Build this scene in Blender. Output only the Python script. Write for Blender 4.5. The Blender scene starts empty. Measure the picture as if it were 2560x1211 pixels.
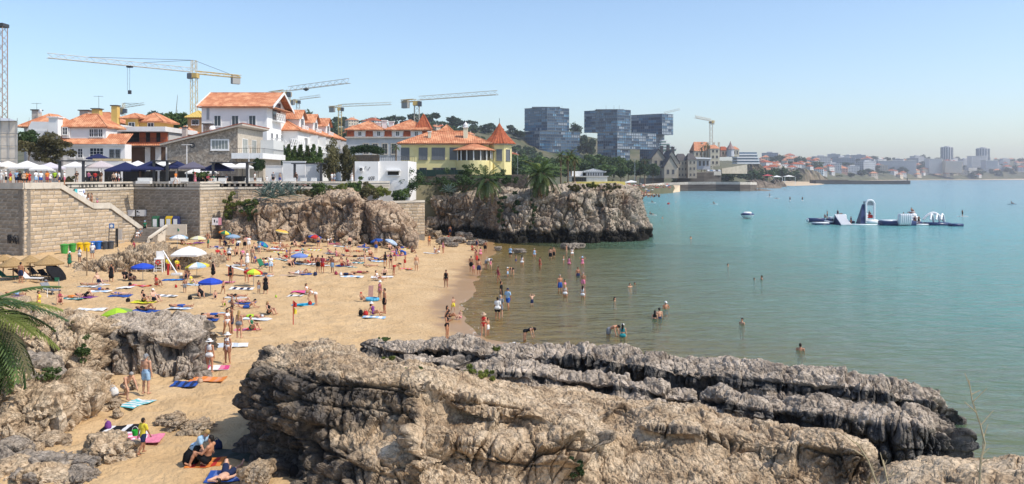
import bpy,math,random
import numpy as np
from mathutils import Vector,Matrix
# ---- camera, sky, sun, exposure
scene=bpy.context.scene
COL=scene.collection
F,HZ,CX,HC=2009.0,442.0,1280.0,10.5
cam_data=bpy.data.cameras.new("camera")
cam=bpy.data.objects.new("camera",cam_data)
COL.objects.link(cam)
cam.location=(0,0,HC)
cam.rotation_euler=(math.radians(90),0,0)
cam_data.sensor_width=36
cam_data.lens=36*F/2560
cam_data.shift_y=-(605.5-HZ)/2560
cam_data.clip_start=0.3
cam_data.clip_end=20000
scene.camera=cam
SUN_EL,SUN_AZ=51.0,-20.0
sd=Vector((math.cos(math.radians(SUN_EL))*math.cos(math.radians(SUN_AZ)),math.cos(math.radians(SUN_EL))*math.sin(math.radians(SUN_AZ)),math.sin(math.radians(SUN_EL))))
world=bpy.data.worlds.new("World")
scene.world=world
world.use_nodes=True
wn=world.node_tree
bg=wn.nodes["Background"]
sky_node=wn.nodes.new("ShaderNodeTexSky")
sky_node.sky_type='NISHITA'
sky_node.sun_disc=False
sky_node.sun_elevation=math.radians(SUN_EL)
sky_node.sun_rotation=math.radians(90-SUN_AZ)
sky_node.altitude=0
sky_node.air_density=1.0
sky_node.dust_density=1.1
sky_node.ozone_density=3.0
wn.links.new(sky_node.outputs[0],bg.inputs[0])
bg.inputs[1].default_value=0.15
sun_data=bpy.data.lights.new("sun",'SUN')
sun_data.energy=3.3
sun_data.angle=math.radians(0.53)
sun_data.color=(1.0,0.93,0.82)
sun=bpy.data.objects.new("sun",sun_data)
COL.objects.link(sun)
sun.location=(200,-80,250)
sun.rotation_euler=sd.to_track_quat('Z','Y').to_euler()
scene.view_settings.view_transform='Standard'
scene.view_settings.look='None'
scene.view_settings.gamma=1.0
scene.view_settings.use_curve_mapping=False
scene.view_settings.exposure=0.42
scene.cycles.volume_step_rate=4
scene.cycles.max_bounces=6
scene.cycles.transparent_max_bounces=16
scene.cycles.volume_bounces=0
random.seed(7)
rng=np.random.default_rng(7)
R=math.radians
# ---- helpers
def P(px,py,Y):
 return((px-CX)/F*Y,Y,HC-(py-HZ)/F*Y)
def XP(px,Y):
 return(px-CX)/F*Y
def ZP(py,Y):
 return HC-(py-HZ)/F*Y
def lerp(a,b,t):
 return a+(b-a)*t
def sstep(a,b,x):
 t=np.clip((x-a)/(b-a),0,1)
 return t*t*(3-2*t)
def hash3(i,j,k,s=0):
 h=(i.astype(np.int64)*374761393+j.astype(np.int64)*668265263+k.astype(np.int64)*2147483647+s*974711)&0xffffffff
 h=((h^(h>>13))*1274126177)&0xffffffff
 h=((h^(h>>16))*2246822519)&0xffffffff
 h=h^(h>>15)
 return(h&0xffffff)/float(0xffffff)
def vnoise(p,s=0):
 i=np.floor(p).astype(np.int64)
 f=p-i
 f=f*f*f*(f*(f*6-15)+10)
 x,y,z=i[:,0],i[:,1],i[:,2]
 fx,fy,fz=f[:,0],f[:,1],f[:,2]
 def h(a,b,c):
  return hash3(x+a,y+b,z+c,s)
 c00=h(0,0,0)*(1-fx)+h(1,0,0)*fx
 c10=h(0,1,0)*(1-fx)+h(1,1,0)*fx
 c01=h(0,0,1)*(1-fx)+h(1,0,1)*fx
 c11=h(0,1,1)*(1-fx)+h(1,1,1)*fx
 return((c00*(1-fy)+c10*fy)*(1-fz)+(c01*(1-fy)+c11*fy)*fz)*2-1
def fbm(p,octv=4,s=0,gain=0.5):
 r=np.zeros(len(p));a=1.0
 for o in range(octv):
  r+=a*vnoise(p*2**o+o*17.3,s+o)
  a*=gain
 return r
def worley(p,s=0):
 i=np.floor(p).astype(np.int64)
 f1=np.full(len(p),9.0);f2=np.full(len(p),9.0);cid=np.zeros(len(p))
 for a in(-1,0,1):
  for b in(-1,0,1):
   for c in(-1,0,1):
    x,y,z=i[:,0]+a,i[:,1]+b,i[:,2]+c
    h0=hash3(x,y,z,s)
    d=(x+h0-p[:,0])**2+(y+hash3(x,y,z,s+1)-p[:,1])**2+(z+hash3(x,y,z,s+2)-p[:,2])**2
    m=d<f1
    f2=np.where(m,f1,np.minimum(f2,d))
    cid=np.where(m,h0,cid)
    f1=np.where(m,d,f1)
 return np.sqrt(f1),np.sqrt(f2),cid
def tag(o,label=None,cat=None,group=None,kind=None):
 if label:o["label"]=label
 if cat:o["category"]=cat
 if group:o["group"]=group
 if kind:o["kind"]=kind
 return o
def link(o,parent=None):
 COL.objects.link(o)
 if parent is not None:o.parent=parent
 return o
def empty(name,loc=(0,0,0),rz=0.0,label=None,cat=None,group=None):
 o=bpy.data.objects.new(name,None)
 o.empty_display_size=0.3
 o.location=loc;o.rotation_euler=(0,0,rz)
 link(o)
 return tag(o,label,cat,group)
def np_mesh(name,v,q,mats=(),smooth=False,mi=None):
 """v (n,3), q (m,4) or (m,3) index arrays"""
 v=np.asarray(v,dtype=np.float32);q=np.asarray(q,dtype=np.int32)
 me=bpy.data.meshes.new(name)
 me.vertices.add(len(v));me.vertices.foreach_set("co",v.ravel())
 k=q.shape[1]
 me.loops.add(q.size);me.loops.foreach_set("vertex_index",q.ravel())
 me.polygons.add(len(q));me.polygons.foreach_set("loop_start",np.arange(0,q.size,k,dtype=np.int32))
 if mi is not None:me.polygons.foreach_set("material_index",np.asarray(mi,dtype=np.int32))
 me.polygons.foreach_set("use_smooth",np.full(len(q),smooth))
 for m in mats:me.materials.append(m)
 me.update(calc_edges=True)
 return me
def grid_faces(nu,nv,wrap=False):
 a=np.arange(nu*nv).reshape(nu,nv)
 if wrap:
  a=np.vstack([a,a[:1]])
 return np.stack([a[:-1,:-1].ravel(),a[1:,:-1].ravel(),a[1:,1:].ravel(),a[:-1,1:].ravel()],1)
def meobj(name,me,parent=None):
 return link(bpy.data.objects.new(name,me),parent)
class B:
 """collects simple shapes into ONE mesh"""
 def __init__(s):s.v=[];s.f=[];s.m=[];s.cm=0
 def add(s,vs,fs):
  n=len(s.v);s.v+=[tuple(p)for p in vs]
  for f in fs:s.f.append([n+i for i in f]);s.m.append(s.cm)
  return s
 def box(s,x0,x1,y0,y1,z0,z1):
  return s.add([(x0,y0,z0),(x1,y0,z0),(x1,y1,z0),(x0,y1,z0),(x0,y0,z1),(x1,y0,z1),(x1,y1,z1),(x0,y1,z1)],[(0,3,2,1),(4,5,6,7),(0,1,5,4),(1,2,6,5),(2,3,7,6),(3,0,4,7)])
 def cbox(s,c,d,rz=0.0,ry=0.0,rx=0.0):
  m=Matrix.Translation(c)@Matrix.Rotation(rz,4,'Z')@Matrix.Rotation(ry,4,'Y')@Matrix.Rotation(rx,4,'X')
  h=[Vector((sx*d[0]/2,sy*d[1]/2,sz*d[2]/2))for sz in(-1,1)for sx,sy in((-1,-1),(1,-1),(1,1),(-1,1))]
  return s.add([m@p for p in h],[(0,3,2,1),(4,5,6,7),(0,1,5,4),(1,2,6,5),(2,3,7,6),(3,0,4,7)])
 def tube(s,p0,p1,r0,r1=None,n=6,cap=True):
  if r1 is None:r1=r0
  p0=Vector(p0);p1=Vector(p1);d=p1-p0
  if d.length<1e-6:return s
  q=d.to_track_quat('Z','Y')
  vs=[]
  for p,r in((p0,r0),(p1,r1)):
   for i in range(n):
    a=2*math.pi*i/n
    vs.append(p+q@Vector((r*math.cos(a),r*math.sin(a),0)))
  fs=[(i,(i+1)%n,n+(i+1)%n,n+i)for i in range(n)]
  if cap:fs+=[tuple(range(n-1,-1,-1)),tuple(range(n,2*n))]
  return s.add(vs,fs)
 def path(s,pts,rs,n=6):
  for i in range(len(pts)-1):
   r0=rs[i]if hasattr(rs,'__len__')else rs
   r1=rs[i+1]if hasattr(rs,'__len__')else rs
   s.tube(pts[i],pts[i+1],r0,r1,n)
  return s
 def lathe(s,prof,n=12,c=(0,0,0),ph=0.0,rad=None):
  vs=[]
  for k,(r,z)in enumerate(prof):
   for i in range(n):
    a=2*math.pi*i/n+ph
    rr=r*(rad(i)if rad else 1)
    vs.append((c[0]+rr*math.cos(a),c[1]+rr*math.sin(a),c[2]+z))
  fs=[(k*n+i,k*n+(i+1)%n,(k+1)*n+(i+1)%n,(k+1)*n+i)for k in range(len(prof)-1)for i in range(n)]
  return s.add(vs,fs)
 def prism(s,poly,y0,y1):
  """poly in x,z extruded along y"""
  n=len(poly)
  vs=[(x,y0,z)for x,z in poly]+[(x,y1,z)for x,z in poly]
  fs=[tuple(range(n)),tuple(range(2*n-1,n-1,-1))]+[(i,n+i,n+(i+1)%n,(i+1)%n)for i in range(n)]
  return s.add(vs,fs)
 def poly(s,pts):return s.add(pts,[tuple(range(len(pts)))])
 def mesh(s,name,mats,smooth=False):
  me=bpy.data.meshes.new(name)
  me.from_pydata(s.v,[],s.f)
  if not isinstance(mats,(list,tuple)):mats=[mats]
  for m in mats:me.materials.append(m)
  if len(mats)>1:me.polygons.foreach_set("material_index",s.m)
  if smooth:me.polygons.foreach_set("use_smooth",[True]*len(me.polygons))
  me.update()
  return me
 def obj(s,name,mats,parent=None,smooth=False):
  return meobj(name,s.mesh(name,mats,smooth),parent)
def place(o,loc=None,rz=None,sc=None):
 if loc is not None:o.location=loc
 if rz is not None:o.rotation_euler=(0,0,rz)
 if sc is not None:o.scale=sc if hasattr(sc,'__len__')else(sc,sc,sc)
 return o
KIDS={}
def copy_tree(o,parent=None):
 c=o.copy();COL.objects.link(c)
 if parent is not None:c.parent=parent
 for ch in list(o.children):copy_tree(ch,c)
 return c
# ---- materials
MC={}
def mat(name,c1,c2=None,scale=4.0,rough=0.8,bump=0.0,bscale=None,metal=0.0,spec=0.3,rnd=0.0,detail=4,lo=0.35,hi=0.65,stretch=(1,1,1),c3=None,scale3=0.6,bdist=0.05,trans=0.0,two=False):
 """noise-mixed Principled surface in object space; rnd = per-object brightness spread"""
 if name in MC:return MC[name]
 m=bpy.data.materials.new(name);m.use_nodes=True
 t=m.node_tree;nd=t.nodes;ln=t.links
 bs=nd["Principled BSDF"]
 bs.inputs["Roughness"].default_value=rough
 bs.inputs["Metallic"].default_value=metal
 bs.inputs["Specular IOR Level"].default_value=spec
 out=None
 if c2 is not None or bump:
  tc=nd.new("ShaderNodeTexCoord");mp=nd.new("ShaderNodeMapping");mp.inputs["Scale"].default_value=stretch
  ln.new(tc.outputs["Object"],mp.inputs[0])
 if c2 is not None:
  nz=nd.new("ShaderNodeTexNoise");nz.inputs["Scale"].default_value=scale;nz.inputs["Detail"].default_value=detail
  nz.inputs["Roughness"].default_value=0.62
  ln.new(mp.outputs[0],nz.inputs["Vector"])
  rp=nd.new("ShaderNodeValToRGB")
  rp.color_ramp.elements[0].position=lo;rp.color_ramp.elements[1].position=hi
  rp.color_ramp.elements[0].color=(*c1,1);rp.color_ramp.elements[1].color=(*c2,1)
  ln.new(nz.outputs[0],rp.inputs[0]);out=rp.outputs[0]
  if c3 is not None:
   n3=nd.new("ShaderNodeTexNoise");n3.inputs["Scale"].default_value=scale3;n3.inputs["Detail"].default_value=6
   ln.new(mp.outputs[0],n3.inputs["Vector"])
   r3=nd.new("ShaderNodeValToRGB");r3.color_ramp.elements[0].position=0.48;r3.color_ramp.elements[1].position=0.62
   ln.new(n3.outputs[0],r3.inputs[0])
   mx=nd.new("ShaderNodeMix");mx.data_type='RGBA'
   ln.new(r3.outputs[0],mx.inputs[0]);ln.new(out,mx.inputs[6]);mx.inputs[7].default_value=(*c3,1)
   out=mx.outputs[2]
 if rnd:
  oi=nd.new("ShaderNodeObjectInfo");mr=nd.new("ShaderNodeMapRange")
  mr.inputs["To Min"].default_value=1-rnd;mr.inputs["To Max"].default_value=1+rnd
  ln.new(oi.outputs["Random"],mr.inputs["Value"])
  hv=nd.new("ShaderNodeHueSaturation");ln.new(mr.outputs[0],hv.inputs["Value"])
  if out is not None:ln.new(out,hv.inputs["Color"])
  else:hv.inputs["Color"].default_value=(*c1,1)
  out=hv.outputs[0]
 if out is not None:ln.new(out,bs.inputs["Base Color"])
 else:bs.inputs["Base Color"].default_value=(*c1,1)
 if bump:
  nb=nd.new("ShaderNodeTexNoise");nb.inputs["Scale"].default_value=bscale or scale*4;nb.inputs["Detail"].default_value=5
  ln.new(mp.outputs[0],nb.inputs["Vector"])
  bp=nd.new("ShaderNodeBump");bp.inputs["Strength"].default_value=bump;bp.inputs["Distance"].default_value=bdist
  ln.new(nb.outputs[0],bp.inputs["Height"]);ln.new(bp.outputs[0],bs.inputs["Normal"])
 MC[name]=m
 return m
def flat(name,c,rough=0.7,metal=0.0,spec=0.3):
 return mat(name,c,None,rough=rough,metal=metal,spec=spec)
def fabric(c):
 n="fabric_%02x%02x%02x"%tuple(int(min(1,x)*255)for x in c)
 return mat(n,c,tuple(x*0.82 for x in c),scale=9,rough=0.85,spec=0.15)
def paint(c,rough=0.6):
 n="paint_%02x%02x%02x_%d"%(*tuple(int(min(1,x)*255)for x in c),int(rough*10))
 return mat(n,c,tuple(x*0.88 for x in c),scale=1.3,rough=rough,detail=6)
def leafmat(name,c1,c2,rnd=0.25):
 if name in MC:return MC[name]
 m=mat(name,c1,c2,scale=0.9,rough=0.6,spec=0.25,rnd=rnd,detail=2)
 t=m.node_tree;bs=t.nodes["Principled BSDF"]
 tr=t.nodes.new("ShaderNodeBsdfTranslucent");mx=t.nodes.new("ShaderNodeMixShader");mx.inputs[0].default_value=0.25
 src=bs.inputs["Base Color"].links[0].from_socket
 t.links.new(src,tr.inputs[0]);t.links.new(bs.outputs[0],mx.inputs[1]);t.links.new(tr.outputs[0],mx.inputs[2])
 t.links.new(mx.outputs[0],t.nodes["Material Output"].inputs[0])
 return m
WHITE=paint((0.80,0.79,0.77))
GLASS=flat("window_glass",(0.03,0.04,0.055),rough=0.08,spec=0.6)
STEEL=flat("dark_steel",(0.05,0.052,0.056),rough=0.5)
GREYM=flat("grey_metal",(0.32,0.33,0.34),rough=0.5,metal=0.3)
WOOD=mat("weathered_wood",(0.28,0.19,0.11),(0.18,0.12,0.07),scale=6,rough=0.8,stretch=(1,1,0.2))
BLACK=flat("black_plastic",(0.015,0.015,0.017),rough=0.5)
def rockmat(name,light,mid,dark,lich_shade,wet=None,bump=0.9,sc=1.0):
 m=bpy.data.materials.new(name);m.use_nodes=True
 t=m.node_tree;nd=t.nodes;ln=t.links;bs=nd["Principled BSDF"]
 bs.inputs["Roughness"].default_value=0.9;bs.inputs["Specular IOR Level"].default_value=0.15
 tc=nd.new("ShaderNodeTexCoord")
 def noise(scale,det=6,rough=0.65,vec=None):
  n=nd.new("ShaderNodeTexNoise");n.inputs["Scale"].default_value=scale;n.inputs["Detail"].default_value=det;n.inputs["Roughness"].default_value=rough
  ln.new(vec or tc.outputs["Object"],n.inputs["Vector"]);return n.outputs[0]
 def ramp(src,stops):
  r=nd.new("ShaderNodeValToRGB");e=r.color_ramp.elements
  e[0].position,e[0].color=stops[0][0],(*stops[0][1],1)
  e[1].position,e[1].color=stops[-1][0],(*stops[-1][1],1)
  for p,c in stops[1:-1]:
   k=e.new(p);k.color=(*c,1)
  ln.new(src,r.inputs[0]);return r.outputs[0]
 def mix(f,a,b):
  x=nd.new("ShaderNodeMix");x.data_type='RGBA'
  ln.new(f,x.inputs[0]);ln.new(a,x.inputs[6])
  if hasattr(b,'is_linked'):ln.new(b,x.inputs[7])
  else:x.inputs[7].default_value=(*b,1)
  return x.outputs[2]
 base=ramp(noise(0.9*sc),[(0.31,dark),(0.47,mid),(0.66,light)])
 fine=ramp(noise(7*sc,4),[(0.35,(0.62,0.62,0.62)),(0.62,(1.08,1.08,1.08))])
 mu=nd.new("ShaderNodeMix");mu.data_type='RGBA';mu.blend_type='MULTIPLY';mu.inputs[0].default_value=1
 ln.new(base,mu.inputs[6]);ln.new(fine,mu.inputs[7]);col=mu.outputs[2]
 lc=ramp(noise(4.5*sc,5),[(0.36,tuple(x*0.45 for x in lich_shade)),(0.6,lich_shade)])  # lichen tone, also dark enough to carry the faces' shade
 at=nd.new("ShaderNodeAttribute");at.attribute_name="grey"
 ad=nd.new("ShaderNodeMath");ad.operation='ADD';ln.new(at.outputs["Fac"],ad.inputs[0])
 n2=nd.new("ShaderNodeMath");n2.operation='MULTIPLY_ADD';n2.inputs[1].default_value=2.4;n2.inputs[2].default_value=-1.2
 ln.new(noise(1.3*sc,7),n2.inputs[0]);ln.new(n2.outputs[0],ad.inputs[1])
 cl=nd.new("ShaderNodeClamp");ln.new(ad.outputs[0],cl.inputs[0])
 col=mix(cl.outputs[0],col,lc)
 if wet is not None:
  a2=nd.new("ShaderNodeAttribute");a2.attribute_name="tide"
  col=mix(a2.outputs["Fac"],col,wet)
 wv=nd.new("ShaderNodeVectorMath");wv.operation='MULTIPLY_ADD';wv.inputs[1].default_value=(0.9/sc,0.9/sc,0.7/sc)
 n4=nd.new("ShaderNodeTexNoise");n4.inputs["Scale"].default_value=1.6*sc;n4.inputs["Detail"].default_value=3;ln.new(tc.outputs["Object"],n4.inputs["Vector"])
 ln.new(n4.outputs["Color"],wv.inputs[0]);ln.new(tc.outputs["Object"],wv.inputs[2])
 mpv=nd.new("ShaderNodeMapping");mpv.inputs["Scale"].default_value=(1,1,0.6);mpv.inputs["Rotation"].default_value=(0,0.25,0);ln.new(wv.outputs[0],mpv.inputs[0])
 hs=None
 for vs_,wd in((1.15*sc,0.035),(3.3*sc,0.04)):
  vo=nd.new("ShaderNodeTexVoronoi");vo.feature='DISTANCE_TO_EDGE';vo.inputs["Scale"].default_value=vs_;ln.new(mpv.outputs[0],vo.inputs["Vector"])
  cm=nd.new("ShaderNodeMapRange");cm.inputs["From Max"].default_value=wd;ln.new(vo.outputs["Distance"],cm.inputs["Value"])
  mm=nd.new("ShaderNodeMapRange");mm.inputs["To Min"].default_value=0.5;ln.new(cm.outputs[0],mm.inputs["Value"])
  mu2=nd.new("ShaderNodeMix");mu2.data_type='RGBA';mu2.blend_type='MULTIPLY';mu2.inputs[0].default_value=0.6
  ln.new(col,mu2.inputs[6]);ln.new(mm.outputs[0],mu2.inputs[7]);col=mu2.outputs[2]
  if hs is None:hs=cm.outputs[0]
  else:
   aa=nd.new("ShaderNodeMath");aa.operation='ADD';ln.new(hs,aa.inputs[0]);ln.new(cm.outputs[0],aa.inputs[1]);hs=aa.outputs[0]
 ln.new(col,bs.inputs["Base Color"])
 bc=nd.new("ShaderNodeBump");bc.inputs["Strength"].default_value=0.55;bc.inputs["Distance"].default_value=0.08/sc;ln.new(hs,bc.inputs["Height"])
 bp=nd.new("ShaderNodeBump");ln.new(bc.outputs[0],bp.inputs["Normal"]);bp.inputs["Strength"].default_value=bump;bp.inputs["Distance"].default_value=0.06
 ln.new(noise(9*sc,6,0.7),bp.inputs["Height"]);ln.new(bp.outputs[0],bs.inputs["Normal"])
 return m
# ---- sand, seabed and sea
SH_Y=[10,40,50.5,52,60.6,66.3,70.8,80.8,88.6,105,112,124,150]
SH_X=[2.5,1.6,0.4,-1.9,-3.6,-4.3,-3.4,-3.6,-3.4,-2.9,-2.2,-2.8,-3]
def sand_z(x,y,detail=True):
 x=np.atleast_1d(np.asarray(x,float));y=np.atleast_1d(np.asarray(y,float))
 d=np.interp(y,SH_Y,SH_X)-x
 up=1.55*(1-np.exp(-np.maximum(d,0)*0.052/1.55))+0.35*sstep(88,112,y)*sstep(8,25,d)
 z=np.where(d>0,up,-4.2*(1-np.exp(np.minimum(d,0)*0.068/4.2)))
 if detail:
  k=sstep(2,9,d)
  p=np.stack([x,y,np.zeros_like(x)],1)
  z=z+k*(0.07*fbm(p*0.35,3,5)+0.05*fbm(p*np.array([1.3,0.9,1]),3,9))
  z=z+0.02*vnoise(p*0.5,3)*(1-k)
 return z
def onsand(px,py):
 z=0.6
 for _ in range(14):
  Y=F*(HC-z)/(py-HZ)
  z=float(sand_z(XP(px,Y),Y)[0])
 return(XP(px,Y),Y,z)
def insea(px,py):
 """point where something standing in the water breaks the surface"""
 Y=F*HC/(py-HZ)
 return(XP(px,Y),Y,0.0)
xs=np.arange(-72,45,0.3);ys=np.concatenate([np.arange(14,60,0.16),np.arange(60,145,0.3)])
GX,GY=np.meshgrid(xs,ys,indexing='ij')
gz=sand_z(GX.ravel(),GY.ravel())
pp=np.stack([GX.ravel(),GY.ravel(),np.zeros(GX.size)],1)
fp=vnoise(pp*2.1,21)
dry=sstep(0.12,0.4,gz)
gz=gz-dry*(0.085*sstep(0.1,0.5,fp)-0.04*sstep(0.0,0.5,-fp))+dry*0.012*vnoise(pp*6,22)
ms=bpy.data.materials.new("beach_sand");ms.use_nodes=True
t=ms.node_tree;nd=t.nodes;ln=t.links;bs=nd["Principled BSDF"]
tc=nd.new("ShaderNodeTexCoord")
n1=nd.new("ShaderNodeTexNoise");n1.inputs["Scale"].default_value=0.35;n1.inputs["Detail"].default_value=8;ln.new(tc.outputs["Object"],n1.inputs[0])
r1=nd.new("ShaderNodeValToRGB");r1.color_ramp.elements[0].position=.3;r1.color_ramp.elements[1].position=.7
r1.color_ramp.elements[0].color=(0.50,0.33,0.165,1);r1.color_ramp.elements[1].color=(0.585,0.41,0.225,1);ln.new(n1.outputs[0],r1.inputs[0])
sx=nd.new("ShaderNodeSeparateXYZ");ln.new(tc.outputs["Object"],sx.inputs[0])
n2=nd.new("ShaderNodeTexNoise");n2.inputs["Scale"].default_value=0.5;n2.inputs["Detail"].default_value=3;ln.new(tc.outputs["Object"],n2.inputs[0])
ma=nd.new("ShaderNodeMath");ma.operation='MULTIPLY_ADD';ma.inputs[1].default_value=0.12;ln.new(n2.outputs[0],ma.inputs[0]);ln.new(sx.outputs[2],ma.inputs[2])
mr=nd.new("ShaderNodeMapRange");mr.interpolation_type='SMOOTHSTEP';mr.inputs["From Min"].default_value=0.13;mr.inputs["From Max"].default_value=0.24
ln.new(ma.outputs[0],mr.inputs["Value"])
mx=nd.new("ShaderNodeMix");mx.data_type='RGBA';ln.new(mr.outputs[0],mx.inputs[0]);mx.inputs[6].default_value=(0.37,0.225,0.105,1);ln.new(r1.outputs[0],mx.inputs[7])
ln.new(mx.outputs[2],bs.inputs["Base Color"])
mr2=nd.new("ShaderNodeMapRange");mr2.inputs["To Min"].default_value=0.3;mr2.inputs["To Max"].default_value=0.95;ln.new(mr.outputs[0],mr2.inputs["Value"])
ln.new(mr2.outputs[0],bs.inputs["Roughness"]);bs.inputs["Specular IOR Level"].default_value=0.3
n3=nd.new("ShaderNodeTexNoise");n3.inputs["Scale"].default_value=3.2;n3.inputs["Detail"].default_value=5;n3.inputs["Roughness"].default_value=.6;ln.new(tc.outputs["Object"],n3.inputs[0])
bp=nd.new("ShaderNodeBump");bp.inputs["Distance"].default_value=0.2;ln.new(n3.outputs[0],bp.inputs["Height"]);ln.new(bp.outputs[0],bs.inputs["Normal"])
m5=nd.new("ShaderNodeMath");m5.operation='MULTIPLY';m5.inputs[1].default_value=0.95;ln.new(mr.outputs[0],m5.inputs[0]);ln.new(m5.outputs[0],bp.inputs["Strength"])
me=np_mesh("beach_sand",np.stack([GX.ravel(),GY.ravel(),gz],1),grid_faces(len(xs),len(ys)),[ms],smooth=True)
tag(meobj("beach",me),kind='structure')
xs=np.concatenate([np.linspace(-420,-20,10),np.arange(-12,70,0.8),np.geomspace(70,3450,24)])
ys=np.concatenate([[-60,-10],np.arange(14,180,1.0),np.geomspace(180,4250,30)])
GX,GY=np.meshgrid(xs,ys,indexing='ij')
sz=sand_z(GX.ravel(),GY.ravel(),False)
mw=bpy.data.materials.new("sea_water");mw.use_nodes=True
t=mw.node_tree;nd=t.nodes;ln=t.links;nd.remove(nd["Principled BSDF"])
tc=nd.new("ShaderNodeTexCoord")
mp=nd.new("ShaderNodeMapping");mp.inputs["Scale"].default_value=(0.55,1.25,1);mp.inputs["Rotation"].default_value=(0,0,R(-12));ln.new(tc.outputs["Object"],mp.inputs[0])
wa=nd.new("ShaderNodeTexNoise");wa.inputs["Scale"].default_value=0.9;wa.inputs["Detail"].default_value=4;wa.inputs["Roughness"].default_value=0.55;wa.inputs["Distortion"].default_value=0.4;ln.new(mp.outputs[0],wa.inputs[0])
wb=nd.new("ShaderNodeTexNoise");wb.inputs["Scale"].default_value=0.13;wb.inputs["Detail"].default_value=3;ln.new(mp.outputs[0],wb.inputs[0])
ms_=nd.new("ShaderNodeMath");ms_.operation='MULTIPLY_ADD';ms_.inputs[1].default_value=2.2;ln.new(wb.outputs[0],ms_.inputs[0]);ln.new(wa.outputs[0],ms_.inputs[2])
bp=nd.new("ShaderNodeBump");bp.inputs["Strength"].default_value=0.9;bp.inputs["Distance"].default_value=0.42;ln.new(ms_.outputs[0],bp.inputs["Height"])
at=nd.new("ShaderNodeAttribute");at.attribute_name="depth"
ex=nd.new("ShaderNodeMath");ex.operation='MULTIPLY';ex.inputs[1].default_value=-0.62;ln.new(at.outputs["Fac"],ex.inputs[0])
e2=nd.new("ShaderNodeMath");e2.operation='EXPONENT';ln.new(ex.outputs[0],e2.inputs[0])
e3=nd.new("ShaderNodeMath");e3.operation='SUBTRACT';e3.inputs[0].default_value=1.0;ln.new(e2.outputs[0],e3.inputs[1])
cr=nd.new("ShaderNodeValToRGB");c_=cr.color_ramp
c_.elements[0].position=0.0;c_.elements[0].color=(0.25,0.235,0.11,1)
c_.elements[1].position=1.0;c_.elements[1].color=(0.205,0.385,0.455,1)
for p_,k_ in((0.18,(0.15,0.23,0.125)),(0.42,(0.115,0.315,0.27)),(0.68,(0.125,0.375,0.40))):
 e_=c_.elements.new(p_);e_.color=(*k_,1)
dm=nd.new("ShaderNodeMath");dm.operation='MULTIPLY';dm.inputs[1].default_value=0.2;ln.new(at.outputs["Fac"],dm.inputs[0]);ln.new(dm.outputs[0],cr.inputs[0])
df=nd.new("ShaderNodeBsdfDiffuse");ln.new(cr.outputs[0],df.inputs[0]);ln.new(bp.outputs[0],df.inputs["Normal"])
tr=nd.new("ShaderNodeBsdfTransparent");tr.inputs[0].default_value=(0.85,0.92,0.74,1)
m1=nd.new("ShaderNodeMixShader");ln.new(e3.outputs[0],m1.inputs[0]);ln.new(tr.outputs[0],m1.inputs[1]);ln.new(df.outputs[0],m1.inputs[2])
fr=nd.new("ShaderNodeFresnel");fr.inputs[0].default_value=1.33;ln.new(bp.outputs[0],fr.inputs["Normal"])
fm=nd.new("ShaderNodeMath");fm.operation='MULTIPLY';fm.inputs[1].default_value=0.95;ln.new(fr.outputs[0],fm.inputs[0])
gl=nd.new("ShaderNodeBsdfGlossy");gl.inputs["Roughness"].default_value=0.12;ln.new(bp.outputs[0],gl.inputs["Normal"])
m2=nd.new("ShaderNodeMixShader");ln.new(fm.outputs[0],m2.inputs[0]);ln.new(m1.outputs[0],m2.inputs[1]);ln.new(gl.outputs[0],m2.inputs[2])
ln.new(m2.outputs[0],nd["Material Output"].inputs[0])
me=np_mesh("sea",np.stack([GX.ravel(),GY.ravel(),np.zeros(GX.size)],1),grid_faces(len(xs),len(ys)),[mw],smooth=True)
dep=np.clip(-sz,0,4)
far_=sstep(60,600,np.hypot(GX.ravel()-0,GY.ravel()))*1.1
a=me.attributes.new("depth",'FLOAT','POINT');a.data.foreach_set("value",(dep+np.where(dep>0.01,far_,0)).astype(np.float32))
tag(meobj("sea",me),kind='structure')
fb_=B();rf=random.Random(4)
for k in range(260):
 Yf=rf.uniform(52,112);off=rf.choice([0,-.1,-.5,-1.4])+rf.uniform(-.12,.12)+.35*math.sin(Yf*.5);c_x=float(np.interp(Yf,SH_Y,SH_X))-off;w_=rf.uniform(.008,.03);l_=w_*rf.uniform(1,4)
 if vnoise(np.array([[Yf*.22,off,0]]),50)[0]>-.1:z_=max(.004,float(sand_z(c_x,Yf)[0]))+.015;fb_.add([(c_x-w_,Yf-l_,z_),(c_x+w_,Yf-l_*.6,z_),(c_x+w_*.8,Yf+l_,z_+.01),(c_x-w_*.7,Yf+l_*.7,z_+.01)],[(0,1,2,3)])
for k in range(60):
 a_=rf.uniform(0,6.28);r0=rf.uniform(0,1)**.5;c_x,c_y=XP(1288,49.6)+r0*.35*math.cos(a_),49.6+r0*1.0*math.sin(a_);w_=rf.uniform(.04,.12);fb_.add([(c_x-w_,c_y-w_,.02),(c_x+w_,c_y-w_,.02),(c_x+w_,c_y+w_,.02+w_),(c_x-w_,c_y+w_,.02+w_*rf.random())],[(0,1,2,3)])
tag(fb_.obj("sea_foam",mat("sea_foam",(.62,.60,.56),(.75,.74,.72),scale=8,rough=.8)),"thin broken foam lines where the water meets the sand","foam",kind='stuff')
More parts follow.
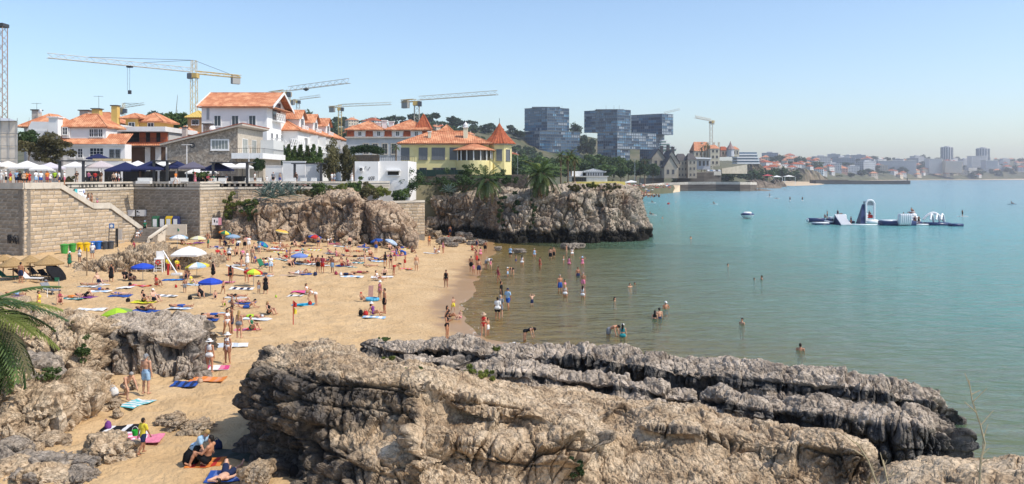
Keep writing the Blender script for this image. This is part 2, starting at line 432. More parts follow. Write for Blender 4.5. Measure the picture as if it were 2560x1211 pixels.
# ---- land behind the beach: plateau, town hill, far coast
LPX=[-400,0,540,900,1050,1300,1530,1570,1640,1690,1700,1890,1900,2045,2055,2290,2560,3000]
LY0=[131,131,131,134,141,143,147,470,480,520,640,640,1180,1420,1700,2500,2840,2840]
SPX=[-400,0,300,420,700,1000,1150,1300,1480,1660,1720,1800,1900,2100,2300,2560,3000]
SPY=[355,345,328,318,316,316,320,330,345,385,398,402,404,400,398,402,402]
SYD=[800,800,800,800,850,900,900,950,1100,1100,1000,1300,2000,3000,3500,3700,3700]
def land_z(px,Y):
 px=np.asarray(px,float);Y=np.asarray(Y,float)
 y0=np.interp(px,LPX,LY0);ysk=np.interp(px,SPX,SYD);zs=HC-(np.interp(px,SPX,SPY)-HZ)/F*ysk
 far=sstep(1535,1572,px)
 zb=9.0*(1-far)+3.2*far
 start=np.maximum(175.0,y0+5);pw=np.interp(px,[1150,1300,1690,1720,1900],[1.5,4.5,4.5,1.0,0.75])
 tt=np.clip((Y-start)/(ysk-start),0,1.0)
 z=zb+(zs-zb)*tt**pw
 z=np.where((px>1700)&(px<=1895),zb+(z-zb)*(1-sstep(1800,1893,px)*sstep(1300,1000,Y)*0.85),z)
 return np.where(Y<y0,zb,z)-np.maximum(Y-ysk,0)*0.03
def on_land(px,Y):
 return(XP(px,Y),Y,float(land_z(px,Y)))
pxs=np.concatenate([np.arange(-400,1525,25),np.arange(1525,1600,5),np.arange(1600,1640,10),np.arange(1640,3000,20)])
rows=np.concatenate([[-0.0001],np.linspace(0,1,40),[1.12]])
PX=np.repeat(pxs[:,None],len(rows),1)
y0=np.interp(pxs,LPX,LY0)[:,None];y1=np.interp(pxs,SPX,SYD)[:,None]
YY=y0+(y1-y0)*np.clip(rows,0,2)[None,:]**1.4
ZZ=land_z(PX,YY)
ZZ[:,0]=-3.5
v=np.stack([(PX-CX)/F*YY,YY,ZZ],2).reshape(-1,3)
v[:,2]+=np.where(v[:,1]>200,1.5*fbm(v*np.array([0.02,0.02,0]),3,4),0)
earth=mat("scrub_ground",(0.055,0.07,0.03),(0.15,0.13,0.08),scale=0.05,rough=0.95,detail=8)
tag(meobj("terrain",np_mesh("terrain",v,grid_faces(len(pxs),len(rows)),[earth],smooth=True)),kind='structure')
# ---- rock
TAN=rockmat("tan_limestone",(0.65,0.52,0.37),(0.50,0.37,0.24),(0.22,0.145,0.085),(0.115,0.10,0.088))
GREY=rockmat("grey_limestone",(0.59,0.495,0.395),(0.42,0.345,0.27),(0.22,0.175,0.135),(0.10,0.096,0.092))
CLIFF=rockmat("cliff_limestone",(0.56,0.44,0.32),(0.40,0.29,0.20),(0.21,0.13,0.08),(0.19,0.175,0.16),wet=(0.028,0.024,0.018),sc=0.45)
HEAD=rockmat("headland_limestone",(0.56,0.48,0.385),(0.38,0.305,0.23),(0.20,0.12,0.075),(0.20,0.185,0.17),wet=(0.022,0.02,0.016),sc=0.45)
def cr_interp(a,n):
 """Catmull-Rom resample of a (k,...) along axis 0 to n samples, evenly spaced by mean arc length"""
 k=len(a)
 seg=np.sqrt(((a[1:]-a[:-1])**2).sum(-1))
 if seg.ndim>1:seg=seg.mean(tuple(range(1,seg.ndim)))
 u=np.concatenate([[0],np.cumsum(seg)]);u/=u[-1]
 tt=np.linspace(0,1,n)
 i=np.clip(np.searchsorted(u,tt,side='right')-1,0,k-2)
 f=((tt-u[i])/np.maximum(u[i+1]-u[i],1e-9)).reshape((-1,)+(1,)*(a.ndim-1))
 p0=a[np.maximum(i-1,0)];p1=a[i];p2=a[i+1];p3=a[np.minimum(i+2,k-1)]
 return 0.5*((2*p1)+(p2-p0)*f+(2*p0-5*p1+4*p2-p3)*f**2+(3*p1-p0-3*p2+p3)*f**3)
def blocks(q,seed,tilt=0.5):
 """angular joint blocks: every cell gets its own offset and its own tilted face"""
 i=np.floor(q).astype(np.int64)
 f1=np.full(len(q),9.0);f2=np.full(len(q),9.0);out=np.zeros(len(q))
 for a in(-1,0,1):
  for b in(-1,0,1):
   for c in(-1,0,1):
    x,y,z=i[:,0]+a,i[:,1]+b,i[:,2]+c
    h0=hash3(x,y,z,seed);h1=hash3(x,y,z,seed+1);h2=hash3(x,y,z,seed+2)
    dx,dy,dz=x+h0-q[:,0],y+h1-q[:,1],z+h2-q[:,2]
    d=np.maximum(np.maximum(np.abs(dx),np.abs(dy)),np.abs(dz))*0.6+0.4*np.sqrt(dx*dx+dy*dy+dz*dz)
    m=d<f1
    f2=np.where(m,f1,np.minimum(f2,d))
    h3=(h0*7.13+h1*3.7)%1.0
    o=(h3-0.5)+tilt*((h1*5.3%1.0-0.5)*dx*2+(h2*5.7%1.0-0.5)*dy*2+(h0*6.1%1.0-0.65)*dz*2)
    out=np.where(m,o,out)
    f1=np.where(m,d,f1)
 return out,f2-f1
def rock_detail(p,n,s=1.0,seed=0,big=0.3,chunk=0.3,flute=0.25,fine=0.03,strat=0.0,dip=(0.16,0.1),shear=(0.22,0.0),top=0.35):
 """scalar displacement: joint blocks, lapies flutes on steep faces, bedding steps; bedding-plane tops stay smoother"""
 q=p/s
 steep=sstep(0.12,0.6,1-np.abs(n[:,2]))
 am=top+(1-top)*steep
 w=np.stack([vnoise(q*0.9,seed+1),vnoise(q*0.9,seed+2),vnoise(q*0.9,seed+3)],1)*0.22
 d=big*s*fbm(q*0.35,3,seed)
 qs=q+w
 qs[:,2]=qs[:,2]+shear[0]*qs[:,0]
 qs[:,0]=qs[:,0]-0.25*q[:,2]
 c,e=blocks(qs*np.array([0.62,0.62,0.45]),seed+5)
 d+=s*chunk*am*(1.15*c-0.55*np.exp(-e*26))
 c,e=blocks(qs*np.array([1.7,1.7,1.05]),seed+9)
 md=sstep(-0.35,0.35,vnoise(q*0.55,seed+40))
 d+=s*chunk*0.62*am*(0.35+0.9*md)*(c-0.7*np.exp(-e*18))
 c,e=blocks(qs*np.array([4.6,4.6,3.0]),seed+12)
 d+=s*chunk*0.24*am*(c-0.5*np.exp(-e*10))*(1.3-md)
 fl=np.abs(vnoise((q+w*0.8)*np.array([1.35,1.35,0.3]),seed+14))
 fl2=np.abs(vnoise((q+w*0.5)*np.array([3.4,3.4,0.7]),seed+15))
 fk=flute*(steep*0.8+0.25)*(0.4+0.9*sstep(-0.5,0.4,vnoise(q*0.4,seed+41)))
 d+=s*fk*(0.2-np.exp(-fl*5.5)-0.45*np.exp(-fl2*5.0)+0.35*fl)
 if strat:
  b=(q[:,2]+dip[0]*q[:,0]+dip[1]*q[:,1]+0.2*vnoise(q*0.45,seed+30))*1.5
  fb=b-np.floor(b)
  zz=np.zeros(len(q),np.int64)
  d+=s*strat*steep*(1.6*(hash3(np.floor(b).astype(np.int64),zz,zz,seed)-0.5)-0.5*np.exp(-np.minimum(fb,1-fb)*20))
 d+=s*fine*fbm(q*7,3,seed+20)
 return d
def grid_normals(V):
 du=np.gradient(V,axis=0);dv=np.gradient(V,axis=1)
 n=np.cross(du,dv);n/=np.maximum(np.linalg.norm(n,axis=2,keepdims=True),1e-9)
 if(n[...,2]-0.6*n[...,1]).mean()<0:n=-n
 return n
def rock_loft(name,st,nu,nv,material,label,grey=0.0,s=1.0,seed=0,tide=None,group=None,edge=True,greyf=None,cat="rock",**kw):
 a=np.array(st,float)
 a=np.moveaxis(cr_interp(np.moveaxis(a,0,1),nv),0,1)
 a=cr_interp(a,nu)
 n=grid_normals(a)
 p=a.reshape(-1,3);nn=n.reshape(-1,3)
 d=rock_detail(p,nn,s,seed,**kw).reshape(nu,nv,1)
 if edge:
  e=np.minimum(1,np.minimum(np.arange(nu),np.arange(nu)[::-1])/14.0)[:,None,None]
  d=d*e
 v=(a+n*d).reshape(-1,3)
 fc=grid_faces(nu,nv)
 if(np.cross(a[1,0]-a[0,0],a[0,1]-a[0,0])[2]-0.6*np.cross(a[nu//2+1,nv//2]-a[nu//2,nv//2],a[nu//2,nv//2+1]-a[nu//2,nv//2])[1])<0:fc=fc[:,::-1]
 me=np_mesh(name,v,fc,[material],smooth=False)
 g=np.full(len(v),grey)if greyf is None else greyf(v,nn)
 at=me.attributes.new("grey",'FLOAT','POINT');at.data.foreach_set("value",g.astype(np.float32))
 if tide is not None:
  tv=1-sstep(tide-0.35,tide+0.25,v[:,2]+0.5*vnoise(v*0.6,77))
  at=me.attributes.new("tide",'FLOAT','POINT');at.data.foreach_set("value",tv.astype(np.float32))
 return tag(meobj(name,me),label,cat,group)
def stn(*pts):return[P(*q)for q in pts]
M_=[stn((790,880,35),(760,866,34),(700,930,33.6),(668,1030,33.3),(660,1085,33),(662,1120,32.6),(665,1180,32)),stn((770,868,34.5),(704,868,31.8),(655,925,30.4),(618,1030,29.8),(610,1090,29.4),(612,1140,28.9),(622,1230,28)),stn((775,860,34.5),(735,876,31),(690,905,29.9),(655,1000,29.2),(645,1080,28.8),(650,1150,28.4),(660,1260,27.4)),stn((840,856,35),(825,880,31),(800,915,29.4),(785,990,28.9),(785,1070,28.5),(790,1140,28),(790,1280,26.8)),stn((930,880,34.5),(930,905,31),(920,935,29.2),(905,1000,28.7),(905,1070,28.2),(905,1140,27.2),(900,1290,26.2)),stn((1010,905,34),(1030,925,30.5),(1040,950,29),(1032,1010,28.6),(1030,1075,28.1),(1025,1150,27),(1020,1300,25.8)),stn((1060,912,33.8),(1080,930,30.4),(1075,955,28.9),(1060,985,28.4),(1060,1040,27.6),(1055,1110,26.6),(1050,1300,25.2)),stn((1200,935,33),(1190,955,30.2),(1160,985,28.6),(1150,1045,28.2),(1150,1085,26.9),(1150,1170,26.4),(1150,1300,25)),stn((1330,960,32),(1320,985,29.8),(1310,1015,28),(1300,1060,27.6),(1295,1110,26.2),(1290,1190,25.7),(1290,1300,24.4)),stn((1400,970,31.8),(1390,1000,29.4),(1400,1045,27.1),(1410,1080,26.2),(1390,1130,25.7),(1370,1200,25.2),(1360,1300,24.2)),stn((1500,985,31.5),(1490,1012,29),(1470,1060,26.9),(1460,1095,25.9),(1440,1140,25.5),(1420,1200,25),(1410,1300,24)),stn((1570,990,31.2),(1560,1008,29.3),(1540,1040,28.6),(1530,1075,26.9),(1520,1110,26.3),(1500,1180,25.4),(1490,1300,24)),stn((1650,995,31),(1645,1022,28.8),(1625,1050,27.2),(1615,1090,26.8),(1605,1130,26.2),(1590,1200,25.2),(1575,1300,24)),stn((1770,1015,30.3),(1785,1045,27.8),(1785,1066,26.7),(1775,1110,26.3),(1765,1150,25.6),(1750,1210,24.8),(1740,1300,24)),stn((1880,1050,29),(1905,1082,26.9),(1912,1102,26.2),(1905,1150,25.8),(1900,1190,25.3),(1890,1230,24.8),(1880,1300,24)),stn((2000,1080,28),(2055,1085,26.1),(2060,1104,25.5),(2055,1150,25.2),(2050,1190,24.9),(2040,1230,24.5),(2030,1300,24)),stn((2110,1100,27),(2150,1115,25.6),(2172,1140,25),(2180,1180,24.7),(2182,1210,24.5),(2180,1240,24.2),(2180,1300,23.8)),stn((2150,1150,28),(2190,1170,26.5),(2202,1190,26),(2206,1210,25.6),(2206,1235,25.2),(2205,1270,24.8),(2205,1320,24))]
for i_,d_ in enumerate([0,0.4,1.2,2.1,2.2,2.2,1.9,1.5,0.8,0.3]):
 M_[i_]=[tuple(np.array(p_)*(p_[1]-d_)/p_[1]+np.array([0,0,HC*d_/p_[1]]))for p_ in M_[i_]]
M_=[[(s_[0][0],s_[0][1]+1.2,s_[0][2]-1.6)]+s_ for s_ in M_]
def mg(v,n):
 return np.interp(v[:,0],[-10,-5,-3.3,-2,1.5,3.5,7,12],[1.0,1.0,0.5,0.05,-0.02,0.45,0.65,0.75])+0.9*sstep(0.2,0.6,1-np.abs(n[:,2]))-0.95  # front shade and lichen painted in: greyer on steep faces and at both ends
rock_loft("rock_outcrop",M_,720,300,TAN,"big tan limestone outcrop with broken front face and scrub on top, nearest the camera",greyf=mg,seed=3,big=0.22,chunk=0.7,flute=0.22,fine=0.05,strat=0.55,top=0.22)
def ridge(name,rows,nu,nv,label,seed,grey,back=(1.5,1.4),material=None,**kw):
 st=[];run=kw.pop('run',None)
 for r in rows:
  if run is not None:r=(r[0],r[1],(*r[2][:2],r[1][2]-run*0.35),(*r[3][:2],r[1][2]-run))
  st.append(stn(*r));b=st[-1][0]
  e_=st[-1][-1]
  st[-1]=[(b[0],b[1]+back[0],b[2]-back[1])]+st[-1]+[(e_[0],e_[1]-0.05,e_[2]-1.2)]
 gf=kw.pop('greyf',None)or(lambda v,n:grey-0.7+1.1*sstep(0.2,0.65,1-np.abs(n[:,2])))  # steep faces greyer: lichen plus their shade put into the colour
 return rock_loft(name,st,nu,nv,material or GREY,label,grey=grey,seed=seed,greyf=gf,**kw)
RK=dict(run=0.7,big=0.25,chunk=0.5,flute=0.75,fine=0.035,strat=0.22,top=0.4)
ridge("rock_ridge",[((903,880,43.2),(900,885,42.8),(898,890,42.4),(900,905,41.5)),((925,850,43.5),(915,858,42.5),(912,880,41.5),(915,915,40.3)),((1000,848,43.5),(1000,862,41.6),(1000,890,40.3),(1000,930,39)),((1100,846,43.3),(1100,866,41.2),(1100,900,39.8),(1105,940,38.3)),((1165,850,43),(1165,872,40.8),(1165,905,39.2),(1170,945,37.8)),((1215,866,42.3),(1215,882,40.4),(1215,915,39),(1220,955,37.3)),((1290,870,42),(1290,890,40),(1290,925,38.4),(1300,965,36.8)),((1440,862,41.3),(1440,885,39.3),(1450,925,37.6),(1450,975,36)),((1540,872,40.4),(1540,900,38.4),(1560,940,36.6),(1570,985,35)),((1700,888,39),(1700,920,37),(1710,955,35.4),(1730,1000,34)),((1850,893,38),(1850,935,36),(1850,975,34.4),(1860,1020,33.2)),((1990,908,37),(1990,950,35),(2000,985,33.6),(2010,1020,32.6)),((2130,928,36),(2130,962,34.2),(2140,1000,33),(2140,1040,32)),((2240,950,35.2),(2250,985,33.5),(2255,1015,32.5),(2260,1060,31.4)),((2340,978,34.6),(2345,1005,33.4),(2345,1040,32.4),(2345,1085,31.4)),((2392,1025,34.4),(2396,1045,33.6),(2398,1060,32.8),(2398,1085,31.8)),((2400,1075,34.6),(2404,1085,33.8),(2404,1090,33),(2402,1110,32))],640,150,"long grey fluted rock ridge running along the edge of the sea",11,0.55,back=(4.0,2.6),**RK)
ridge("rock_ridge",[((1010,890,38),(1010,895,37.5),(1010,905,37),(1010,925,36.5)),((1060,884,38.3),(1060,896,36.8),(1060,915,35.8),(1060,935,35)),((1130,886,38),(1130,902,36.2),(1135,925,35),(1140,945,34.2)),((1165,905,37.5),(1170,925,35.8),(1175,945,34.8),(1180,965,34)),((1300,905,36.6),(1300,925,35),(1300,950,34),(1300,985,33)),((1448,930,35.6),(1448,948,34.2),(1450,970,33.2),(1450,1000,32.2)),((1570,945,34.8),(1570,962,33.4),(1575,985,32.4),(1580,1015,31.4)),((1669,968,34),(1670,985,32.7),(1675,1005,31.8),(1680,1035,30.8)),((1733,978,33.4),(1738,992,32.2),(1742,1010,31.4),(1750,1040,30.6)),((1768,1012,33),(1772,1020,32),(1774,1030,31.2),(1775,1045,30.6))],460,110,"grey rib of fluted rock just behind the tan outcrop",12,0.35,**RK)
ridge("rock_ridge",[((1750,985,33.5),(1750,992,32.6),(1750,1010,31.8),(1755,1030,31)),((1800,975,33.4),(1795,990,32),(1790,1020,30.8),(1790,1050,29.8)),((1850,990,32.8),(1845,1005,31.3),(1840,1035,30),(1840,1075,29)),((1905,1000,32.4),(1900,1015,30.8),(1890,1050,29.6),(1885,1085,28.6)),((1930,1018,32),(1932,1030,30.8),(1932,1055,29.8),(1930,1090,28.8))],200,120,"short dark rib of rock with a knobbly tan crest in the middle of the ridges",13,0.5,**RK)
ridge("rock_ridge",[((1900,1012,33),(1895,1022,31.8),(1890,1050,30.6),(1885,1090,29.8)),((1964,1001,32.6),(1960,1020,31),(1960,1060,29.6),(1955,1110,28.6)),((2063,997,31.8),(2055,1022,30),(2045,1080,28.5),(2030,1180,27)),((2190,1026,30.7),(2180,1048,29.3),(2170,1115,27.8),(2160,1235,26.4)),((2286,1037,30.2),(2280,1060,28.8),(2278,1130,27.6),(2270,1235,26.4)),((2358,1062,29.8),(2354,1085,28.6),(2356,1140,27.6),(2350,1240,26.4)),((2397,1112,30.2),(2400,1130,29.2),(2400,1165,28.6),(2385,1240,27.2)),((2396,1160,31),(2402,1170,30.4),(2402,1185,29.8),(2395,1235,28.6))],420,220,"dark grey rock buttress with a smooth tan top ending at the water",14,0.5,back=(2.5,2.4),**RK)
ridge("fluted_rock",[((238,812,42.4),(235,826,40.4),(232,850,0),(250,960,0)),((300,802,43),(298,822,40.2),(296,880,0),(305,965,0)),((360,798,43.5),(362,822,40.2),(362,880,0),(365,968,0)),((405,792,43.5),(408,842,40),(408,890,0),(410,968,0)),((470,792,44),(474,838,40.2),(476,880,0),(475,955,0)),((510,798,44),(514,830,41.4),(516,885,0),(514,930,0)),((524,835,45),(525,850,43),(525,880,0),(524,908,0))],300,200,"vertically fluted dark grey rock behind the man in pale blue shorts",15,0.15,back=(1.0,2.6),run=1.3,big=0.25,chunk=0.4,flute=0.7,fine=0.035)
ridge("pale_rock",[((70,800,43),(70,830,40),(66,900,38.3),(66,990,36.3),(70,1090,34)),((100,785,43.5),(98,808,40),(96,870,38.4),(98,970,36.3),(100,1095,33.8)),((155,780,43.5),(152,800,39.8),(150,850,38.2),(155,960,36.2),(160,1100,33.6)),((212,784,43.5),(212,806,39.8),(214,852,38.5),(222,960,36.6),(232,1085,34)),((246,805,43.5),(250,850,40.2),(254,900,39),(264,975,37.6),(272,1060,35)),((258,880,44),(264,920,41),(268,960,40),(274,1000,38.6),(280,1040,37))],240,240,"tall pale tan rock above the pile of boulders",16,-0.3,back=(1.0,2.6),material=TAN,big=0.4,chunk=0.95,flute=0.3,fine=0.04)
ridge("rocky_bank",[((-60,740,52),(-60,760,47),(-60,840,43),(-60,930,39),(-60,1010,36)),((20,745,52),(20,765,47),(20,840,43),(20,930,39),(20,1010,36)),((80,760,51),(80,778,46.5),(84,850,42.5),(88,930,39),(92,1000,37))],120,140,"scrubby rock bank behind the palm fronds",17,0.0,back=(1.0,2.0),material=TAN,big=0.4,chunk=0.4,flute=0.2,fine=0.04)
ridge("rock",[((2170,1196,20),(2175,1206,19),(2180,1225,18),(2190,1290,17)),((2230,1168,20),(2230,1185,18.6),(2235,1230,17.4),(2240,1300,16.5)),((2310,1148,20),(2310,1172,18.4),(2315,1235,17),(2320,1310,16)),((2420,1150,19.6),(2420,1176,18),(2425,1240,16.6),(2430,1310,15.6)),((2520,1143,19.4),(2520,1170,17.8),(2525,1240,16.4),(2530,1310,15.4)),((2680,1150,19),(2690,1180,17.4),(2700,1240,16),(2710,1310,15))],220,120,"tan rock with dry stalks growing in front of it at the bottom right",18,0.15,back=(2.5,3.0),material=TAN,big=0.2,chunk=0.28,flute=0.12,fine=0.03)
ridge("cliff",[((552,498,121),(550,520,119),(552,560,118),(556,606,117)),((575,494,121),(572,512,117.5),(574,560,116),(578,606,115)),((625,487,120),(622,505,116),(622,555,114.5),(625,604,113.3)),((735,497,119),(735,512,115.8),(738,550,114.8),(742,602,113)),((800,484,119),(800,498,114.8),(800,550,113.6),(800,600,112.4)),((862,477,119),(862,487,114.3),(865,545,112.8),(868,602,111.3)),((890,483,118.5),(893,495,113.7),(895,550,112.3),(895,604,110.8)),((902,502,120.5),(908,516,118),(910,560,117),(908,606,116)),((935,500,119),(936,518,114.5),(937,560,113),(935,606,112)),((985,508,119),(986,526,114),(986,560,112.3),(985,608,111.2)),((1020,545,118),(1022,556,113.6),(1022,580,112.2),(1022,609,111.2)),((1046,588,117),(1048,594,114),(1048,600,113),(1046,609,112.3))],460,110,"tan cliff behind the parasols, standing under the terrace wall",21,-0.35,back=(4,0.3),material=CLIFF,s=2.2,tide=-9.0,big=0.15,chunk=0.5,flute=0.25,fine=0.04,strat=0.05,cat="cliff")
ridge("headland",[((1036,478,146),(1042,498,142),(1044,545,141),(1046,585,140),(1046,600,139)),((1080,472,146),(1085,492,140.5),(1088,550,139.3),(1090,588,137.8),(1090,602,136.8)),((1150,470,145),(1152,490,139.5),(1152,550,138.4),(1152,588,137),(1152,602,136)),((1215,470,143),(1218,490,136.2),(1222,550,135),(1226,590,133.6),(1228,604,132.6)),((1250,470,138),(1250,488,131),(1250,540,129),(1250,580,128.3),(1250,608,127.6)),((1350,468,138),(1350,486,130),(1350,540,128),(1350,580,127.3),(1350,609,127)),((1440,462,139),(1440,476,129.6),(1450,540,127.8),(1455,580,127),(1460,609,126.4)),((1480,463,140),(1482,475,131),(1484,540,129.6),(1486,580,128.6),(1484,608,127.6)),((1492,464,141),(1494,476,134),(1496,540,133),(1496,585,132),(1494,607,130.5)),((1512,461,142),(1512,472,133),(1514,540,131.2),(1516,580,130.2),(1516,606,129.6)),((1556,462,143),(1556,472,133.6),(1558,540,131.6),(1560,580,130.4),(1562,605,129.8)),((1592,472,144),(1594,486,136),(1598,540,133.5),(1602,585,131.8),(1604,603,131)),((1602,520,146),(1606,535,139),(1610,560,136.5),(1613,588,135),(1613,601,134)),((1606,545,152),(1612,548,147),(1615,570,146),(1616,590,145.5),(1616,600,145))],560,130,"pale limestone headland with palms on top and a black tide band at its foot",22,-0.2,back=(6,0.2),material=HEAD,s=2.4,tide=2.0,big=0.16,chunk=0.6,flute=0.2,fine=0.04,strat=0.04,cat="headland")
def boulder(px,py,w,h,Y,label,seed,material=None,grey=0.0,squash=0.9,tide=None,group="boulders",sub=5,name="boulder"):
 if group=='boulders' and px not in(273,178):w,h=w*1.22,h*1.22
 c=np.array(P(px,py,Y));rx=w/2/F*Y;rz=h/2/F*Y
 global ICO
 n_=26 if w*1.0>40 else 12
 g=[]
 for ax in range(3):
  for sg in(-1,1):
   u,v_=np.meshgrid(np.linspace(-1,1,n_),np.linspace(-1,1,n_),indexing='ij')
   q=np.zeros((n_,n_,3));q[...,ax]=sg;q[...,(ax+1)%3]=u*sg;q[...,(ax+2)%3]=v_
   g.append(q.reshape(-1,3))
 v=np.concatenate(g);nrm=v/np.linalg.norm(v,axis=1,keepdims=True)
 fc=np.concatenate([grid_faces(n_,n_)+k*n_*n_ for k in range(6)])
 k=1/np.maximum(np.abs(nrm).max(1),1e-6)
 rad=0.62+0.38*(k/1.73)
 q=nrm*rad[:,None]
 pl=np.random.default_rng(seed).normal(size=(9,3));pl/=np.linalg.norm(pl,axis=1,keepdims=True)
 for pn in pl:
  dd=q@pn-0.62
  q=q-np.maximum(dd,0)[:,None]*pn*0.85
 v=q*np.array([rx,max(rx,rz)*squash,rz])*1.5
 s=max(rx,rz)
 vw=v+c
 v=v+nrm*rock_detail(vw,nrm,min(1.0,s*0.9),seed,big=0.2,chunk=0.5,flute=0.12,fine=0.03)[:,None]
 me=np_mesh(name,v,fc,[material or TAN],smooth=False)
 me.attributes.new("grey",'FLOAT','POINT').data.foreach_set("value",np.full(len(v),grey,np.float32))
 o=meobj(name,me);o.location=c
 bb=bpy.data.meshes
 return tag(o,label,"boulder",group)
bl=[(52,938,118,70,35,"flat grey boulder under the lowest palm frond",0.3),(40,975,100,70,34,"angular tan boulder below the palm fronds",-0.2),(178,1020,142,150,33,"largest boulder of the pile, tan with a shaded undercut face",-0.1),(92,1060,122,146,31.4,"upright boulder with a cracked orange top at the left",-0.3),(163,1094,44,62,31.2,"narrow boulder wedged between the upright one and the largest one",0.1),(20,1085,56,70,29.8,"rounded boulder cut off by the left edge, above the bottom row",-0.1),(30,1140,68,60,28.3,"grey boulder at the left edge under the rounded one",0.3),(97,1160,152,64,27.8,"long low grey boulder lying across the bottom left pile",0.3),(87,1127,48,28,28.8,"small boulder sitting on the long low one",0.1),(203,1168,84,56,27.6,"dark squat boulder left of the pointed one",0.35),(273,1132,128,82,28.6,"pointed tan boulder in the sand behind the boy's towel heap",-0.2),(34,1198,80,64,26.6,"pale boulder in the bottom left corner",-0.2),(135,1198,126,66,26.4,"cracked flat boulder at the bottom edge beside the corner boulder",0.0),(8,1170,60,50,27.4,"small grey boulder at the left edge under the low one",0.4),(62,1100,60,44,30,"tan block filling the gap between the left edge boulders",0.1),(190,1206,70,44,26.2,"dark flat stone at the bottom edge by the squat boulder",0.4),(232,1150,46,36,28.2,"rounded stone between the squat and the pointed boulder",0.2),(75,1205,70,50,26,"grey boulder at the bottom edge next to the corner one",0.3),(120,1120,60,40,29.6,"brown boulder behind the long low grey one",0.15)]
for i,(px,py,w,h,Y,lb,g)in enumerate(bl):
 if lb:boulder(px,py,w,h,Y,lb,40+i,grey=g,material=GREY if g>0.2 else TAN)
for i,(px,py,w,h,lb)in enumerate([(428,1046,64,30,"brown half-buried boulder in the cove sand, the larger of two side by side"),(434,1062,46,20,"thin flat stone lying in front of the brown half-buried boulder"),(496,1066,74,24,"low ribbed boulder in the sand right of the brown one"),(462,1083,30,12,"small tan stone alone in the sand above the blonde woman"),(336,962,16,30,"slim stone standing against the fluted rock near the kneeling man"),(284,1010,40,30,"small boulder under the white beach bag"),(292,1036,22,26,"little stone at the corner of the aqua striped towel"),(640,1186,62,56,"dark boulder with the trainers on top at the foot of the outcrop")]):
 x,y,z=onsand(px,py+h*0.35)
 boulder(px,py,w,h,y,lb,70+i,grey=0.2,material=TAN,group="stones in the cove sand")
for i,(px,py,w,h,lb)in enumerate([(1438,616,52,14,"low dark rock awash in the water in front of the headland"),(1296,627,36,12,"dark rock breaking the shallow water near the beach end of the headland"),(1245,622,22,10,"small wet rock at the water's edge below the headland"),(1092,588,30,20,"rounded pale boulder at the inner corner below the headland wall"),(1108,604,34,16,"dark boulder at the foot of the shaded headland"),(1140,600,40,16,"dark flat boulder by the seated people under the headland"),(1070,580,26,20,"boulder under the corner where the cliff meets the headland"),(1130,612,30,10,"low boulder in front of the shaded headland corner"),(1190,606,46,14,"long dark boulder along the shaded headland foot"),(1160,590,40,18,"dark boulder in the shade behind the seated people"),(868,604,40,26,"tan boulder at the base of the cliff beside the man standing"),(910,600,22,20,"small boulder in the dark cleft of the cliff"),(955,604,24,14,"tan boulder behind the blue parasols at the cliff foot")]):
 Y=F*HC/(py+h/2-HZ)if px>1225 else onsand(px,py+h/2)[1]
 boulder(px,py,w,h,Y,lb,90+i,grey=0.4 if px>1050 else-0.3,material=GREY if px>1100 else TAN,squash=0.7,group="rocks at the cliff foot")
st=[]
for px,pt,pf in[(186,674,680),(215,650,682),(262,640,684),(300,628,684),(350,616,682),(400,617,678),(440,626,676),(490,630,674),(530,632,668),(556,645,662),(566,655,660)]:
 x,y,z=onsand(px,pf)
 st.append([P(px,pt+6,y+6),P(px,pt,y+3.5),P(px,(pt*1.6+pf)/2.6,y+1.6),P(px,pf-3,y+0.4),P(px,pf+4,y)])
rock_loft("low_rock",st,240,70,TAN,"low knobbly rock outcrop in the sand behind the lifeguard chair",grey=0.1,seed=33,s=1.0,big=0.3,chunk=0.85,flute=0.25,fine=0.05,top=0.9)
# ---- stone terrace walls (every ashlar block its own object)
STONE=mat("ashlar_limestone",(0.39,0.325,0.255),(0.54,0.465,0.38),scale=1.6,rough=0.9,bump=0.8,bscale=5,rnd=0.2,detail=7,c3=(0.45,0.35,0.235),scale3=0.8,bdist=0.06)
STONE_SHADE=mat("shaded_ashlar",(0.33,0.29,0.235),(0.46,0.41,0.34),scale=1.6,rough=0.9,bump=0.8,bscale=5,rnd=0.2,detail=7,c3=(0.25,0.215,0.17),scale3=0.5,bdist=0.06)  # shaded copy of the ashlar: dimmer tone for faces turned from the sun
MORTAR=mat("wall_mortar",(0.16,0.14,0.115),(0.24,0.21,0.175),scale=3,rough=0.95)
COPING=mat("dressed_coping",(0.46,0.41,0.34),(0.58,0.53,0.45),scale=0.8,rough=0.85,bump=0.3,bscale=8,detail=7)
def stone_mesh(k,m):
 """unit rock-faced ashlar: x,z in 0..1, face towards -y, unit depth"""
 r=np.random.default_rng(100+k)
 b=B();e=0.06
 fr=[(e,-0.5,e*1.4),(1-e,-0.5,e*1.4),(1-e,-0.5,1-e*1.4),(e,-0.5,1-e*1.4)]
 fr=[(x+r.uniform(-.02,.02),y+r.uniform(-.25,.15),z+r.uniform(-.03,.03))for x,y,z in fr]
 c=(0.5+r.uniform(-.25,.25),-1.0+r.uniform(-.2,.2),0.5+r.uniform(-.2,.2))
 bk=[(0.015,0,0.025),(0.985,0,0.025),(0.985,0,0.975),(0.015,0,0.975)]
 v=bk+fr+[c]
 f=[(i,(i+1)%4,4+(i+1)%4,4+i)for i in range(4)]+[(4+i,4+(i+1)%4,8)for i in range(4)]
 return b.add(v,f).mesh("stone",m)
SM=[stone_mesh(k,STONE)for k in range(6)]
SM_SHADE=[stone_mesh(k,STONE_SHADE)for k in range(6)]
SN=[0]
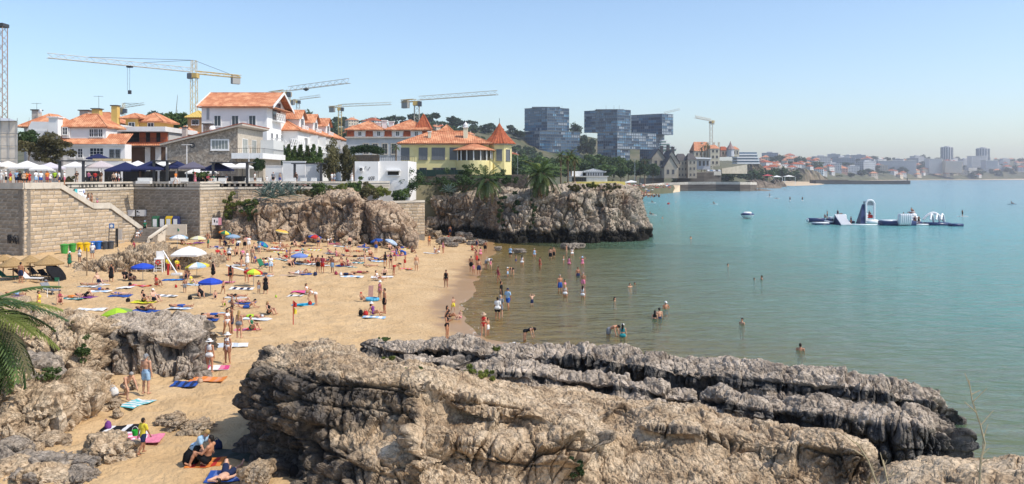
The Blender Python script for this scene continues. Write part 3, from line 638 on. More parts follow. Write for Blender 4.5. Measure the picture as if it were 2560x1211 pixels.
def ashlar(parent,a,b,z0,ztop,meshes=None,hrow=0.46,wst=(0.8,1.4),proud=0.07,zbot=None,seed=0,lim=300):
 """stones between plan points a and b, rows from z0 up to ztop(u) (u along the wall, metres); core box behind them"""
 meshes=meshes or SM
 r=random.Random(seed)
 a=Vector((a[0],a[1],0));b=Vector((b[0],b[1],0));d=b-a;L=d.length;ang=math.atan2(d.y,d.x)
 zt=ztop if callable(ztop)else(lambda u:ztop)
 zb=zbot if callable(zbot)else(lambda u:z0)
 n=14;core=B();nrm=Vector((-d.y,d.x,0)).normalized()*0.8
 if nrm.y<0:nrm=-nrm
 for i in range(n):
  u0,u1=L*i/n,L*(i+1)/n
  p0,p1=a+d*(i/n),a+d*((i+1)/n)
  core.add([(p0.x,p0.y,z0-1.5),(p1.x,p1.y,z0-1.5),(p1.x,p1.y,zt(u1)-.02),(p0.x,p0.y,zt(u0)-.02),(p0.x+nrm.x,p0.y+nrm.y,z0-1.5),(p1.x+nrm.x,p1.y+nrm.y,z0-1.5),(p1.x+nrm.x,p1.y+nrm.y,zt(u1)-.02),(p0.x+nrm.x,p0.y+nrm.y,zt(u0)-.02)],[(0,1,2,3),(3,2,6,7),(5,4,7,6),(0,3,7,4),(1,5,6,2)])
 core.obj("core",MORTAR,parent)
 z=z0;row=0;cnt=0
 while True:
  h=hrow*r.uniform(0.88,1.12)
  u=-r.uniform(0,0.7);any_=False
  while u<L:
   w=r.uniform(*wst)
   u0,u1=max(u,0),min(u+w,L)
   if u1-u0>0.15:
    top=min(zt(u0),zt(u1));
    bot=max(zb(u0),zb(u1))
    hh=min(h,top-z)
    if hh>0.12 and z+hh>bot-0.3:
     any_=True;cnt+=1
     o=bpy.data.objects.new("stone",r.choice(meshes));COL.objects.link(o);o.parent=parent
     p=a+d*(u0/L)
     o.location=(p.x,p.y,z);o.rotation_euler=(0,0,ang if nrm.dot(Vector((-math.sin(ang),math.cos(ang),0)))>0 else ang)
     o.scale=(u1-u0,proud,hh)
   u+=w
  z+=h;row+=1
  if z>max(zt(L*k/20)for k in range(21))or row>40:break
 SN[0]+=cnt
 return cnt
def coping(parent,pts,h=0.62,th=0.5,name="coping",over=0.1,m=None):
 """slab course following a 3-D line (its top on the line)"""
 b=B()
 for p,q in zip(pts[:-1],pts[1:]):
  p=Vector(p);q=Vector(q);d=(q-p);dn=Vector((d.x,d.y,0)).normalized();n=Vector((-dn.y,dn.x,0))
  if n.y<0:n=-n
  k=max(1,int(d.length/2.2))
  for i in range(k):
   s0=p+d*(i/k)+dn*0.012;s1=p+d*((i+1)/k)-dn*0.012
   f0,f1=s0-n*over,s1-n*over;g0,g1=s0+n*th,s1+n*th
   dz=Vector((0,0,h))
   b.add([f0-dz,f1-dz,g1-dz,g0-dz,f0,f1,g1,g0],[(0,3,2,1),(4,5,6,7),(0,1,5,4),(1,2,6,5),(2,3,7,6),(3,0,4,7)])
   e0,e1=s0-n*(over+0.08),s1-n*(over+0.08)
   b.add([e0-dz*1.22,e1-dz*1.22,g1-dz*1.22,g0-dz*1.22,e0-dz*1.005,e1-dz*1.005,g1-dz*1.005,g0-dz*1.005],[(0,3,2,1),(4,5,6,7),(0,1,5,4),(1,2,6,5),(2,3,7,6),(3,0,4,7)])
 return b.obj(name,m or COPING,parent)
YA=onsand(60,640)[1]
ZT=9.78
A0=(XP(-40,YA+3.0),YA+3.0);A1=(XP(60,YA),YA)
YB=onsand(330,604)[1];YB=min(YB,112)
B1=(XP(372,YB+2.0),YB+2.0)
def zat(p):return float(sand_z(p[0],p[1])[0])
w1=empty("retaining_wall",(0,0,0),0,"warm ashlar bastion wall whose coping slopes down along the beach staircase","wall","stone walls under the terrace")
LB=math.hypot(B1[0]-A1[0],B1[1]-A1[1])
def ufor(px):
 best=min(range(401),key=lambda i:abs((A1[0]+(B1[0]-A1[0])*i/400)*F/(A1[1]+(B1[1]-A1[1])*i/400)+CX-px))
 return LB*best/400
def zfor(px,py):
 u=ufor(px);return ZP(py,A1[1]+(B1[1]-A1[1])*u/LB)
prof=[(60,458),(150,457),(232,508),(275,508),(362,572),(372,580)]
PU=[ufor(p[0])for p in prof];PZ=[zfor(*p)for p in prof];PZ[0]=PZ[1]=ZT
w1top=lambda u:float(np.interp(u,PU,PZ))-0.72
ashlar(w1,A1,B1,zat(A1)-0.5,w1top,seed=1,zbot=lambda u:lerp(zat(A1),zat(B1),u/LB)-.3)
def wpt(u,z):return(A1[0]+(B1[0]-A1[0])*u/LB,A1[1]+(B1[1]-A1[1])*u/LB,z)
coping(w1,[wpt(u,z)for u,z in zip(PU,PZ)],h=0.6,th=0.45)
w0=empty("retaining_wall",(0,0,0),0,"shaded end face of the bastion with black graffiti, cut by the left edge","wall","stone walls under the terrace")
ashlar(w0,A0,A1,zat(A1)-0.5,lambda u:ZT-0.72,meshes=SM_SHADE,seed=2)
coping(w0,[(A0[0],A0[1],ZT),(A1[0],A1[1],ZT)],h=0.6,th=0.45)
YC=B1[1]+2.6
C0=(XP(120,A1[1]+9),A1[1]+9);C1=(XP(335,YC+3),YC+3);D1=(XP(500,YC-1.5),YC-1.5);E1=(XP(566,119),119.0);F1=(XP(868,124),124.0)
w2=empty("retaining_wall",(0,0,0),0,"sunlit upper wall behind the staircase, with the beach notice board on it","wall","stone walls under the terrace")
ashlar(w2,C0,C1,4.6,lambda u:ZT-1.15,seed=3)
w3=empty("retaining_wall",(0,0,0),0,"ashlar wall in shaded grey behind the recycling bins, turned away from the sun","wall","stone walls under the terrace")
ashlar(w3,C1,D1,1.6,lambda u:ZT-1.15,meshes=SM_SHADE,seed=4)
w4=empty("retaining_wall",(0,0,0),0,"sunlit ashlar wall with ivy between the grey wall and the tan cliff","wall","stone walls under the terrace")
ashlar(w4,D1,E1,1.8,lambda u:ZT-1.15,seed=5)
w5=empty("retaining_wall",(0,0,0),0,"low ashlar wall above the tan cliff, behind the agaves","wall","stone walls under the terrace")
ashlar(w5,E1,F1,6.4,lambda u:ZT-1.15,seed=6)
def balustrade(a,b,label,open_spans,seed):
 o=empty("balustrade",(0,0,0),0,label,"balustrade","balustrades along the terrace edge")
 z=ZT
 coping(o,[(*a,z),(*b,z)],h=0.2,th=0.38,name="rail",over=0.02)
 coping(o,[(*a,z-0.82),(*b,z-0.82)],h=0.26,th=0.45,name="plinth",over=0.06)
 a_=Vector((*a,0));d=Vector((*b,0))-a_;L=d.length;ang=math.atan2(d.y,d.x)
 me=B().cbox((0,0.2,0),(0.3,0.22,0.38)).mesh("baluster",COPING)
 cur=0.0
 for s0,s1 in open_spans+[(1.0,1.0)]:
  if s0>cur:
   c=a_+d*((cur+s0)/2)
   B().cbox((0,0.2,0),((s0-cur)*L,0.3,0.40)).obj("panel",COPING,o).matrix_local=Matrix.Translation((c.x,c.y,z-0.51))@Matrix.Rotation(ang,4,'Z')
  n=int((s1-s0)*L/0.72)
  for i in range(n):
   p=a_+d*(s0+(s1-s0)*(i+0.5)/n)
   q=bpy.data.objects.new("baluster",me);link(q,o);q.location=(p.x,p.y,z-0.51);q.rotation_euler=(0,0,ang)
  cur=s1
 return o
balustrade(C0,C1,"stone balustrade above the notice board",[(0.05,0.25),(0.33,0.55),(0.62,0.78),(0.82,0.95)],1)
balustrade(C1,D1,"stone balustrade above the grey wall and the recycling bins",[(0.25,0.8)],2)
balustrade(D1,E1,"short solid balustrade at the bend above the ivy",[(0.75,1.0)],3)
balustrade(E1,F1,"long stone balustrade above the agaves, red graffiti on its panels",[(0.0,0.36),(0.44,0.8)],4)
F2=(XP(975,128),128.0)
balustrade(F1,F2,"weathered balustrade above the scrubby end of the cliff",[(0.0,0.5)],5)
def scrawl(name,label,org,ux,w,h,col,seed,cat="graffiti",n=7,th=0.09):
 r=random.Random(seed);b=B();ux=Vector((ux[0],ux[1],0)).normalized();nn=Vector((ux.y,-ux.x,0))
 for k in range(n):
  cx,cz=w*(k+0.5)/n,h/2
  pts=[]
  for j in range(6):
   an=j/5*r.uniform(3,6)+r.uniform(0,6)
   pts.append(Vector(org)+ux*(cx+w/n*0.62*math.cos(an))+Vector((0,0,cz+h*0.46*math.sin(an)))+nn*0.02)
  for p,q in zip(pts[:-1],pts[1:]):
   d=(q-p).normalized();s_=Vector((0,0,1))if abs(d.z)<.7 else ux
   b.add([p-s_*th,q-s_*th,q+s_*th,p+s_*th,p-s_*th+nn*.004,q-s_*th+nn*.004,q+s_*th+nn*.004,p+s_*th+nn*.004],[(0,1,2,3),(7,6,5,4),(0,4,5,1),(2,6,7,3)])
 return tag(b.obj(name,col),label,cat)
dA=Vector((A1[0]-A0[0],A1[1]-A0[1],0)).normalized()
gp=Vector((A1[0],A1[1],0))-dA*2.75+Vector((dA.y,-dA.x,0))*0.16
scrawl("graffiti","black spray-painted graffiti letters on the shaded end of the bastion",(gp.x,gp.y,zat(A1)+1.3),dA,2.2,1.15,flat("black_spray",(0.012,0.012,0.014),0.8),5,n=6,th=0.06)
dE=Vector((F1[0]-E1[0],F1[1]-E1[1],0)).normalized()
for px,lb in((638,"faded red graffiti on the balustrade near the round tree"),(748,"faded red graffiti on the balustrade near the pergola end")):
 Yg=119+5*(px-566)/302
 scrawl("graffiti",lb,(XP(px,Yg),Yg-0.14,ZT-0.72),dE,1.2,0.36,flat("red_spray",(0.35,0.16,0.13),0.9),px,n=4,th=0.03)
w6=empty("retaining_wall",(0,0,0),0,"pale block wall between the tan cliff and the dark headland, half in shade","wall","stone walls under the terrace")
g0=(XP(930,121.5),121.5);g1=(XP(1062,126),126.0)
ashlar(w6,g0,g1,1.5,ZP(508,123),seed=8)
coping(w6,[(*g0,ZP(504,121.5)),(*g1,ZP(501,126))],h=0.25,th=0.5)
w7=empty("garden_wall",(0,0,0),0,"dark rubble wall with creepers under the yellow villa's garden","wall")
RUB=mat("dark_rubble",(0.13,0.10,0.075),(0.26,0.21,0.16),scale=1.2,rough=0.95,bump=1.0,bscale=4,rnd=0.25,detail=6)
SMR=[stone_mesh(20+k,RUB)for k in range(4)]
ashlar(w7,(XP(1048,144),144),(XP(1320,137.5),137.5),7.2,ZP(437,136),meshes=SMR,hrow=0.5,wst=(0.6,1.3),seed=9)
st_=empty("beach_staircase",(0,0,0),0,"stone steps coming down behind the bastion to the sand, people on the landing","staircase")
ln0=PU[2];dW=Vector((B1[0]-A1[0],B1[1]-A1[1],0)).normalized();nW=Vector((-dW.y,dW.x,0))
def strip(u0,u1,z,zb,name,off=(0.45,3.2),m=COPING):
 p0=Vector(wpt(u0,0));p1=Vector(wpt(u1,0));a_,b_=nW*off[0],nW*off[1]
 return B().add([*(Vector((q.x,q.y,zb))for q in(p0+a_,p1+a_,p1+b_,p0+b_)),*(Vector((q.x,q.y,z))for q in(p0+a_,p1+a_,p1+b_,p0+b_))],[(0,3,2,1),(4,5,6,7),(0,1,5,4),(1,2,6,5),(2,3,7,6),(3,0,4,7)]).obj(name,m,st_)
zl=PZ[2]-0.4;zq=PZ[4]-0.9
strip(PU[2],PU[3],zl,0.5,"landing")
for u0,u1,z0,z1,n in((PU[1],PU[2],ZT-0.4,zl,12),(PU[3],PU[4],zl,zq,14)):
 for i in range(n):
  strip(lerp(u0,u1,i/n),lerp(u0,u1,(i+1)/n),lerp(z0,z1,(i+1)/n),0.5,"step")
strip(PU[4],LB+2.5,zq,0.4,"landing")
LF=empty("lower_steps",(0,0,0),0,"short flight of dark steps from the last landing to the sand, beside the bins","staircase")
p_s=onsand(352,608);zz0=p_s[2];nst=9
DARKST=mat("worn_step_stone",(0.17,0.145,0.12),(0.27,0.235,0.195),scale=2,rough=0.9)
for i in range(nst):
 Yq=p_s[1]+0.3*i
 B().box(XP(330+i*1.5,Yq),XP(377+i*2.5,Yq),Yq,Yq+3.0,zz0-0.5,zz0+0.2*(i+1)).obj("step",DARKST,LF)
pr=B();q0=Vector((XP(372,p_s[1]),p_s[1]-0.2,zz0));q1=Vector((XP(414,p_s[1]+4),p_s[1]+4.0,zz0+1.4));q2=Vector((XP(465,p_s[1]+4.2),p_s[1]+4.2,zz0+1.4))
LP_=empty("stair_parapet",(0,0,0),0,"pale stone parapet with slots, sloping beside the lower steps then level under the recycling bins","parapet")
def slab(a,b,h,th,zb,nm,m=COPING):
 d=Vector((b.x-a.x,b.y-a.y,0)).normalized();n=Vector((-d.y,d.x,0))*th
 return B().add([(a.x,a.y,zb),(b.x,b.y,zb),(b.x+n.x,b.y+n.y,zb),(a.x+n.x,a.y+n.y,zb),(a.x,a.y,a.z+h),(b.x,b.y,b.z+h),(b.x+n.x,b.y+n.y,b.z+h),(a.x+n.x,a.y+n.y,a.z+h)],[(0,3,2,1),(4,5,6,7),(0,1,5,4),(1,2,6,5),(2,3,7,6),(3,0,4,7)]).obj(nm,m,LP_)
slab(q0,q1,0.15,0.35,zz0-0.4,"sloping_base");slab(q1,q2,0.85,0.4,zz0+.8,"level_parapet")
for i in range(5):
 c=q0.lerp(q1,i/4.0);slab(Vector((c.x-.14,c.y-.02,c.z+.15)),Vector((c.x+.14,c.y+.04,c.z+.18)),0.5,0.3,c.z,"post")
slab(q0+Vector((0,-.03,.62)),q1+Vector((0,-.03,.62)),0.2,0.42,0,"rail")if False else None
rl=B();a_,b_=q0+Vector((0,-.04,.6)),q1+Vector((0,-.04,.6))
rl.add([a_,b_,b_+Vector((.3,.3,0)),a_+Vector((.3,.3,0)),a_+Vector((0,0,.24)),b_+Vector((0,0,.24)),b_+Vector((.3,.3,.24)),a_+Vector((.3,.3,.24))],[(0,3,2,1),(4,5,6,7),(0,1,5,4),(1,2,6,5),(2,3,7,6),(3,0,4,7)])
rl.obj("rail",COPING,LP_)
ashlar(LP_,(q1.x,q1.y-.02),(q2.x,q2.y-.02),zz0-0.4,lambda u:zz0+.8,seed=12)
tp=B();tz=ZT-0.3
tp.add([(A0[0],A0[1]+.4,tz),(A1[0],A1[1]+.4,tz),(*C0,tz),(C0[0]-12,C0[1],tz)],[(0,1,2,3)])
tp.add([(C0[0]-30,C0[1]+.2,tz),(C1[0],C1[1]+.3,tz),(D1[0],D1[1]+.3,tz),(E1[0],E1[1]+.3,tz),(F1[0],F1[1]+.3,tz),(F2[0],F2[1]+.3,tz),(XP(975,150),150,tz),(C0[0]-30,150,tz)],[tuple(range(8))])
tag(tp.obj("terrace_paving",mat("terrace_paving",(0.38,0.35,0.31),(0.47,0.44,0.39),scale=0.7,rough=0.85)),kind='structure')
# ---- building kit
ROOF=mat("terracotta_tiles",(0.38,0.135,0.065),(0.55,0.235,0.12),scale=1.6,rough=0.85,detail=8,stretch=(1,1,1),c3=(0.62,0.31,0.17),scale3=0.7)
ROOFD=mat("dark_terracotta_tiles",(0.25,0.06,0.03),(0.42,0.12,0.05),scale=2,rough=0.85,detail=8)
WALLW=mat("white_render",(0.72,0.71,0.69),(0.80,0.79,0.77),scale=0.4,rough=0.85,detail=8)
YELLOW=mat("yellow_render",(0.71,0.60,0.28),(0.80,0.70,0.36),scale=0.4,rough=0.85,detail=8)
OCHRE=mat("ochre_render",(0.55,0.36,0.10),(0.64,0.44,0.15),scale=0.4,rough=0.85)
GREYST=mat("grey_house_stone",(0.20,0.17,0.14),(0.42,0.36,0.29),scale=2.6,rough=0.95,bump=0.9,bscale=3.5,detail=5,lo=0.42,hi=0.58,c3=(0.27,0.22,0.17),scale3=1.4)
TRIM=mat("stone_trim",(0.42,0.38,0.33),(0.52,0.48,0.42),scale=2,rough=0.85)
SHUT=flat("dark_opening",(0.02,0.018,0.016),0.7)
REDW=mat("red_cedar_panel",(0.42,0.10,0.04),(0.52,0.15,0.06),scale=3,rough=0.7,stretch=(1,1,8))
BLUEW=flat("shaded_glass",(0.05,0.06,0.075),0.1,spec=0.6)
WC={}
def window(root,x,y,z,w,h,rz=0.0,nx=2,nz=2,fm=None,pm=None,trim=0.09,name="window"):
 """frame with sill, mullions and a recessed pane; (x, y, z) = bottom centre on the wall face, facing local -y"""
 fm=fm or WHITE;pm=pm or GLASS
 key=(round(w,2),round(h,2),nx,nz,fm.name,pm.name,trim)
 if key not in WC:
  b=B();t=trim
  b.box(-w/2-t,-w/2,-0.09,0.03,-t,h+t);b.box(w/2,w/2+t,-0.09,0.03,-t,h+t)
  b.box(-w/2,w/2,-0.09,0.03,h,h+t);b.box(-w/2-0.05-t,w/2+0.05+t,-0.16,0.03,-t-0.07,-t);b.box(-w/2,w/2,-0.09,0.03,-t,0)
  for i in range(1,nx):b.box(-w/2+w*i/nx-0.03,-w/2+w*i/nx+0.03,-0.06,0.02,0,h)
  for k in range(1,nz):b.box(-w/2,w/2,-0.055,0.02,h*k/nz-0.025,h*k/nz+0.025)
  p=B().box(-w/2,w/2,-0.03,0.02,0,h)
  WC[key]=(b.mesh("frame",fm),p.mesh("pane",pm))
 o=meobj(name,WC[key][0],root);o.location=(x,y,z);o.rotation_euler=(0,0,rz)
 meobj("pane",WC[key][1],o)
 return o
def tile_plane(b,e0,e1,up,a=0.0,c=1.0,pitch=0.34,amp=0.06,rows=0):
 """roof plane with rolled tiles running up the slope: eave e0-e1, up = slope vector; ridge spans a..c of the eave"""
 e0=Vector(e0);e1=Vector(e1);up=Vector(up);d=e1-e0;L=d.length
 n=max(4,int(L/pitch));nn=d.cross(up).normalized()
 if nn.z<0:nn=-nn
 vs=[];base=len(b.v)
 for i in range(2*n+1):
  s=i/(2*n)
  t=1.0
  if a>0:t=min(t,s/a)
  if c<1:t=min(t,(1-s)/(1-c))
  o=nn*(amp if i%2 else-amp*0.2)
  p=e0+d*s+o
  vs+=[p,p+up*max(t,0.001)]
 b.add(vs,[(2*i,2*i+2,2*i+3,2*i+1)for i in range(2*n)])
 return b
def hip_roof(root,x0,x1,y0,y1,z,h,over=0.45,m=None,gx=None,name="roof",gable=False,pitch=0.34):
 """hip roof (ridge along the longer side); gable=True: ridge along x with vertical ends"""
 x0-=over;x1+=over;y0-=over;y1+=over
 b=B();w,d=x1-x0,y1-y0
 if w>=d or gable:
  r=d/2;q=0 if gable else min(r/w,0.5)
  tile_plane(b,(x0,y0,z),(x1,y0,z),(0,r,h),q,1-q,pitch);tile_plane(b,(x1,y1,z),(x0,y1,z),(0,-r,h),q,1-q,pitch)
  if not gable:
   tile_plane(b,(x1,y0,z),(x1,y1,z),(-w*q,0,h),.5,.5,pitch);tile_plane(b,(x0,y1,z),(x0,y0,z),(w*q,0,h),.5,.5,pitch)
  b.tube((x0+w*q,y0+r,z+h+.02),(x1-w*q,y0+r,z+h+.02),0.13)
  if not gable:
   for xx,yy,rx in((x0,y0,x0+w*q),(x0,y1,x0+w*q),(x1,y0,x1-w*q),(x1,y1,x1-w*q)):b.tube((xx,yy,z),(rx,y0+r,z+h),0.12)
 else:
  r=w/2;q=min(r/d,0.5)
  tile_plane(b,(x1,y0,z),(x1,y1,z),(-r,0,h),q,1-q,pitch);tile_plane(b,(x0,y1,z),(x0,y0,z),(r,0,h),q,1-q,pitch)
  tile_plane(b,(x0,y0,z),(x1,y0,z),(0,d*q,h),.5,.5,pitch);tile_plane(b,(x1,y1,z),(x0,y1,z),(0,-d*q,h),.5,.5,pitch)
  b.tube((x0+r,y0+d*q,z+h),(x0+r,y1-d*q,z+h),0.13)
  for xx,yy,ry in((x0,y0,y0+d*q),(x1,y0,y0+d*q),(x0,y1,y1-d*q),(x1,y1,y1-d*q)):b.tube((xx,yy,z),(x0+r,ry,z+h),0.12)
 b.box(x0+.05,x1-.05,y0+.05,y1-.05,z-0.16,z-0.02)
 return b.obj(name,m or ROOF,root)
def wallbox(root,x0,x1,y0,y1,z0,z1,m,name="wall"):return B().box(x0,x1,y0,y1,z0,z1).obj(name,m,root)
def chimney(root,x,y,z0,z1,w,m,cap=None):
 o=B().box(x-w/2,x+w/2,y-w/2,y+w/2,z0,z1).obj("chimney",m,root)
 B().box(x-w*.65,x+w*.65,y-w*.65,y+w*.65,z1,z1+0.18).obj("cap",cap or m,o);return o
class Fr:
 """pixel helper for an axis-aligned building whose front plane is at depth Y"""
 def __init__(s,Y):s.Y=Y
 def x(s,px,Y=None):return XP(px,Y or s.Y)
 def z(s,py,Y=None):return ZP(py,Y or s.Y)
TZ=ZT-0.3
f=Fr(150);h1=empty("house",(0,0,0),0,"tall white house with a long plain orange roof and a gable with fretwork balconies","house")
x0,x1,y1,ze,zr=f.x(504),f.x(667),162.6,f.z(266),ZP(233,156.3)
wallbox(h1,x0,x1,150,y1,TZ-1,ze,WALLW)
B().add([(x1,150,ze),(x1,y1,ze),(x1,156.3,zr-.15),(x1-.3,150,ze),(x1-.3,y1,ze),(x1-.3,156.3,zr-.15)],[(0,1,2),(5,4,3),(0,2,5,3),(1,4,5,2)]).obj("gable_wall",WALLW,h1)
hip_roof(h1,x0,x1+0.7,150,y1,ze-0.1,zr-ze+.1,over=0.75,gable=True,pitch=0.3)
for yy in(149.2,y1+.8):
 s_=1 if yy<156 else-1
 for xx in(x0-.78,x1+1.42):B().add([(xx,yy,ze-.45),(xx+.12,yy,ze-.45),(xx+.12,yy,ze+.1),(xx,yy,ze+.1),(xx,156.3,zr-.3),(xx+.12,156.3,zr-.3),(xx+.12,156.3,zr+.2),(xx,156.3,zr+.2)],[(0,1,2,3),(7,6,5,4),(0,3,7,4),(1,5,6,2),(3,2,6,7),(0,4,5,1)]).obj("bargeboard",WHITE,h1)
for px in(544,588,631):window(h1,f.x(px),149.99,f.z(315),1.15,1.85,0,2,1,fm=WHITE,trim=0.16)
def lattice(root,x0,x1,y,z0,z1,rz_pts=None,n=5):
 """white fretwork balustrade along x"""
 b=B();b.box(x0,x1,y-.05,y+.05,z1-.1,z1);b.box(x0,x1,y-.05,y+.05,z0,z0+.1)
 w=(x1-x0)/n
 for i in range(n+1):b.box(x0+i*w-.05,x0+i*w+.05,y-.06,y+.06,z0,z1)
 for i in range(n):
  a,c=x0+i*w,x0+(i+1)*w
  for p,q in(((a,y,z0),(c,y,z1)),((a,y,z1),(c,y,z0))):b.tube(p,q,.055,n=4)
  b.lathe([(w*.22,-.04),(w*.3,-.04),(w*.3,.04),(w*.22,.04)],8)if False else None
 return b
def lattice_y(root,x,y0,y1,z0,z1,n=5,name="balcony_rail"):
 o=lattice(root,y0,y1,0,z0,z1,n=n).obj(name,WHITE,root);o.location=(x,0,0);o.rotation_euler=(0,0,R(90));return o
B().box(x1,x1+0.12,153.6,158.6,ze-2.2,ze+1.2).obj("loggia",BLUEW,h1)
lattice_y(h1,x1+0.9,153.3,158.8,ze-2.4,ze-1.0,4);B().box(x1,x1+1,153.3,158.8,ze-2.6,ze-2.4).obj("balcony",WHITE,h1)
for yy in(153,156.3,159.6):window(h1,x1+.01,yy,ze-7.2,1.3,2.3,R(90),2,2)
B().box(x1,x1+4.2,151.2,161.6,ze-8.0,ze-7.6).obj("balcony",WHITE,h1)
lattice_y(h1,x1+4.1,151.2,161.6,ze-7.6,ze-5.9,7)
lattice(h1,x1,x1+4.1,151.2,ze-7.6,ze-5.9,n=3).obj("balcony_rail",WHITE,h1)
for yy in(151.4,156.4,161.4):B().tube((x1+3.9,yy,TZ),(x1+3.9,yy,ze-8),.16).obj("post",WHITE,h1)
for yy in(154,158.5):window(h1,x1+.01,yy,ze-12.6,2.2,2.4,R(90),2,2)
B().box(f.x(517),f.x(523),149.9,150,f.z(300),f.z(270)).obj("drainpipe",GREYM,h1)
f=Fr(132);h2=empty("house",(0,0,0),0,"grey stone house with one long sloping roof, white balcony slab and small round window","house")
x0,x1,y1=f.x(418),f.x(594),145.3
zl_,zr_=f.z(362),f.z(319)
B().prism([(x0,TZ-1),(x1,TZ-1),(x1,zr_),(x0,zl_)],132,y1).obj("wall",GREYST,h2)
b=B();dz=(zr_-zl_)/(x1-x0)
b.prism([(x0-.9,zl_-.9*dz+.05),(x1+1.0,zr_+1.0*dz+.05),(x1+1.0,zr_+1.0*dz+.35),(x0-.9,zl_-.9*dz+.35)],131.2,y1+.6)
b.obj("roof_slab",mat("roof_edge_beige",(0.42,0.36,0.30),(0.5,0.44,0.37),scale=2),h2)
B().prism([(x0-.95,zl_-.95*dz+.36),(x1+1.05,zr_+1.05*dz+.36),(x1+1.05,zr_+1.05*dz+.48),(x0-.95,zl_-.95*dz+.48)],131.15,y1+.7).obj("roof",ROOFD,h2)
wallbox(h2,x1,x1+.02,132.02,145.2,TZ,zr_-.1,mat("pale_stone_cladding",(0.40,0.35,0.28),(0.52,0.46,0.38),scale=2,rough=0.9,bump=0.5),"side_cladding")
window(h2,f.x(550),131.99,f.z(373),2.6,1.4,0,5,1,trim=0.22,pm=flat("curtained_glass",(0.24,0.26,0.24),0.3))
o=B().lathe([(0.25,-.06),(.42,-.06),(.42,.06),(.25,.06)],14).obj("round_window",STEEL,h2);o.location=(f.x(481),131.96,f.z(364));o.rotation_euler=(R(90),0,0)
for yy,w in((135.5,2.4),(140.2,2.2)):window(h2,x1+.03,yy,f.z(386),w,2.6,R(90),3,1,pm=flat("curtained_glass",(0.24,0.26,0.24),0.3))
B().box(f.x(587),x1+4.6,130.4,143.5,f.z(397,130.4),f.z(383,130.4)).obj("balcony",WHITE,h2)
zb_=f.z(383,130.4)
b=B()
for i in range(15):b.tube((f.x(587)+.2+i*.36,130.6,zb_),(f.x(587)+.2+i*.36,130.6,zb_+.75),.02,n=4)
for i in range(24):b.tube((x1+4.5,130.8+i*.54,zb_),(x1+4.5,130.8+i*.54,zb_+.75),.02,n=4)
b.tube((f.x(587)+.1,130.6,zb_+.78),(x1+4.5,130.6,zb_+.78),.035);b.tube((x1+4.5,130.6,zb_+.78),(x1+4.5,143.4,zb_+.78),.035)
b.obj("railing",STEEL,h2)
B().box(x1+2.2,x1+4.4,137,143,zb_,zb_+2.4).obj("privacy_screen",mat("screen_panel",(0.55,0.56,0.54),(0.6,0.6,0.58)),h2)
wallbox(h2,x1,x1+3.6,134,144,TZ-.5,f.z(397,130.4),mat("pale_stone_cladding",(0,0,0)),"lower_wall")
for yy in(136,140):window(h2,x1+3.61,yy,TZ+.9,1.6,1.4,R(90),2,1)
for px,pt,pb,w in((462,320,348,.7),(520,312,335,1.2)):chimney(h2,XP(px,136),136,ZP(pb,136)-1.5,ZP(pt,136),w,GREYST if w>1 else TRIM,STEEL)
o=B().lathe([(0.02,0.16),(.28,.12),(.48,0),(.5,0.02),(.28,.15)],14).obj("satellite_dish",WHITE,h2);o.location=(XP(531,135),135,ZP(322,135));o.rotation_euler=(R(80),0,R(30))
b=B().tube((XP(531,135),135.1,ZP(338,135)),(XP(531,135),135.1,ZP(322,135)),.04);b.obj("dish_mast",STEEL,h2)
f=Fr(160);h3=empty("house",(0,0,0),0,"long white guest house with three gabled dormers and a row of balconies","house")
x1=f.x(745);x0=x1-13;ze=f.z(326)
wallbox(h3,x0,x1,160,204,TZ,ze,WALLW)
hip_roof(h3,x0,x1,160,204,ze,4.0,over=0.7)
for i,yy in enumerate((166.5,178,190)):
 zt_=ze+1.2
 d_=B().box(x1-4.6,x1-.9,yy-2.2,yy+2.2,ze+.2,zt_+1.6)
 d_.add([(x1-.9,yy-2.2,zt_+1.6),(x1-.9,yy+2.2,zt_+1.6),(x1-.9,yy,zt_+3.2),(x1-4.6,yy-2.2,zt_+1.6),(x1-4.6,yy+2.2,zt_+1.6),(x1-4.6,yy,zt_+3.2)],[(0,1,2),(5,4,3)])
 d_=d_.obj("dormer",WALLW,h3)
 r_=B();tile_plane(r_,(x1-.3,yy-2.7,zt_+1.3),(x1-6,yy-2.7,zt_+1.3),(0,2.7,2.1));tile_plane(r_,(x1-.3,yy+2.7,zt_+1.3),(x1-6,yy+2.7,zt_+1.3),(0,-2.7,2.1));r_.obj("dormer_roof",ROOF,d_)
 window(h3,x1-.89,yy,zt_-.5,2.2,2.0,R(90),3,1)
 lattice_y(h3,x1-.2,yy-2.4,yy+2.4,zt_-1.0,zt_+.1,4)
for i in range(5):
 yy=166+i*7.4
 B().box(x1,x1+1.6,yy-3.4,yy+3.2,ze-4.1,ze-3.9).obj("balcony",WHITE,h3)
 lattice_y(h3,x1+1.55,yy-3.4,yy+3.2,ze-3.9,ze-2.7,3)
 B().box(x1,x1+1.7,yy+3.2,yy+3.4,ze-5.2,ze-.6).obj("divider",WHITE,h3)
 window(h3,x1+.01,yy,ze-3.7,2.4,2.4,R(90),3,1)
window(h3,f.x(733),159.99,ze-4,1.4,2,0)
f=Fr(185);h4=empty("house",(0,0,0),0,"grand old house with a red mansard storey, oval dormer windows and white chimneys","house")
x0,x1=f.x(866),f.x(1074);zm0,zm1=f.z(346),f.z(325)
wallbox(h4,x0,x1,185,197,TZ,zm0,mat("pale_blue_stucco",(0.42,0.45,0.48),(0.52,0.53,0.54),scale=.5))
B().box(x0-.3,x1+.3,184.6,197.3,zm0,zm0+.35).obj("cornice",TRIM,h4)
wallbox(h4,x0+.2,x1-.2,185.3,196.8,zm0+.35,zm1,WHITE,"mansard_storey")
n_=9
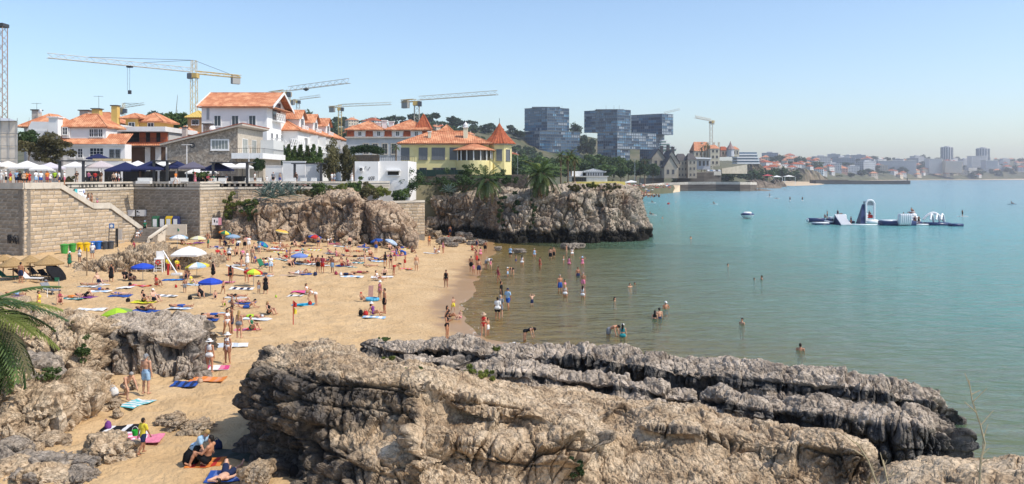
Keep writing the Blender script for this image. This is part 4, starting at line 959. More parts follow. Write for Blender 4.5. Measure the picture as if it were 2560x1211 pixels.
for i in range(n_):
 cx=lerp(x0+.9,x1-.9,i/(n_-1))
 if i%2==0:B().add([(cx-.85,184.95,zm0+.4),(cx+.85,184.95,zm0+.4),(cx+.8,185.25,zm1-.25),(cx-.8,185.25,zm1-.25),(cx-.85,185.4,zm0+.4),(cx+.85,185.4,zm0+.4),(cx+.8,185.4,zm1-.25),(cx-.8,185.4,zm1-.25)],[(0,1,2,3),(3,2,6,7),(0,3,7,4),(1,5,6,2)]).obj("tile_panel",ROOFD,h4)
 else:window(h4,cx,185.2,zm0+.55,.7,1.0,0,2,1,trim=.14)
xm=f.x(960)
hip_roof(h4,x0,xm,185,197,zm1,f.z(300)-zm1,over=.4);hip_roof(h4,xm+.4,x1,185,197,zm1,f.z(296)-zm1,over=.4)
hip_roof(h4,f.x(1040),f.x(1072),186,190,zm1+.4,f.z(288)-zm1,over=.3,m=ROOFD)
for px,pt in((955,300),(972,303),(940,306)):chimney(h4,f.x(px),189,zm1,f.z(pt),1.1,WHITE)
for px in(915,938,962,985):window(h4,f.x(px),184.99,f.z(385),1.1,2.3,0,2,2,trim=.2,fm=TRIM)
f=Fr(148);h5=empty("villa",(0,0,0),0,"yellow villa with a pointed tiled corner tower and a round porch","villa")
x0,x1,ze,zb_=f.x(1003),f.x(1221),f.z(359),f.z(432)
wallbox(h5,x0,x1,148,158,zb_-2,ze,YELLOW)
B().box(x0-.1,x1+.1,147.85,158.1,ze-.3,ze-.02).obj("cornice",TRIM,h5)
hip_roof(h5,x0,x1,148,158,ze,f.z(333,153)-ze+.3,over=.7)
SHUTG=flat("grey_shutter",(0.16,0.17,0.18),.6)
for px,w in((1013,1.25),(1058,1.25),(1082,0),(1096,2.1),(1135,1.25)):
 if w:window(h5,f.x(px),147.98,f.z(397),w,1.85,0,2 if w<2 else 4,2,trim=.18,fm=SHUTG,pm=flat("net_curtain_glass",(0.16,0.17,0.18),.2))
for px,w in((1058,1.2),(1097,2.0),(1136,1.2)):window(h5,f.x(px),147.98,f.z(427),w,.45,0,3,1,trim=.08,fm=SHUTG)
for px,pt,w in((1074,331,.55),(1164,320,.8)):
 c_=chimney(h5,XP(px,150),150,ze-.2,ZP(pt,150),w,mat("cream_render",(0.66,.62,.45),(.72,.68,.52)),WHITE)
 if w>.7:B().lathe([(.32,.18),(.45,.6),(.1,1.0),(0.01,1.2)],8,(XP(px,150),150,ZP(pt,150))).obj("chimney_pot",WHITE,c_)
hip_roof(h5,XP(1092,156),XP(1140,156),155,159,f.z(338,156),2.0,over=.3,name="rear_roof")
B().box(XP(1094,156),XP(1138,156),155.2,158.8,ze,f.z(338,156)).obj("rear_wall",YELLOW,h5)
tc_=((f.x(1221)+f.x(1278))/2-.1,150.2);tr_=2.45
def octw(s,r,z0,z1,c,n=8,ph=R(22.5)):return s.lathe([(r,z0),(r,z1)],n,(c[0],c[1],0),ph)
octw(B(),tr_,zb_-2,ze,tc_).obj("tower_wall",YELLOW,h5)
octw(B(),tr_+.18,ze-.3,ze,tc_).obj("tower_cornice",TRIM,h5)
zt_=f.z(308,150)
tr=B();n_=64
tr.lathe([(tr_+.75,ze-.02),(tr_*.62,ze+(zt_-ze)*.42),(tr_*.3,ze+(zt_-ze)*.72),(.06,zt_)],n_,(tc_[0],tc_[1],0),R(22.5),rad=lambda i:(.95+.05*math.cos(i*8*2*math.pi/n_))*(1.025 if i%2 else .975))
tr=tr.obj("tower_roof",ROOFD,h5);B().tube((tc_[0],tc_[1],zt_),(tc_[0],tc_[1],zt_+.9),.05).obj("finial",STEEL,tr)
for an in(-90,-45,0):
 a=R(an);window(h5,tc_[0]+math.cos(a)*tr_*.925,tc_[1]+math.sin(a)*tr_*.925,f.z(400),.8,1.8,a+R(90),2,3,trim=.14,fm=SHUTG,pm=flat("net_curtain_glass",(0,0,0)))
pc=(f.x(1186),148.2);prr=3.4
B().lathe([(prr,zb_-2),(prr,f.z(402)),(prr-.25,f.z(402)),(prr-.25,f.z(405))],28,(pc[0],pc[1],0)).obj("porch_base",YELLOW,h5)
B().lathe([(prr-.5,f.z(402)),(prr-.5,f.z(376))],24,(pc[0],pc[1],0)).obj("porch_interior",flat("shaded_porch_glass",(.05,.045,.04),.2,spec=.5),h5)
for k in range(9):
 a=R(180+22.5*k);B().tube((pc[0]+prr*.96*math.cos(a),pc[1]+prr*.96*math.sin(a),f.z(402)),(pc[0]+prr*.96*math.cos(a),pc[1]+prr*.96*math.sin(a),f.z(376)),.11,n=8).obj("column",WHITE,h5)
zp=f.z(376);n_=80
B().lathe([(prr+.5,zp-.12),(prr+.55,zp),(.9,zp+1.15),(.05,zp+1.3)],n_,(pc[0],pc[1],0),rad=lambda i:1.01 if i%2 else .99).obj("porch_roof",ROOF,h5)
b=B();a_=(f.x(1226),146.6,f.z(402));b.add([a_,(f.x(1262),145.5,zb_-.3),(f.x(1262),145.3,zb_-.3),(a_[0],146.3,a_[2])]+[(p[0],p[1],p[2]+.5)for p in(a_,(f.x(1262),145.5,zb_-.3),(f.x(1262),145.3,zb_-.3),(a_[0],146.3,a_[2]))],[(0,3,2,1),(4,5,6,7),(0,1,5,4),(1,2,6,5),(2,3,7,6),(3,0,4,7)]);b.obj("stair_wall",YELLOW,h5)
b=B();b.add([(XP(1030,144.6),144.6,10.75),(XP(1330,138),138,10.75),(XP(1330,160),160,10.75),(XP(960,160),160,10.75)],[(0,1,2,3)])
tag(b.obj("villa_garden_ground",earth),kind='structure')
gf=empty("screen_fence",(0,0,0),0,"dark green mesh screen fence along the foot of the yellow villa","fence")
MESHG=flat("green_screen_mesh",(0.012,0.035,0.03),.8)
for i in range(6):
 xa,xb=lerp(XP(1020,143),XP(1160,143),i/6),lerp(XP(1020,143),XP(1160,143),(i+1)/6)
 B().box(xa+.03,xb-.03,142.9,142.95,ZP(441,143),ZP(425,143)).obj("screen_panel",MESHG,gf)
 B().tube((xa,142.95,ZP(444,143)),(xa,142.95,ZP(423,143)),.05).obj("post",STEEL,gf)
f=Fr(129);h6=empty("white_annex",(0,0,0),0,"small flat-roofed white building with graffiti and a dark window, left of the villa garden","building")
wallbox(h6,f.x(887),f.x(946),129,140,6.5,f.z(404),WALLW);wallbox(h6,f.x(946)+.002,f.x(1019),129.6,141,6.5,f.z(402.5),mat("clean_white_render",(.76,.75,.73),(.8,.79,.77)),"right_wall")
window(h6,f.x(982),129.58,f.z(438),1.8,.62,0,1,1,trim=.12,pm=SHUT);B().box(f.x(966),f.x(1000),128.9,129.6,f.z(428.5),f.z(425.5)).obj("window_hood",WALLW,h6)
o=B().box(f.x(898),f.x(909),128.55,129,f.z(429),f.z(419)).obj("air_conditioner",WHITE,h6);B().lathe([(.05,0),(.22,0),(.24,.03)],12,(0,0,0)).obj("fan_grille",STEEL,o).matrix_local=Matrix.Translation((f.x(903.5),128.55,f.z(424)))@Matrix.Rotation(R(90),4,'X')
scrawl("graffiti","black outline graffiti at the lower corner of the small white building",(f.x(922),128.97,f.z(452)),(1,0),1.0,.7,flat("black_spray",(0,0,0)),3,n=3,th=.03)
scrawl("graffiti","grey tag sprayed high on the small white building",(f.x(912),128.97,f.z(428)),(1,0),.8,.8,flat("grey_spray",(.25,.25,.26),.9),4,n=2,th=.02)
b=B()
for i in range(26):
 x=lerp(f.x(868),f.x(1016),i/25);b.tube((x,139.5,f.z(404)),(x,139.5,f.z(404)+1.0),.025,n=4)
b.tube((f.x(868),139.5,f.z(404)+1),(f.x(1016),139.5,f.z(404)+1),.03,n=4);b.obj("roof_railing",STEEL,h6)
for i,(p0,p1,pt,Y,lb)in enumerate([(664,706,416,133,"plain white wall beside the round clipped tree"),(707,763,405,132,"taller white wall with a ledge in the middle of the terrace"),(764,805,412,131,"white wall at the pergola end of the terrace")]):
 b=B().box(XP(p0,Y),XP(p1,Y),Y,Y+.4,TZ,ZP(pt,Y));o=empty("white_wall",(0,0,0),0,lb,"wall","white walls on the terrace")
 b.obj("wall_panel",WALLW,o);B().box(XP(p0,Y)-.08,XP(p1,Y)+.08,Y-.08,Y+.48,ZP(pt,Y),ZP(pt,Y)+.12).obj("coping",WHITE,o)
f=Fr(142);h7=empty("house",(0,0,0),0,"old white house with orange hipped roofs, a wide dormer and a big white chimney","house")
x0,x1,ze=f.x(158),f.x(312),f.z(361)
wallbox(h7,x0,x1,142,144.5,TZ,ze,WALLW)
wallbox(h7,f.x(50),x0,144,156,TZ,f.z(325),WALLW,"side_wall")
B().prism([(f.x(46),f.z(328)),(f.x(150),f.z(352)),(f.x(150),f.z(325)),(f.x(112),f.z(303)),(f.x(60),f.z(302))],144.2,156).obj("gable_wall",WALLW,h7)
b=B();tile_plane(b,(x0-1.2,141.4,ze),(x1+.4,141.4,ze),(0,3.0,f.z(333)-ze));b.obj("lower_roof",ROOF,h7)
B().box(x0-.9,x1+.2,141.6,142,ze-.3,ze).obj("cornice",WHITE,h7)
zd=f.z(318,143)
d_=wallbox(h7,XP(166,143),XP(265,143),143,147,ze-3,zd,WALLW,"dormer")
hip_roof(h7,XP(148,143),XP(265,143),143,149,zd,f.z(286,146)-zd,over=.5)
hip_roof(h7,XP(56,148),XP(150,148),147,157,f.z(318,148),f.z(287,152)-f.z(318,148),over=.4)
B().box(XP(60,148),XP(150,148),148,156,TZ,f.z(318,148)).obj("rear_wall",WALLW,h7)
for px in(229,240.5,252):window(h7,XP(px,143),142.98,ZP(342,143),.66,1.3,0,2,2)
window(h7,f.x(158),142.6,f.z(336),.8,1.2,0,2,2)
B().box(f.x(150),f.x(168),142.7,146,f.z(345),f.z(316)).obj("small_dormer",WALLW,h7)
for px,w,hh in((180,.75,1.5),(201,.75,1.5),(242,2.3,1.6),(280,.6,1.3),(295,.6,1.3)):window(h7,f.x(px),141.98,f.z(394),w,hh,0,4 if w>1 else 2,3,fm=WHITE if px<270 else SHUTG,trim=.14)
chimney(h7,XP(133,141.5),142.3,f.z(340),f.z(295),1.6,WALLW);chimney(h7,XP(92,150),150,f.z(300,150),f.z(277,150),1.2,TRIM,STEEL)
o=B().lathe([(0.02,0.14),(.28,.1),(.45,0),(.28,.13)],14).obj("satellite_dish",WHITE,h7);o.location=(XP(100,149),149,ZP(279,149));o.rotation_euler=(R(80),0,R(-20))
f=Fr(152);h8=empty("house",(0,0,0),0,"modern house with red timber panels, white flat roof and an ochre storey above","house")
x0,x1=f.x(302),f.x(416)
wallbox(h8,x0,x1,153.2,166,TZ,f.z(321),mat("house_grey",(.5,.49,.47),(.58,.57,.55)))
B().box(x0-.3,x1+.4,150.6,166,f.z(330),f.z(318)).obj("flat_roof",WHITE,h8)
B().box(x0,x1,151.2,153.2,f.z(361),f.z(356)).obj("balcony",ROOFD,h8);b=B();tile_plane(b,(x0-.2,150.8,f.z(365)),(x1+.2,150.8,f.z(365)),(0,.9,f.z(356)-f.z(365)));b.obj("awning_roof",ROOF,h8)
for p0,p1,m_ in((302,341,SHUT),(342,358,REDW),(359,369,SHUT),(369,385,REDW),(385,395,SHUT),(395,413,REDW)):B().box(f.x(p0)+.02,f.x(p1)-.02,153.0,153.2,f.z(356),f.z(331)).obj("facade_panel",m_,h8)
b=B()
for i in range(30):b.tube((lerp(x0,x1,i/29),151.4,f.z(356)),(lerp(x0,x1,i/29),151.4,f.z(346)),.02,n=4)
b.tube((x0,151.4,f.z(346)),(x1,151.4,f.z(346)),.03,n=4);b.obj("railing",STEEL,h8)
GAR=mat("brown_shutter_slats",(.10,.06,.04),(.15,.09,.06),scale=2,stretch=(.3,1,12))
for p0,p1,m_ in((317,355,GAR),(356,370,WHITE),(370,382,GAR),(382,397,WHITE),(397,408,GAR),(408,414,WHITE)):B().box(f.x(p0)+.03,f.x(p1)-.03,153.0,153.2,TZ,f.z(368)).obj("shutter",m_,h8)
for p0,p1,pt,pb,zr2,Y in((314,345,296,322,286,158),(345,402,305,322,284,159)):
 wallbox(h8,XP(p0,Y),XP(p1,Y),Y,Y+6,f.z(335),ZP(pt,Y),OCHRE,"upper_wall");hip_roof(h8,XP(p0,Y),XP(p1,Y),Y,Y+6,ZP(pt,Y),ZP(zr2,Y+3)-ZP(pt,Y),over=.9)
chimney(h8,XP(289,157),157,f.z(318,157),f.z(266,157),1.15,OCHRE,STEEL);chimney(h8,XP(243,160),160,f.z(300,160),f.z(274,160),1.4,OCHRE,STEEL);chimney(h8,XP(215,162),162,f.z(300,162),f.z(278,162),1.7,TRIM,STEEL)
wallbox(h8,XP(180,160),XP(300,160),160,168,TZ,f.z(310,160),OCHRE,"rear_wall");hip_roof(h8,XP(180,160),XP(300,160),160,168,f.z(310,160),f.z(282,164)-f.z(310,160),over=.6)
wallbox(h8,XP(262,153),XP(302,153),153,158,TZ,f.z(312,153),mat("house_grey",(0,0,0)),"side_wall")
for px in(330,372):window(h8,XP(px,158),157.9 if px<340 else 158.9,ZP(320,158),1.1,1.0,0,2,1)
f=Fr(175);h9=empty("house",(0,0,0),0,"ochre turret with a golden tiled roof behind the stone house","house")
wallbox(h9,f.x(469),f.x(508),175,179,TZ,f.z(294),mat("tan_render",(.42,.27,.12),(.5,.33,.16)));hip_roof(h9,f.x(469),f.x(508),175,179,f.z(294),f.z(276)-f.z(294),over=.5,m=mat("golden_tiles",(.55,.38,.10),(.62,.45,.14),scale=3))
for px in(484,493):window(h9,f.x(px),174.98,f.z(312),.7,1.0,0,1,1)
wallbox(h9,f.x(455),f.x(500),170,174,TZ,f.z(336),mat("tan_render",(0,0,0)),"front_wall");hip_roof(h9,f.x(455),f.x(500),170,174,f.z(336),1.6,over=.5)
f=Fr(128);h10=empty("wrapped_building",(0,0,0),0,"building wrapped in beige scaffold netting at the left edge","building")
NET=mat("scaffold_netting",(.60,.52,.43),(.70,.62,.52),scale=1.2,rough=.95,bump=.6,bscale=2)
for i in range(5):
 z0_,z1_=lerp(TZ,f.z(303),i/5),lerp(TZ,f.z(303),(i+1)/5)
 B().add([(p_,q_,z_)for z_ in(z0_+.02,z1_-.02)for p_,q_ in((f.x(-90),128+.03*(i%2)),(f.x(44),128+.03*(i%2)),(XP(40,140),140),(XP(-90,140),140))],[(0,3,2,1),(4,5,6,7),(0,1,5,4),(1,2,6,5),(2,3,7,6),(3,0,4,7)]).obj("netting",NET,h10)
b=B()
for i in range(7):
 x=lerp(f.x(-80),f.x(44),i/6);b.tube((x,127.9,TZ),(x,127.9,f.z(296)),.05,n=5)
for i in range(6):b.tube((f.x(-90),127.88,lerp(TZ,f.z(303),i/5)),(f.x(45),127.88,lerp(TZ,f.z(303),i/5)),.04,n=5)
b.obj("scaffold_poles",GREYM,h10)
B().add([(f.x(-90),127.5,f.z(303)),(f.x(46),127.5,f.z(303)),(XP(42,140),140,f.z(303)),(f.x(-90),140,f.z(303)),(f.x(-90),134,f.z(286)),(XP(24,134),134,f.z(290))],[(0,1,5,4),(1,2,5),(2,3,4,5),(3,0,4)]).obj("roof",mat("grey_sheet_roof",(.35,.37,.40),(.42,.44,.47)),h10)
# ---- blue glass blocks
PANE=[flat("blue_glass_dark",(0.013,0.045,0.095),0.12,spec=.5),flat("blue_glass",(0.03,0.10,0.19),0.10,spec=.8),flat("blue_glass_light",(0.09,0.22,0.35),0.15,spec=.8),flat("drawn_blind",(0.30,0.34,0.38),0.5)]
SLAB=flat("slab_edge",(0.11,0.14,0.17),0.5)
def glass_block(root,C,L,Rr,z0,z1,seed,storey=3.25,bay=2.6,light=0.12):
 """prism with near corner C and side ends L, R (plan points); storey bands, mullions and panes on the two visible faces"""
 r=random.Random(seed);C,L,Rr=Vector((*C,0)),Vector((*L,0)),Vector((*Rr,0));K=L+Rr-C
 b=B()
 b.add([(p.x,p.y,z)for z in(z0,z1)for p in(C,Rr,K,L)],[(0,3,2,1),(4,5,6,7),(0,1,5,4),(1,2,6,5),(2,3,7,6),(3,0,4,7)])
 b.obj("core",PANE[0],root)
 n=max(1,round((z1-z0)/storey));h=(z1-z0)/n
 pn,sl,ml=B(),B(),B()
 for a,e in((L,C),(C,Rr),(Rr,K)):
  d=e-a;W=d.length;d.normalize();nn=Vector((d.y,-d.x,0))
  m=max(1,round(W/bay));w=W/m
  for k in range(n+1):
   z=z0+k*h
   p,q=a-d*.2,e+d*.2
   sl.add([(v.x,v.y,zz)for zz in(z-.28,z+.28)for v in(p,q,q+nn*.5,p+nn*.5)],[(0,1,2,3),(7,6,5,4),(2,6,7,3),(0,4,5,1),(1,5,6,2),(3,7,4,0)])
  for i in range(m+1):
   if r.random()<.8:
    p=a+d*(i*w)+nn*.1;q=p+d*.22
    ml.add([(v.x,v.y,zz)for zz in(z0,z1)for v in(p,q,q+nn*.3,p+nn*.3)],[(2,6,7,3),(1,5,6,2),(3,7,4,0)])
  for k in range(n):
   run=0;t_=0
   for i in range(m):
    if run<=0:run=r.randint(1,4);t_=r.choices([0,1,2,3],[.35,.38,.2,light])[0]
    run-=1;pn.cm=t_
    p=a+d*(i*w+.15)+nn*.08;q=a+d*((i+1)*w-.1)+nn*.08
    pn.add([(p.x,p.y,z0+k*h+.3),(q.x,q.y,z0+k*h+.3),(q.x,q.y,z0+(k+1)*h-.3),(p.x,p.y,z0+(k+1)*h-.3)],[(0,1,2,3)])
 tag(pn.obj("panes",PANE,root),kind='stuff');tag(sl.obj("floor_edges",SLAB,root),kind='stuff');tag(ml.obj("mullions",SLAB,root),kind='stuff')
def blk(root,pc,pl,pr,pt,pb,Y,seed,dl=18,dr=18,**k):
 glass_block(root,(XP(pc,Y),Y),(XP(pl,Y+dl),Y+dl),(XP(pr,Y+dr),Y+dr),ZP(pb,Y),ZP(pt,Y),seed,**k)
t1=empty("glass_block",(0,0,0),0,"leftmost blue glass apartment block, its upper half set back over the lower one","building","blue glass apartment blocks")
blk(t1,1368,1312,1422,269,326,905,1);blk(t1,1349,1312,1449,328,402,900,2)
B().box(XP(1330,915),XP(1400,915),912,935,ZP(269,905),ZP(266,905)).obj("roof_plant",SLAB,t1)
t2=empty("glass_block",(0,0,0),0,"middle blue glass block with a long lower wing bridging a dark opening","building","blue glass apartment blocks")
blk(t2,1543,1461,1576,274,329,905,3,26,12);blk(t2,1543,1494,1640,331,372,900,4,16,30,light=.3);blk(t2,1543,1494,1574,374,410,900,5,16,12,light=.3)
B().box(XP(1490,915),XP(1560,915),915,930,ZP(274,905),ZP(271.5,905)).obj("roof_plant",SLAB,t2)
t3=empty("glass_block",(0,0,0),0,"right-hand blue glass block overhanging a thin lower tower","building","blue glass apartment blocks")
blk(t3,1655,1578,1682,285,336,960,6,24,12,light=.2);blk(t3,1636,1600,1660,338,405,968,7,12,12,light=.2)
b=B()
for px in(1405,1515,1535,1548):b.tube((XP(px,915),915,ZP(275,905)),(XP(px,915),915,ZP(262,905)),.12,n=4)
b.obj("mast",STEEL,t2)
# ---- tower cranes
CY=flat("crane_yellow",(0.55,0.38,0.13),.5);CW=flat("crane_cream",(0.60,0.55,0.46),.5);CB=flat("concrete_counterweight",(.36,.35,.33),.9);CO=flat("crane_grey",(.42,.38,.32),.5)
def truss(b,p0,p1,w,h,n,r=.09,tri=False):
 p0=Vector(p0);p1=Vector(p1);d=(p1-p0);dn=d.normalized()
 up=Vector((0,0,1))if abs(dn.z)<.9 else Vector((0,1,0));sd_=dn.cross(up).normalized();up=sd_.cross(dn).normalized()
 cs=[(-.5,0),(.5,0),(0,1)]if tri else[(-.5,-.5),(.5,-.5),(.5,.5),(-.5,.5)]
 ch=[[p0+d*(i/n)+sd_*(a*w)+up*(c*h)for i in range(n+1)]for a,c in cs]
 for c in ch:b.tube(c[0],c[-1],r,n=4)
 m=len(ch)
 for k in range(m):
  a,c=ch[k],ch[(k+1)%m]
  for i in range(n):b.tube(a[i]if i%2 else c[i],c[i+1]if i%2 else a[i+1],r*.6,n=3,cap=False)
 return b
def crane(px,pj,Y,tip,ctip,apex,label,pbase=None,mw=2.0,mj=CW,mm=CY,hook=None,ties=True,cw=True,r=.11):
 zj=ZP(pj,Y)
 def far(pt):
  Yp=F*(zj-HC)/(HZ-pt[1]);Yp=min(max(Yp,Y*.72),Y*1.3);return Vector((XP(pt[0],Yp),Yp,zj))
 c=Vector((XP(px,Y),Y,zj));root=empty("tower_crane",(0,0,0),0,label,"crane","tower cranes over the town")
 zb=float(land_z(px,Y))if pbase is None else ZP(pbase,Y)
 truss(B(),(c.x,c.y,zb),(c.x,c.y,zj-2.2),mw,mw,max(4,int((zj-zb)/(mw*1.1))),r).obj("mast",mm,root)
 B().cbox((c.x,c.y,zj-1.3),(mw*1.5,mw*1.5,1.8)).obj("slewing_ring",CY,root)
 T=far(tip);K=c-(T-c).normalized()*(XP(ctip[0],Y)-c.x)/((c-T).normalized().x or 1)*-1
 dj=(T-c).normalized();K=c-dj*abs((XP(ctip[0],Y)-c.x)/dj.x)
 truss(B(),c+dj*1,T,mw*.8,mw*.8,max(6,int((T-c).length/2.2)),r*.9,tri=True).obj("jib",mj,root)
 truss(B(),c-dj*1,K,mw*.9,mw*.5,max(3,int((K-c).length/2.5)),r,tri=False).obj("counter_jib",CY,root)
 B().cbox(K+dj*2.0-Vector((0,0,1.4)),(3.2,mw*.8,3.2),rz=math.atan2(dj.y,dj.x)).obj("counterweight",CB,root)
 B().cbox(c+dj*1.6+Vector((0,0,-1.6)),(1.6,1.5,2.0)).obj("cab",flat("crane_cab",(.10,.11,.13),.3),root)
 if apex:
  A_=Vector((c.x,c.y,ZP(apex,Y)));truss(B(),c,A_,mw*.8,mw*.8,4,r*.9).obj("apex",CY,root)
  b=B();b.tube(A_,lerp(c,T,.38)+Vector((0,0,mw*.8)),.07,n=4);b.tube(A_,lerp(c,T,.75)+Vector((0,0,mw*.8)),.07,n=4);b.tube(A_,K+dj*2,.07,n=4);b.obj("tie_bars",STEEL,root)
 if hook:
  hp=lerp(c,T,hook[0]);b=B();zh=hook[1]
  b.tube(hp,(hp.x,hp.y,zh),.05,n=4);b.tube(hp+dj*.8,(hp.x+dj.x*.8,hp.y+dj.y*.8,zh),.05,n=4);b.cbox((hp.x,hp.y,zh-.6),(1.0,.7,1.3));b.obj("hook_block",STEEL,root)
  B().cbox(hp-Vector((0,0,.3)),(1.8,1.4,.6)).obj("trolley",STEEL,root)
 return root
crane(485,181,300,(118,145),(570,186),151,"tallest yellow crane with a very long pale jib reaching left",hook=(.47,ZP(232,290)))
crane(717,228,330,(872,208),(662,229),None,"yellow crane without a peak just right of the gabled house",hook=(.33,ZP(226,330)),mw=2.2)
crane(850,267,450,(978,262),(820,268),262,"pale crane with a nearly level jib above the dormered guest house",mw=1.7)
crane(1042,251,330,(1243,237),(1001,255),None,"crane above the mansard mansion with a dark counterweight box",mw=2.0,mj=CW,mm=CO)
crane(745,250,520,(800,243),(722,251),None,"small faint crane behind the yellow crane without a peak",mw=1.8,mm=CO,cw=False)
crane(1778,303,800,(1738,295),(1789,306),None,"distant pale crane beside the orange-roofed house on the headland",mw=2.6,mm=CW,r=.2)
crane(309,270,380,(360,262),(292,272),258,"dark small crane seen behind the tall ochre chimney",mw=1.2,mj=CO,mm=CO,r=.07)
lc=empty("luffing_crane",(0,0,0),0,"raised jib of a crane on top of the overhanging glass block","crane","tower cranes over the town")
truss(B(),(XP(1660,985),985,ZP(285,985)),(XP(1700,985),985,ZP(275,985)),2,2,10,.16,tri=True).obj("jib",CW,lc);truss(B(),(XP(1663,985),985,ZP(338,985)),(XP(1663,985),985,ZP(284,985)),2,2,9,.16).obj("mast",CO,lc)
cm_=empty("crane_mast",(0,0,0),0,"rusty lattice crane mast cut by the left edge of the picture","crane","tower cranes over the town")
truss(B(),(XP(2,145),145,TZ),(XP(2,145),145,ZP(66,145)),1.5,1.5,22,.09).obj("mast",flat("rusty_mast",(.30,.20,.15),.7),cm_)
B().cbox((XP(2,145),145,ZP(64,145)),(1.9,1.9,.6)).obj("slewing_ring",STEEL,cm_)
for px,pb,pt,lb in((247,275,240,"thin television aerial on the roof behind the big chimney"),(92,275,258,"television aerial over the left white house")):
 Y=158;b=B();x=XP(px,Y);b.tube((x,Y,ZP(pb,Y)-1),(x,Y,ZP(pt,Y)),.035,n=4)
 for k in range(4):b.tube((x-.8+k*.3,Y,ZP(pt,Y)-.1),(x-.7+k*.3,Y,ZP(pt,Y)-.1),.02,n=3);b.tube((x-.9+.45*k,Y-.3,ZP(pt,Y)-.1),(x-.9+.45*k,Y+.3,ZP(pt,Y)-.1),.02,n=3)
 b.tube((x-1,Y,ZP(pt,Y)-.1),(x+.9,Y,ZP(pt,Y)-.1),.025,n=4);tag(b.obj("aerial",STEEL),lb,"aerial","roof aerials")
# ---- headland with the manor, sea walls, jetty
BEIGE=mat("beige_manor_stone",(.34,.30,.23),(.44,.39,.31),scale=.3,rough=.9);SLATE=mat("dark_slate_roof",(.06,.055,.055),(.11,.10,.095),scale=.8,rough=.7)
WINF=flat("far_window",(.05,.055,.065),.3);SEAW=mat("sea_wall_stone",(.075,.062,.05),(.155,.13,.105),scale=.22,rough=.95,bump=.8,bscale=1,stretch=(.4,1,2.5),detail=8)
def gblock(root,p0,p1,pe,pr,pb,Y,dep,wm,rm,along=False,nwin=2,rows=2):
 x0,x1,ze,zr,zb=XP(p0,Y),XP(p1,Y),ZP(pe,Y),ZP(pr,Y),ZP(pb,Y);xm=(x0+x1)/2
 if along:
  w_=wallbox(root,x0,x1,Y,Y+dep,zb,ze,wm)
  b=B().add([(x0-.4,Y-.4,ze),(x1+.4,Y-.4,ze),(x1+.4,Y+dep+.4,ze),(x0-.4,Y+dep+.4,ze),(x0-.4+2,Y+dep/2,zr),(x1+.4-2,Y+dep/2,zr)],[(0,1,5,4),(1,2,5),(2,3,4,5),(3,0,4)])
 else:
  w_=B().prism([(x0,zb),(x1,zb),(x1,ze),(xm,zr-.4),(x0,ze)],Y,Y+dep).obj("wall",wm,root)
  b=B()
  for xa in(x0,x1):
   s_=-.7 if xa==x0 else .7
   b.add([(xa+s_,Y-.6,ze-.6),(xm,Y-.6,zr+.2),(xm,Y+dep,zr+.2),(xa+s_,Y+dep,ze-.6),(xa+s_,Y-.6,ze),(xm,Y-.6,zr+.8),(xm,Y+dep,zr+.8),(xa+s_,Y+dep,ze)],[(0,1,2,3),(7,6,5,4),(0,4,5,1),(2,6,7,3),(3,7,4,0)])
 b.obj("roof",rm,root)
 for i in range(nwin):
  for k in range(rows):
   window(root,lerp(x0,x1,(i+.7)/(nwin+.4)),Y-.02,lerp(zb,ze,(k+.35)/rows),(x1-x0)/nwin*.38,(ze-zb)/rows*.42,0,2,1,fm=BEIGE,pm=WINF,trim=.25)
mn=empty("manor",(0,0,0),0,"gothic beige stone manor with steep dark gables above the sea wall","building")
gblock(mn,1630,1663,396,374,446,622,22,BEIGE,SLATE,nwin=2);gblock(mn,1664,1696,404,378,446,614,26,BEIGE,SLATE,nwin=2);gblock(mn,1661,1692,418,391,446,606,12,BEIGE,SLATE,nwin=2,rows=1)
gblock(mn,1693,1720,402,384,446,618,16,BEIGE,SLATE,True,3,3);gblock(mn,1720,1742,400,383,446,612,16,BEIGE,SLATE,True,2,3)
for px,pt in((1654,366),(1670,364),(1682,368),(1729,378)):chimney(mn,XP(px,632),632,ZP(395,632),ZP(pt,632),2.2,SLATE)
fb=empty("building",(0,0,0),0,"modern white building with a tilted flat roof right of the manor","building")
gblock(fb,1743,1776,397,396,424,652,14,mat("far_grey_render",(.42,.43,.45),(.5,.5,.52)),SLATE,True,3,1);B().add([(XP(1737,648),648,ZP(393,648)),(XP(1779,648),648,ZP(395,648)),(XP(1779,668),668,ZP(395,648)),(XP(1737,668),668,ZP(393,648)),(XP(1741,648),648,ZP(398,648)),(XP(1777,648),648,ZP(398,648)),(XP(1777,668),668,ZP(398,648)),(XP(1741,668),668,ZP(398,648))],[(0,1,2,3),(7,6,5,4),(4,5,1,0),(5,6,2,1),(7,4,0,3)]).obj("roof_slab",WHITE,fb)
CREAM=mat("far_cream_render",(.55,.48,.36),(.62,.55,.43),scale=.2)
fb=empty("building",(0,0,0),0,"large cream house with an orange hipped roof on the headland, below the distant crane","building")
gblock(fb,1736,1778,378,354,412,722,20,CREAM,ROOF,True,4,2);gblock(fb,1776,1799,372,362,415,712,16,CREAM,ROOF,True,2,3)
for px in(1756,1770,1785,1797):chimney(fb,XP(px,730),730,ZP(375,730),ZP(357,730),1.4,CREAM)
fb=empty("building",(0,0,0),0,"red-roofed house with a thin pointed spire on the headland","building")
gblock(fb,1802,1822,376,366,392,765,14,mat("far_pink_render",(.52,.36,.28),(.58,.42,.34)),ROOFD,True,2,1);gblock(fb,1832,1848,374,366,392,765,14,CREAM,ROOF,True,2,1)
B().lathe([(3.6,ZP(392,760)),(3.6,ZP(374,760))],8,(XP(1826,760),760,0)).obj("turret",mat("far_grey_render",(0,0,0)),fb);B().lathe([(4.4,ZP(374,760)),(1.2,ZP(362,760)),(.1,ZP(353,760))],8,(XP(1826,760),760,0)).obj("spire",mat("pinkish_slate",(.25,.17,.16),(.32,.22,.2)),fb)
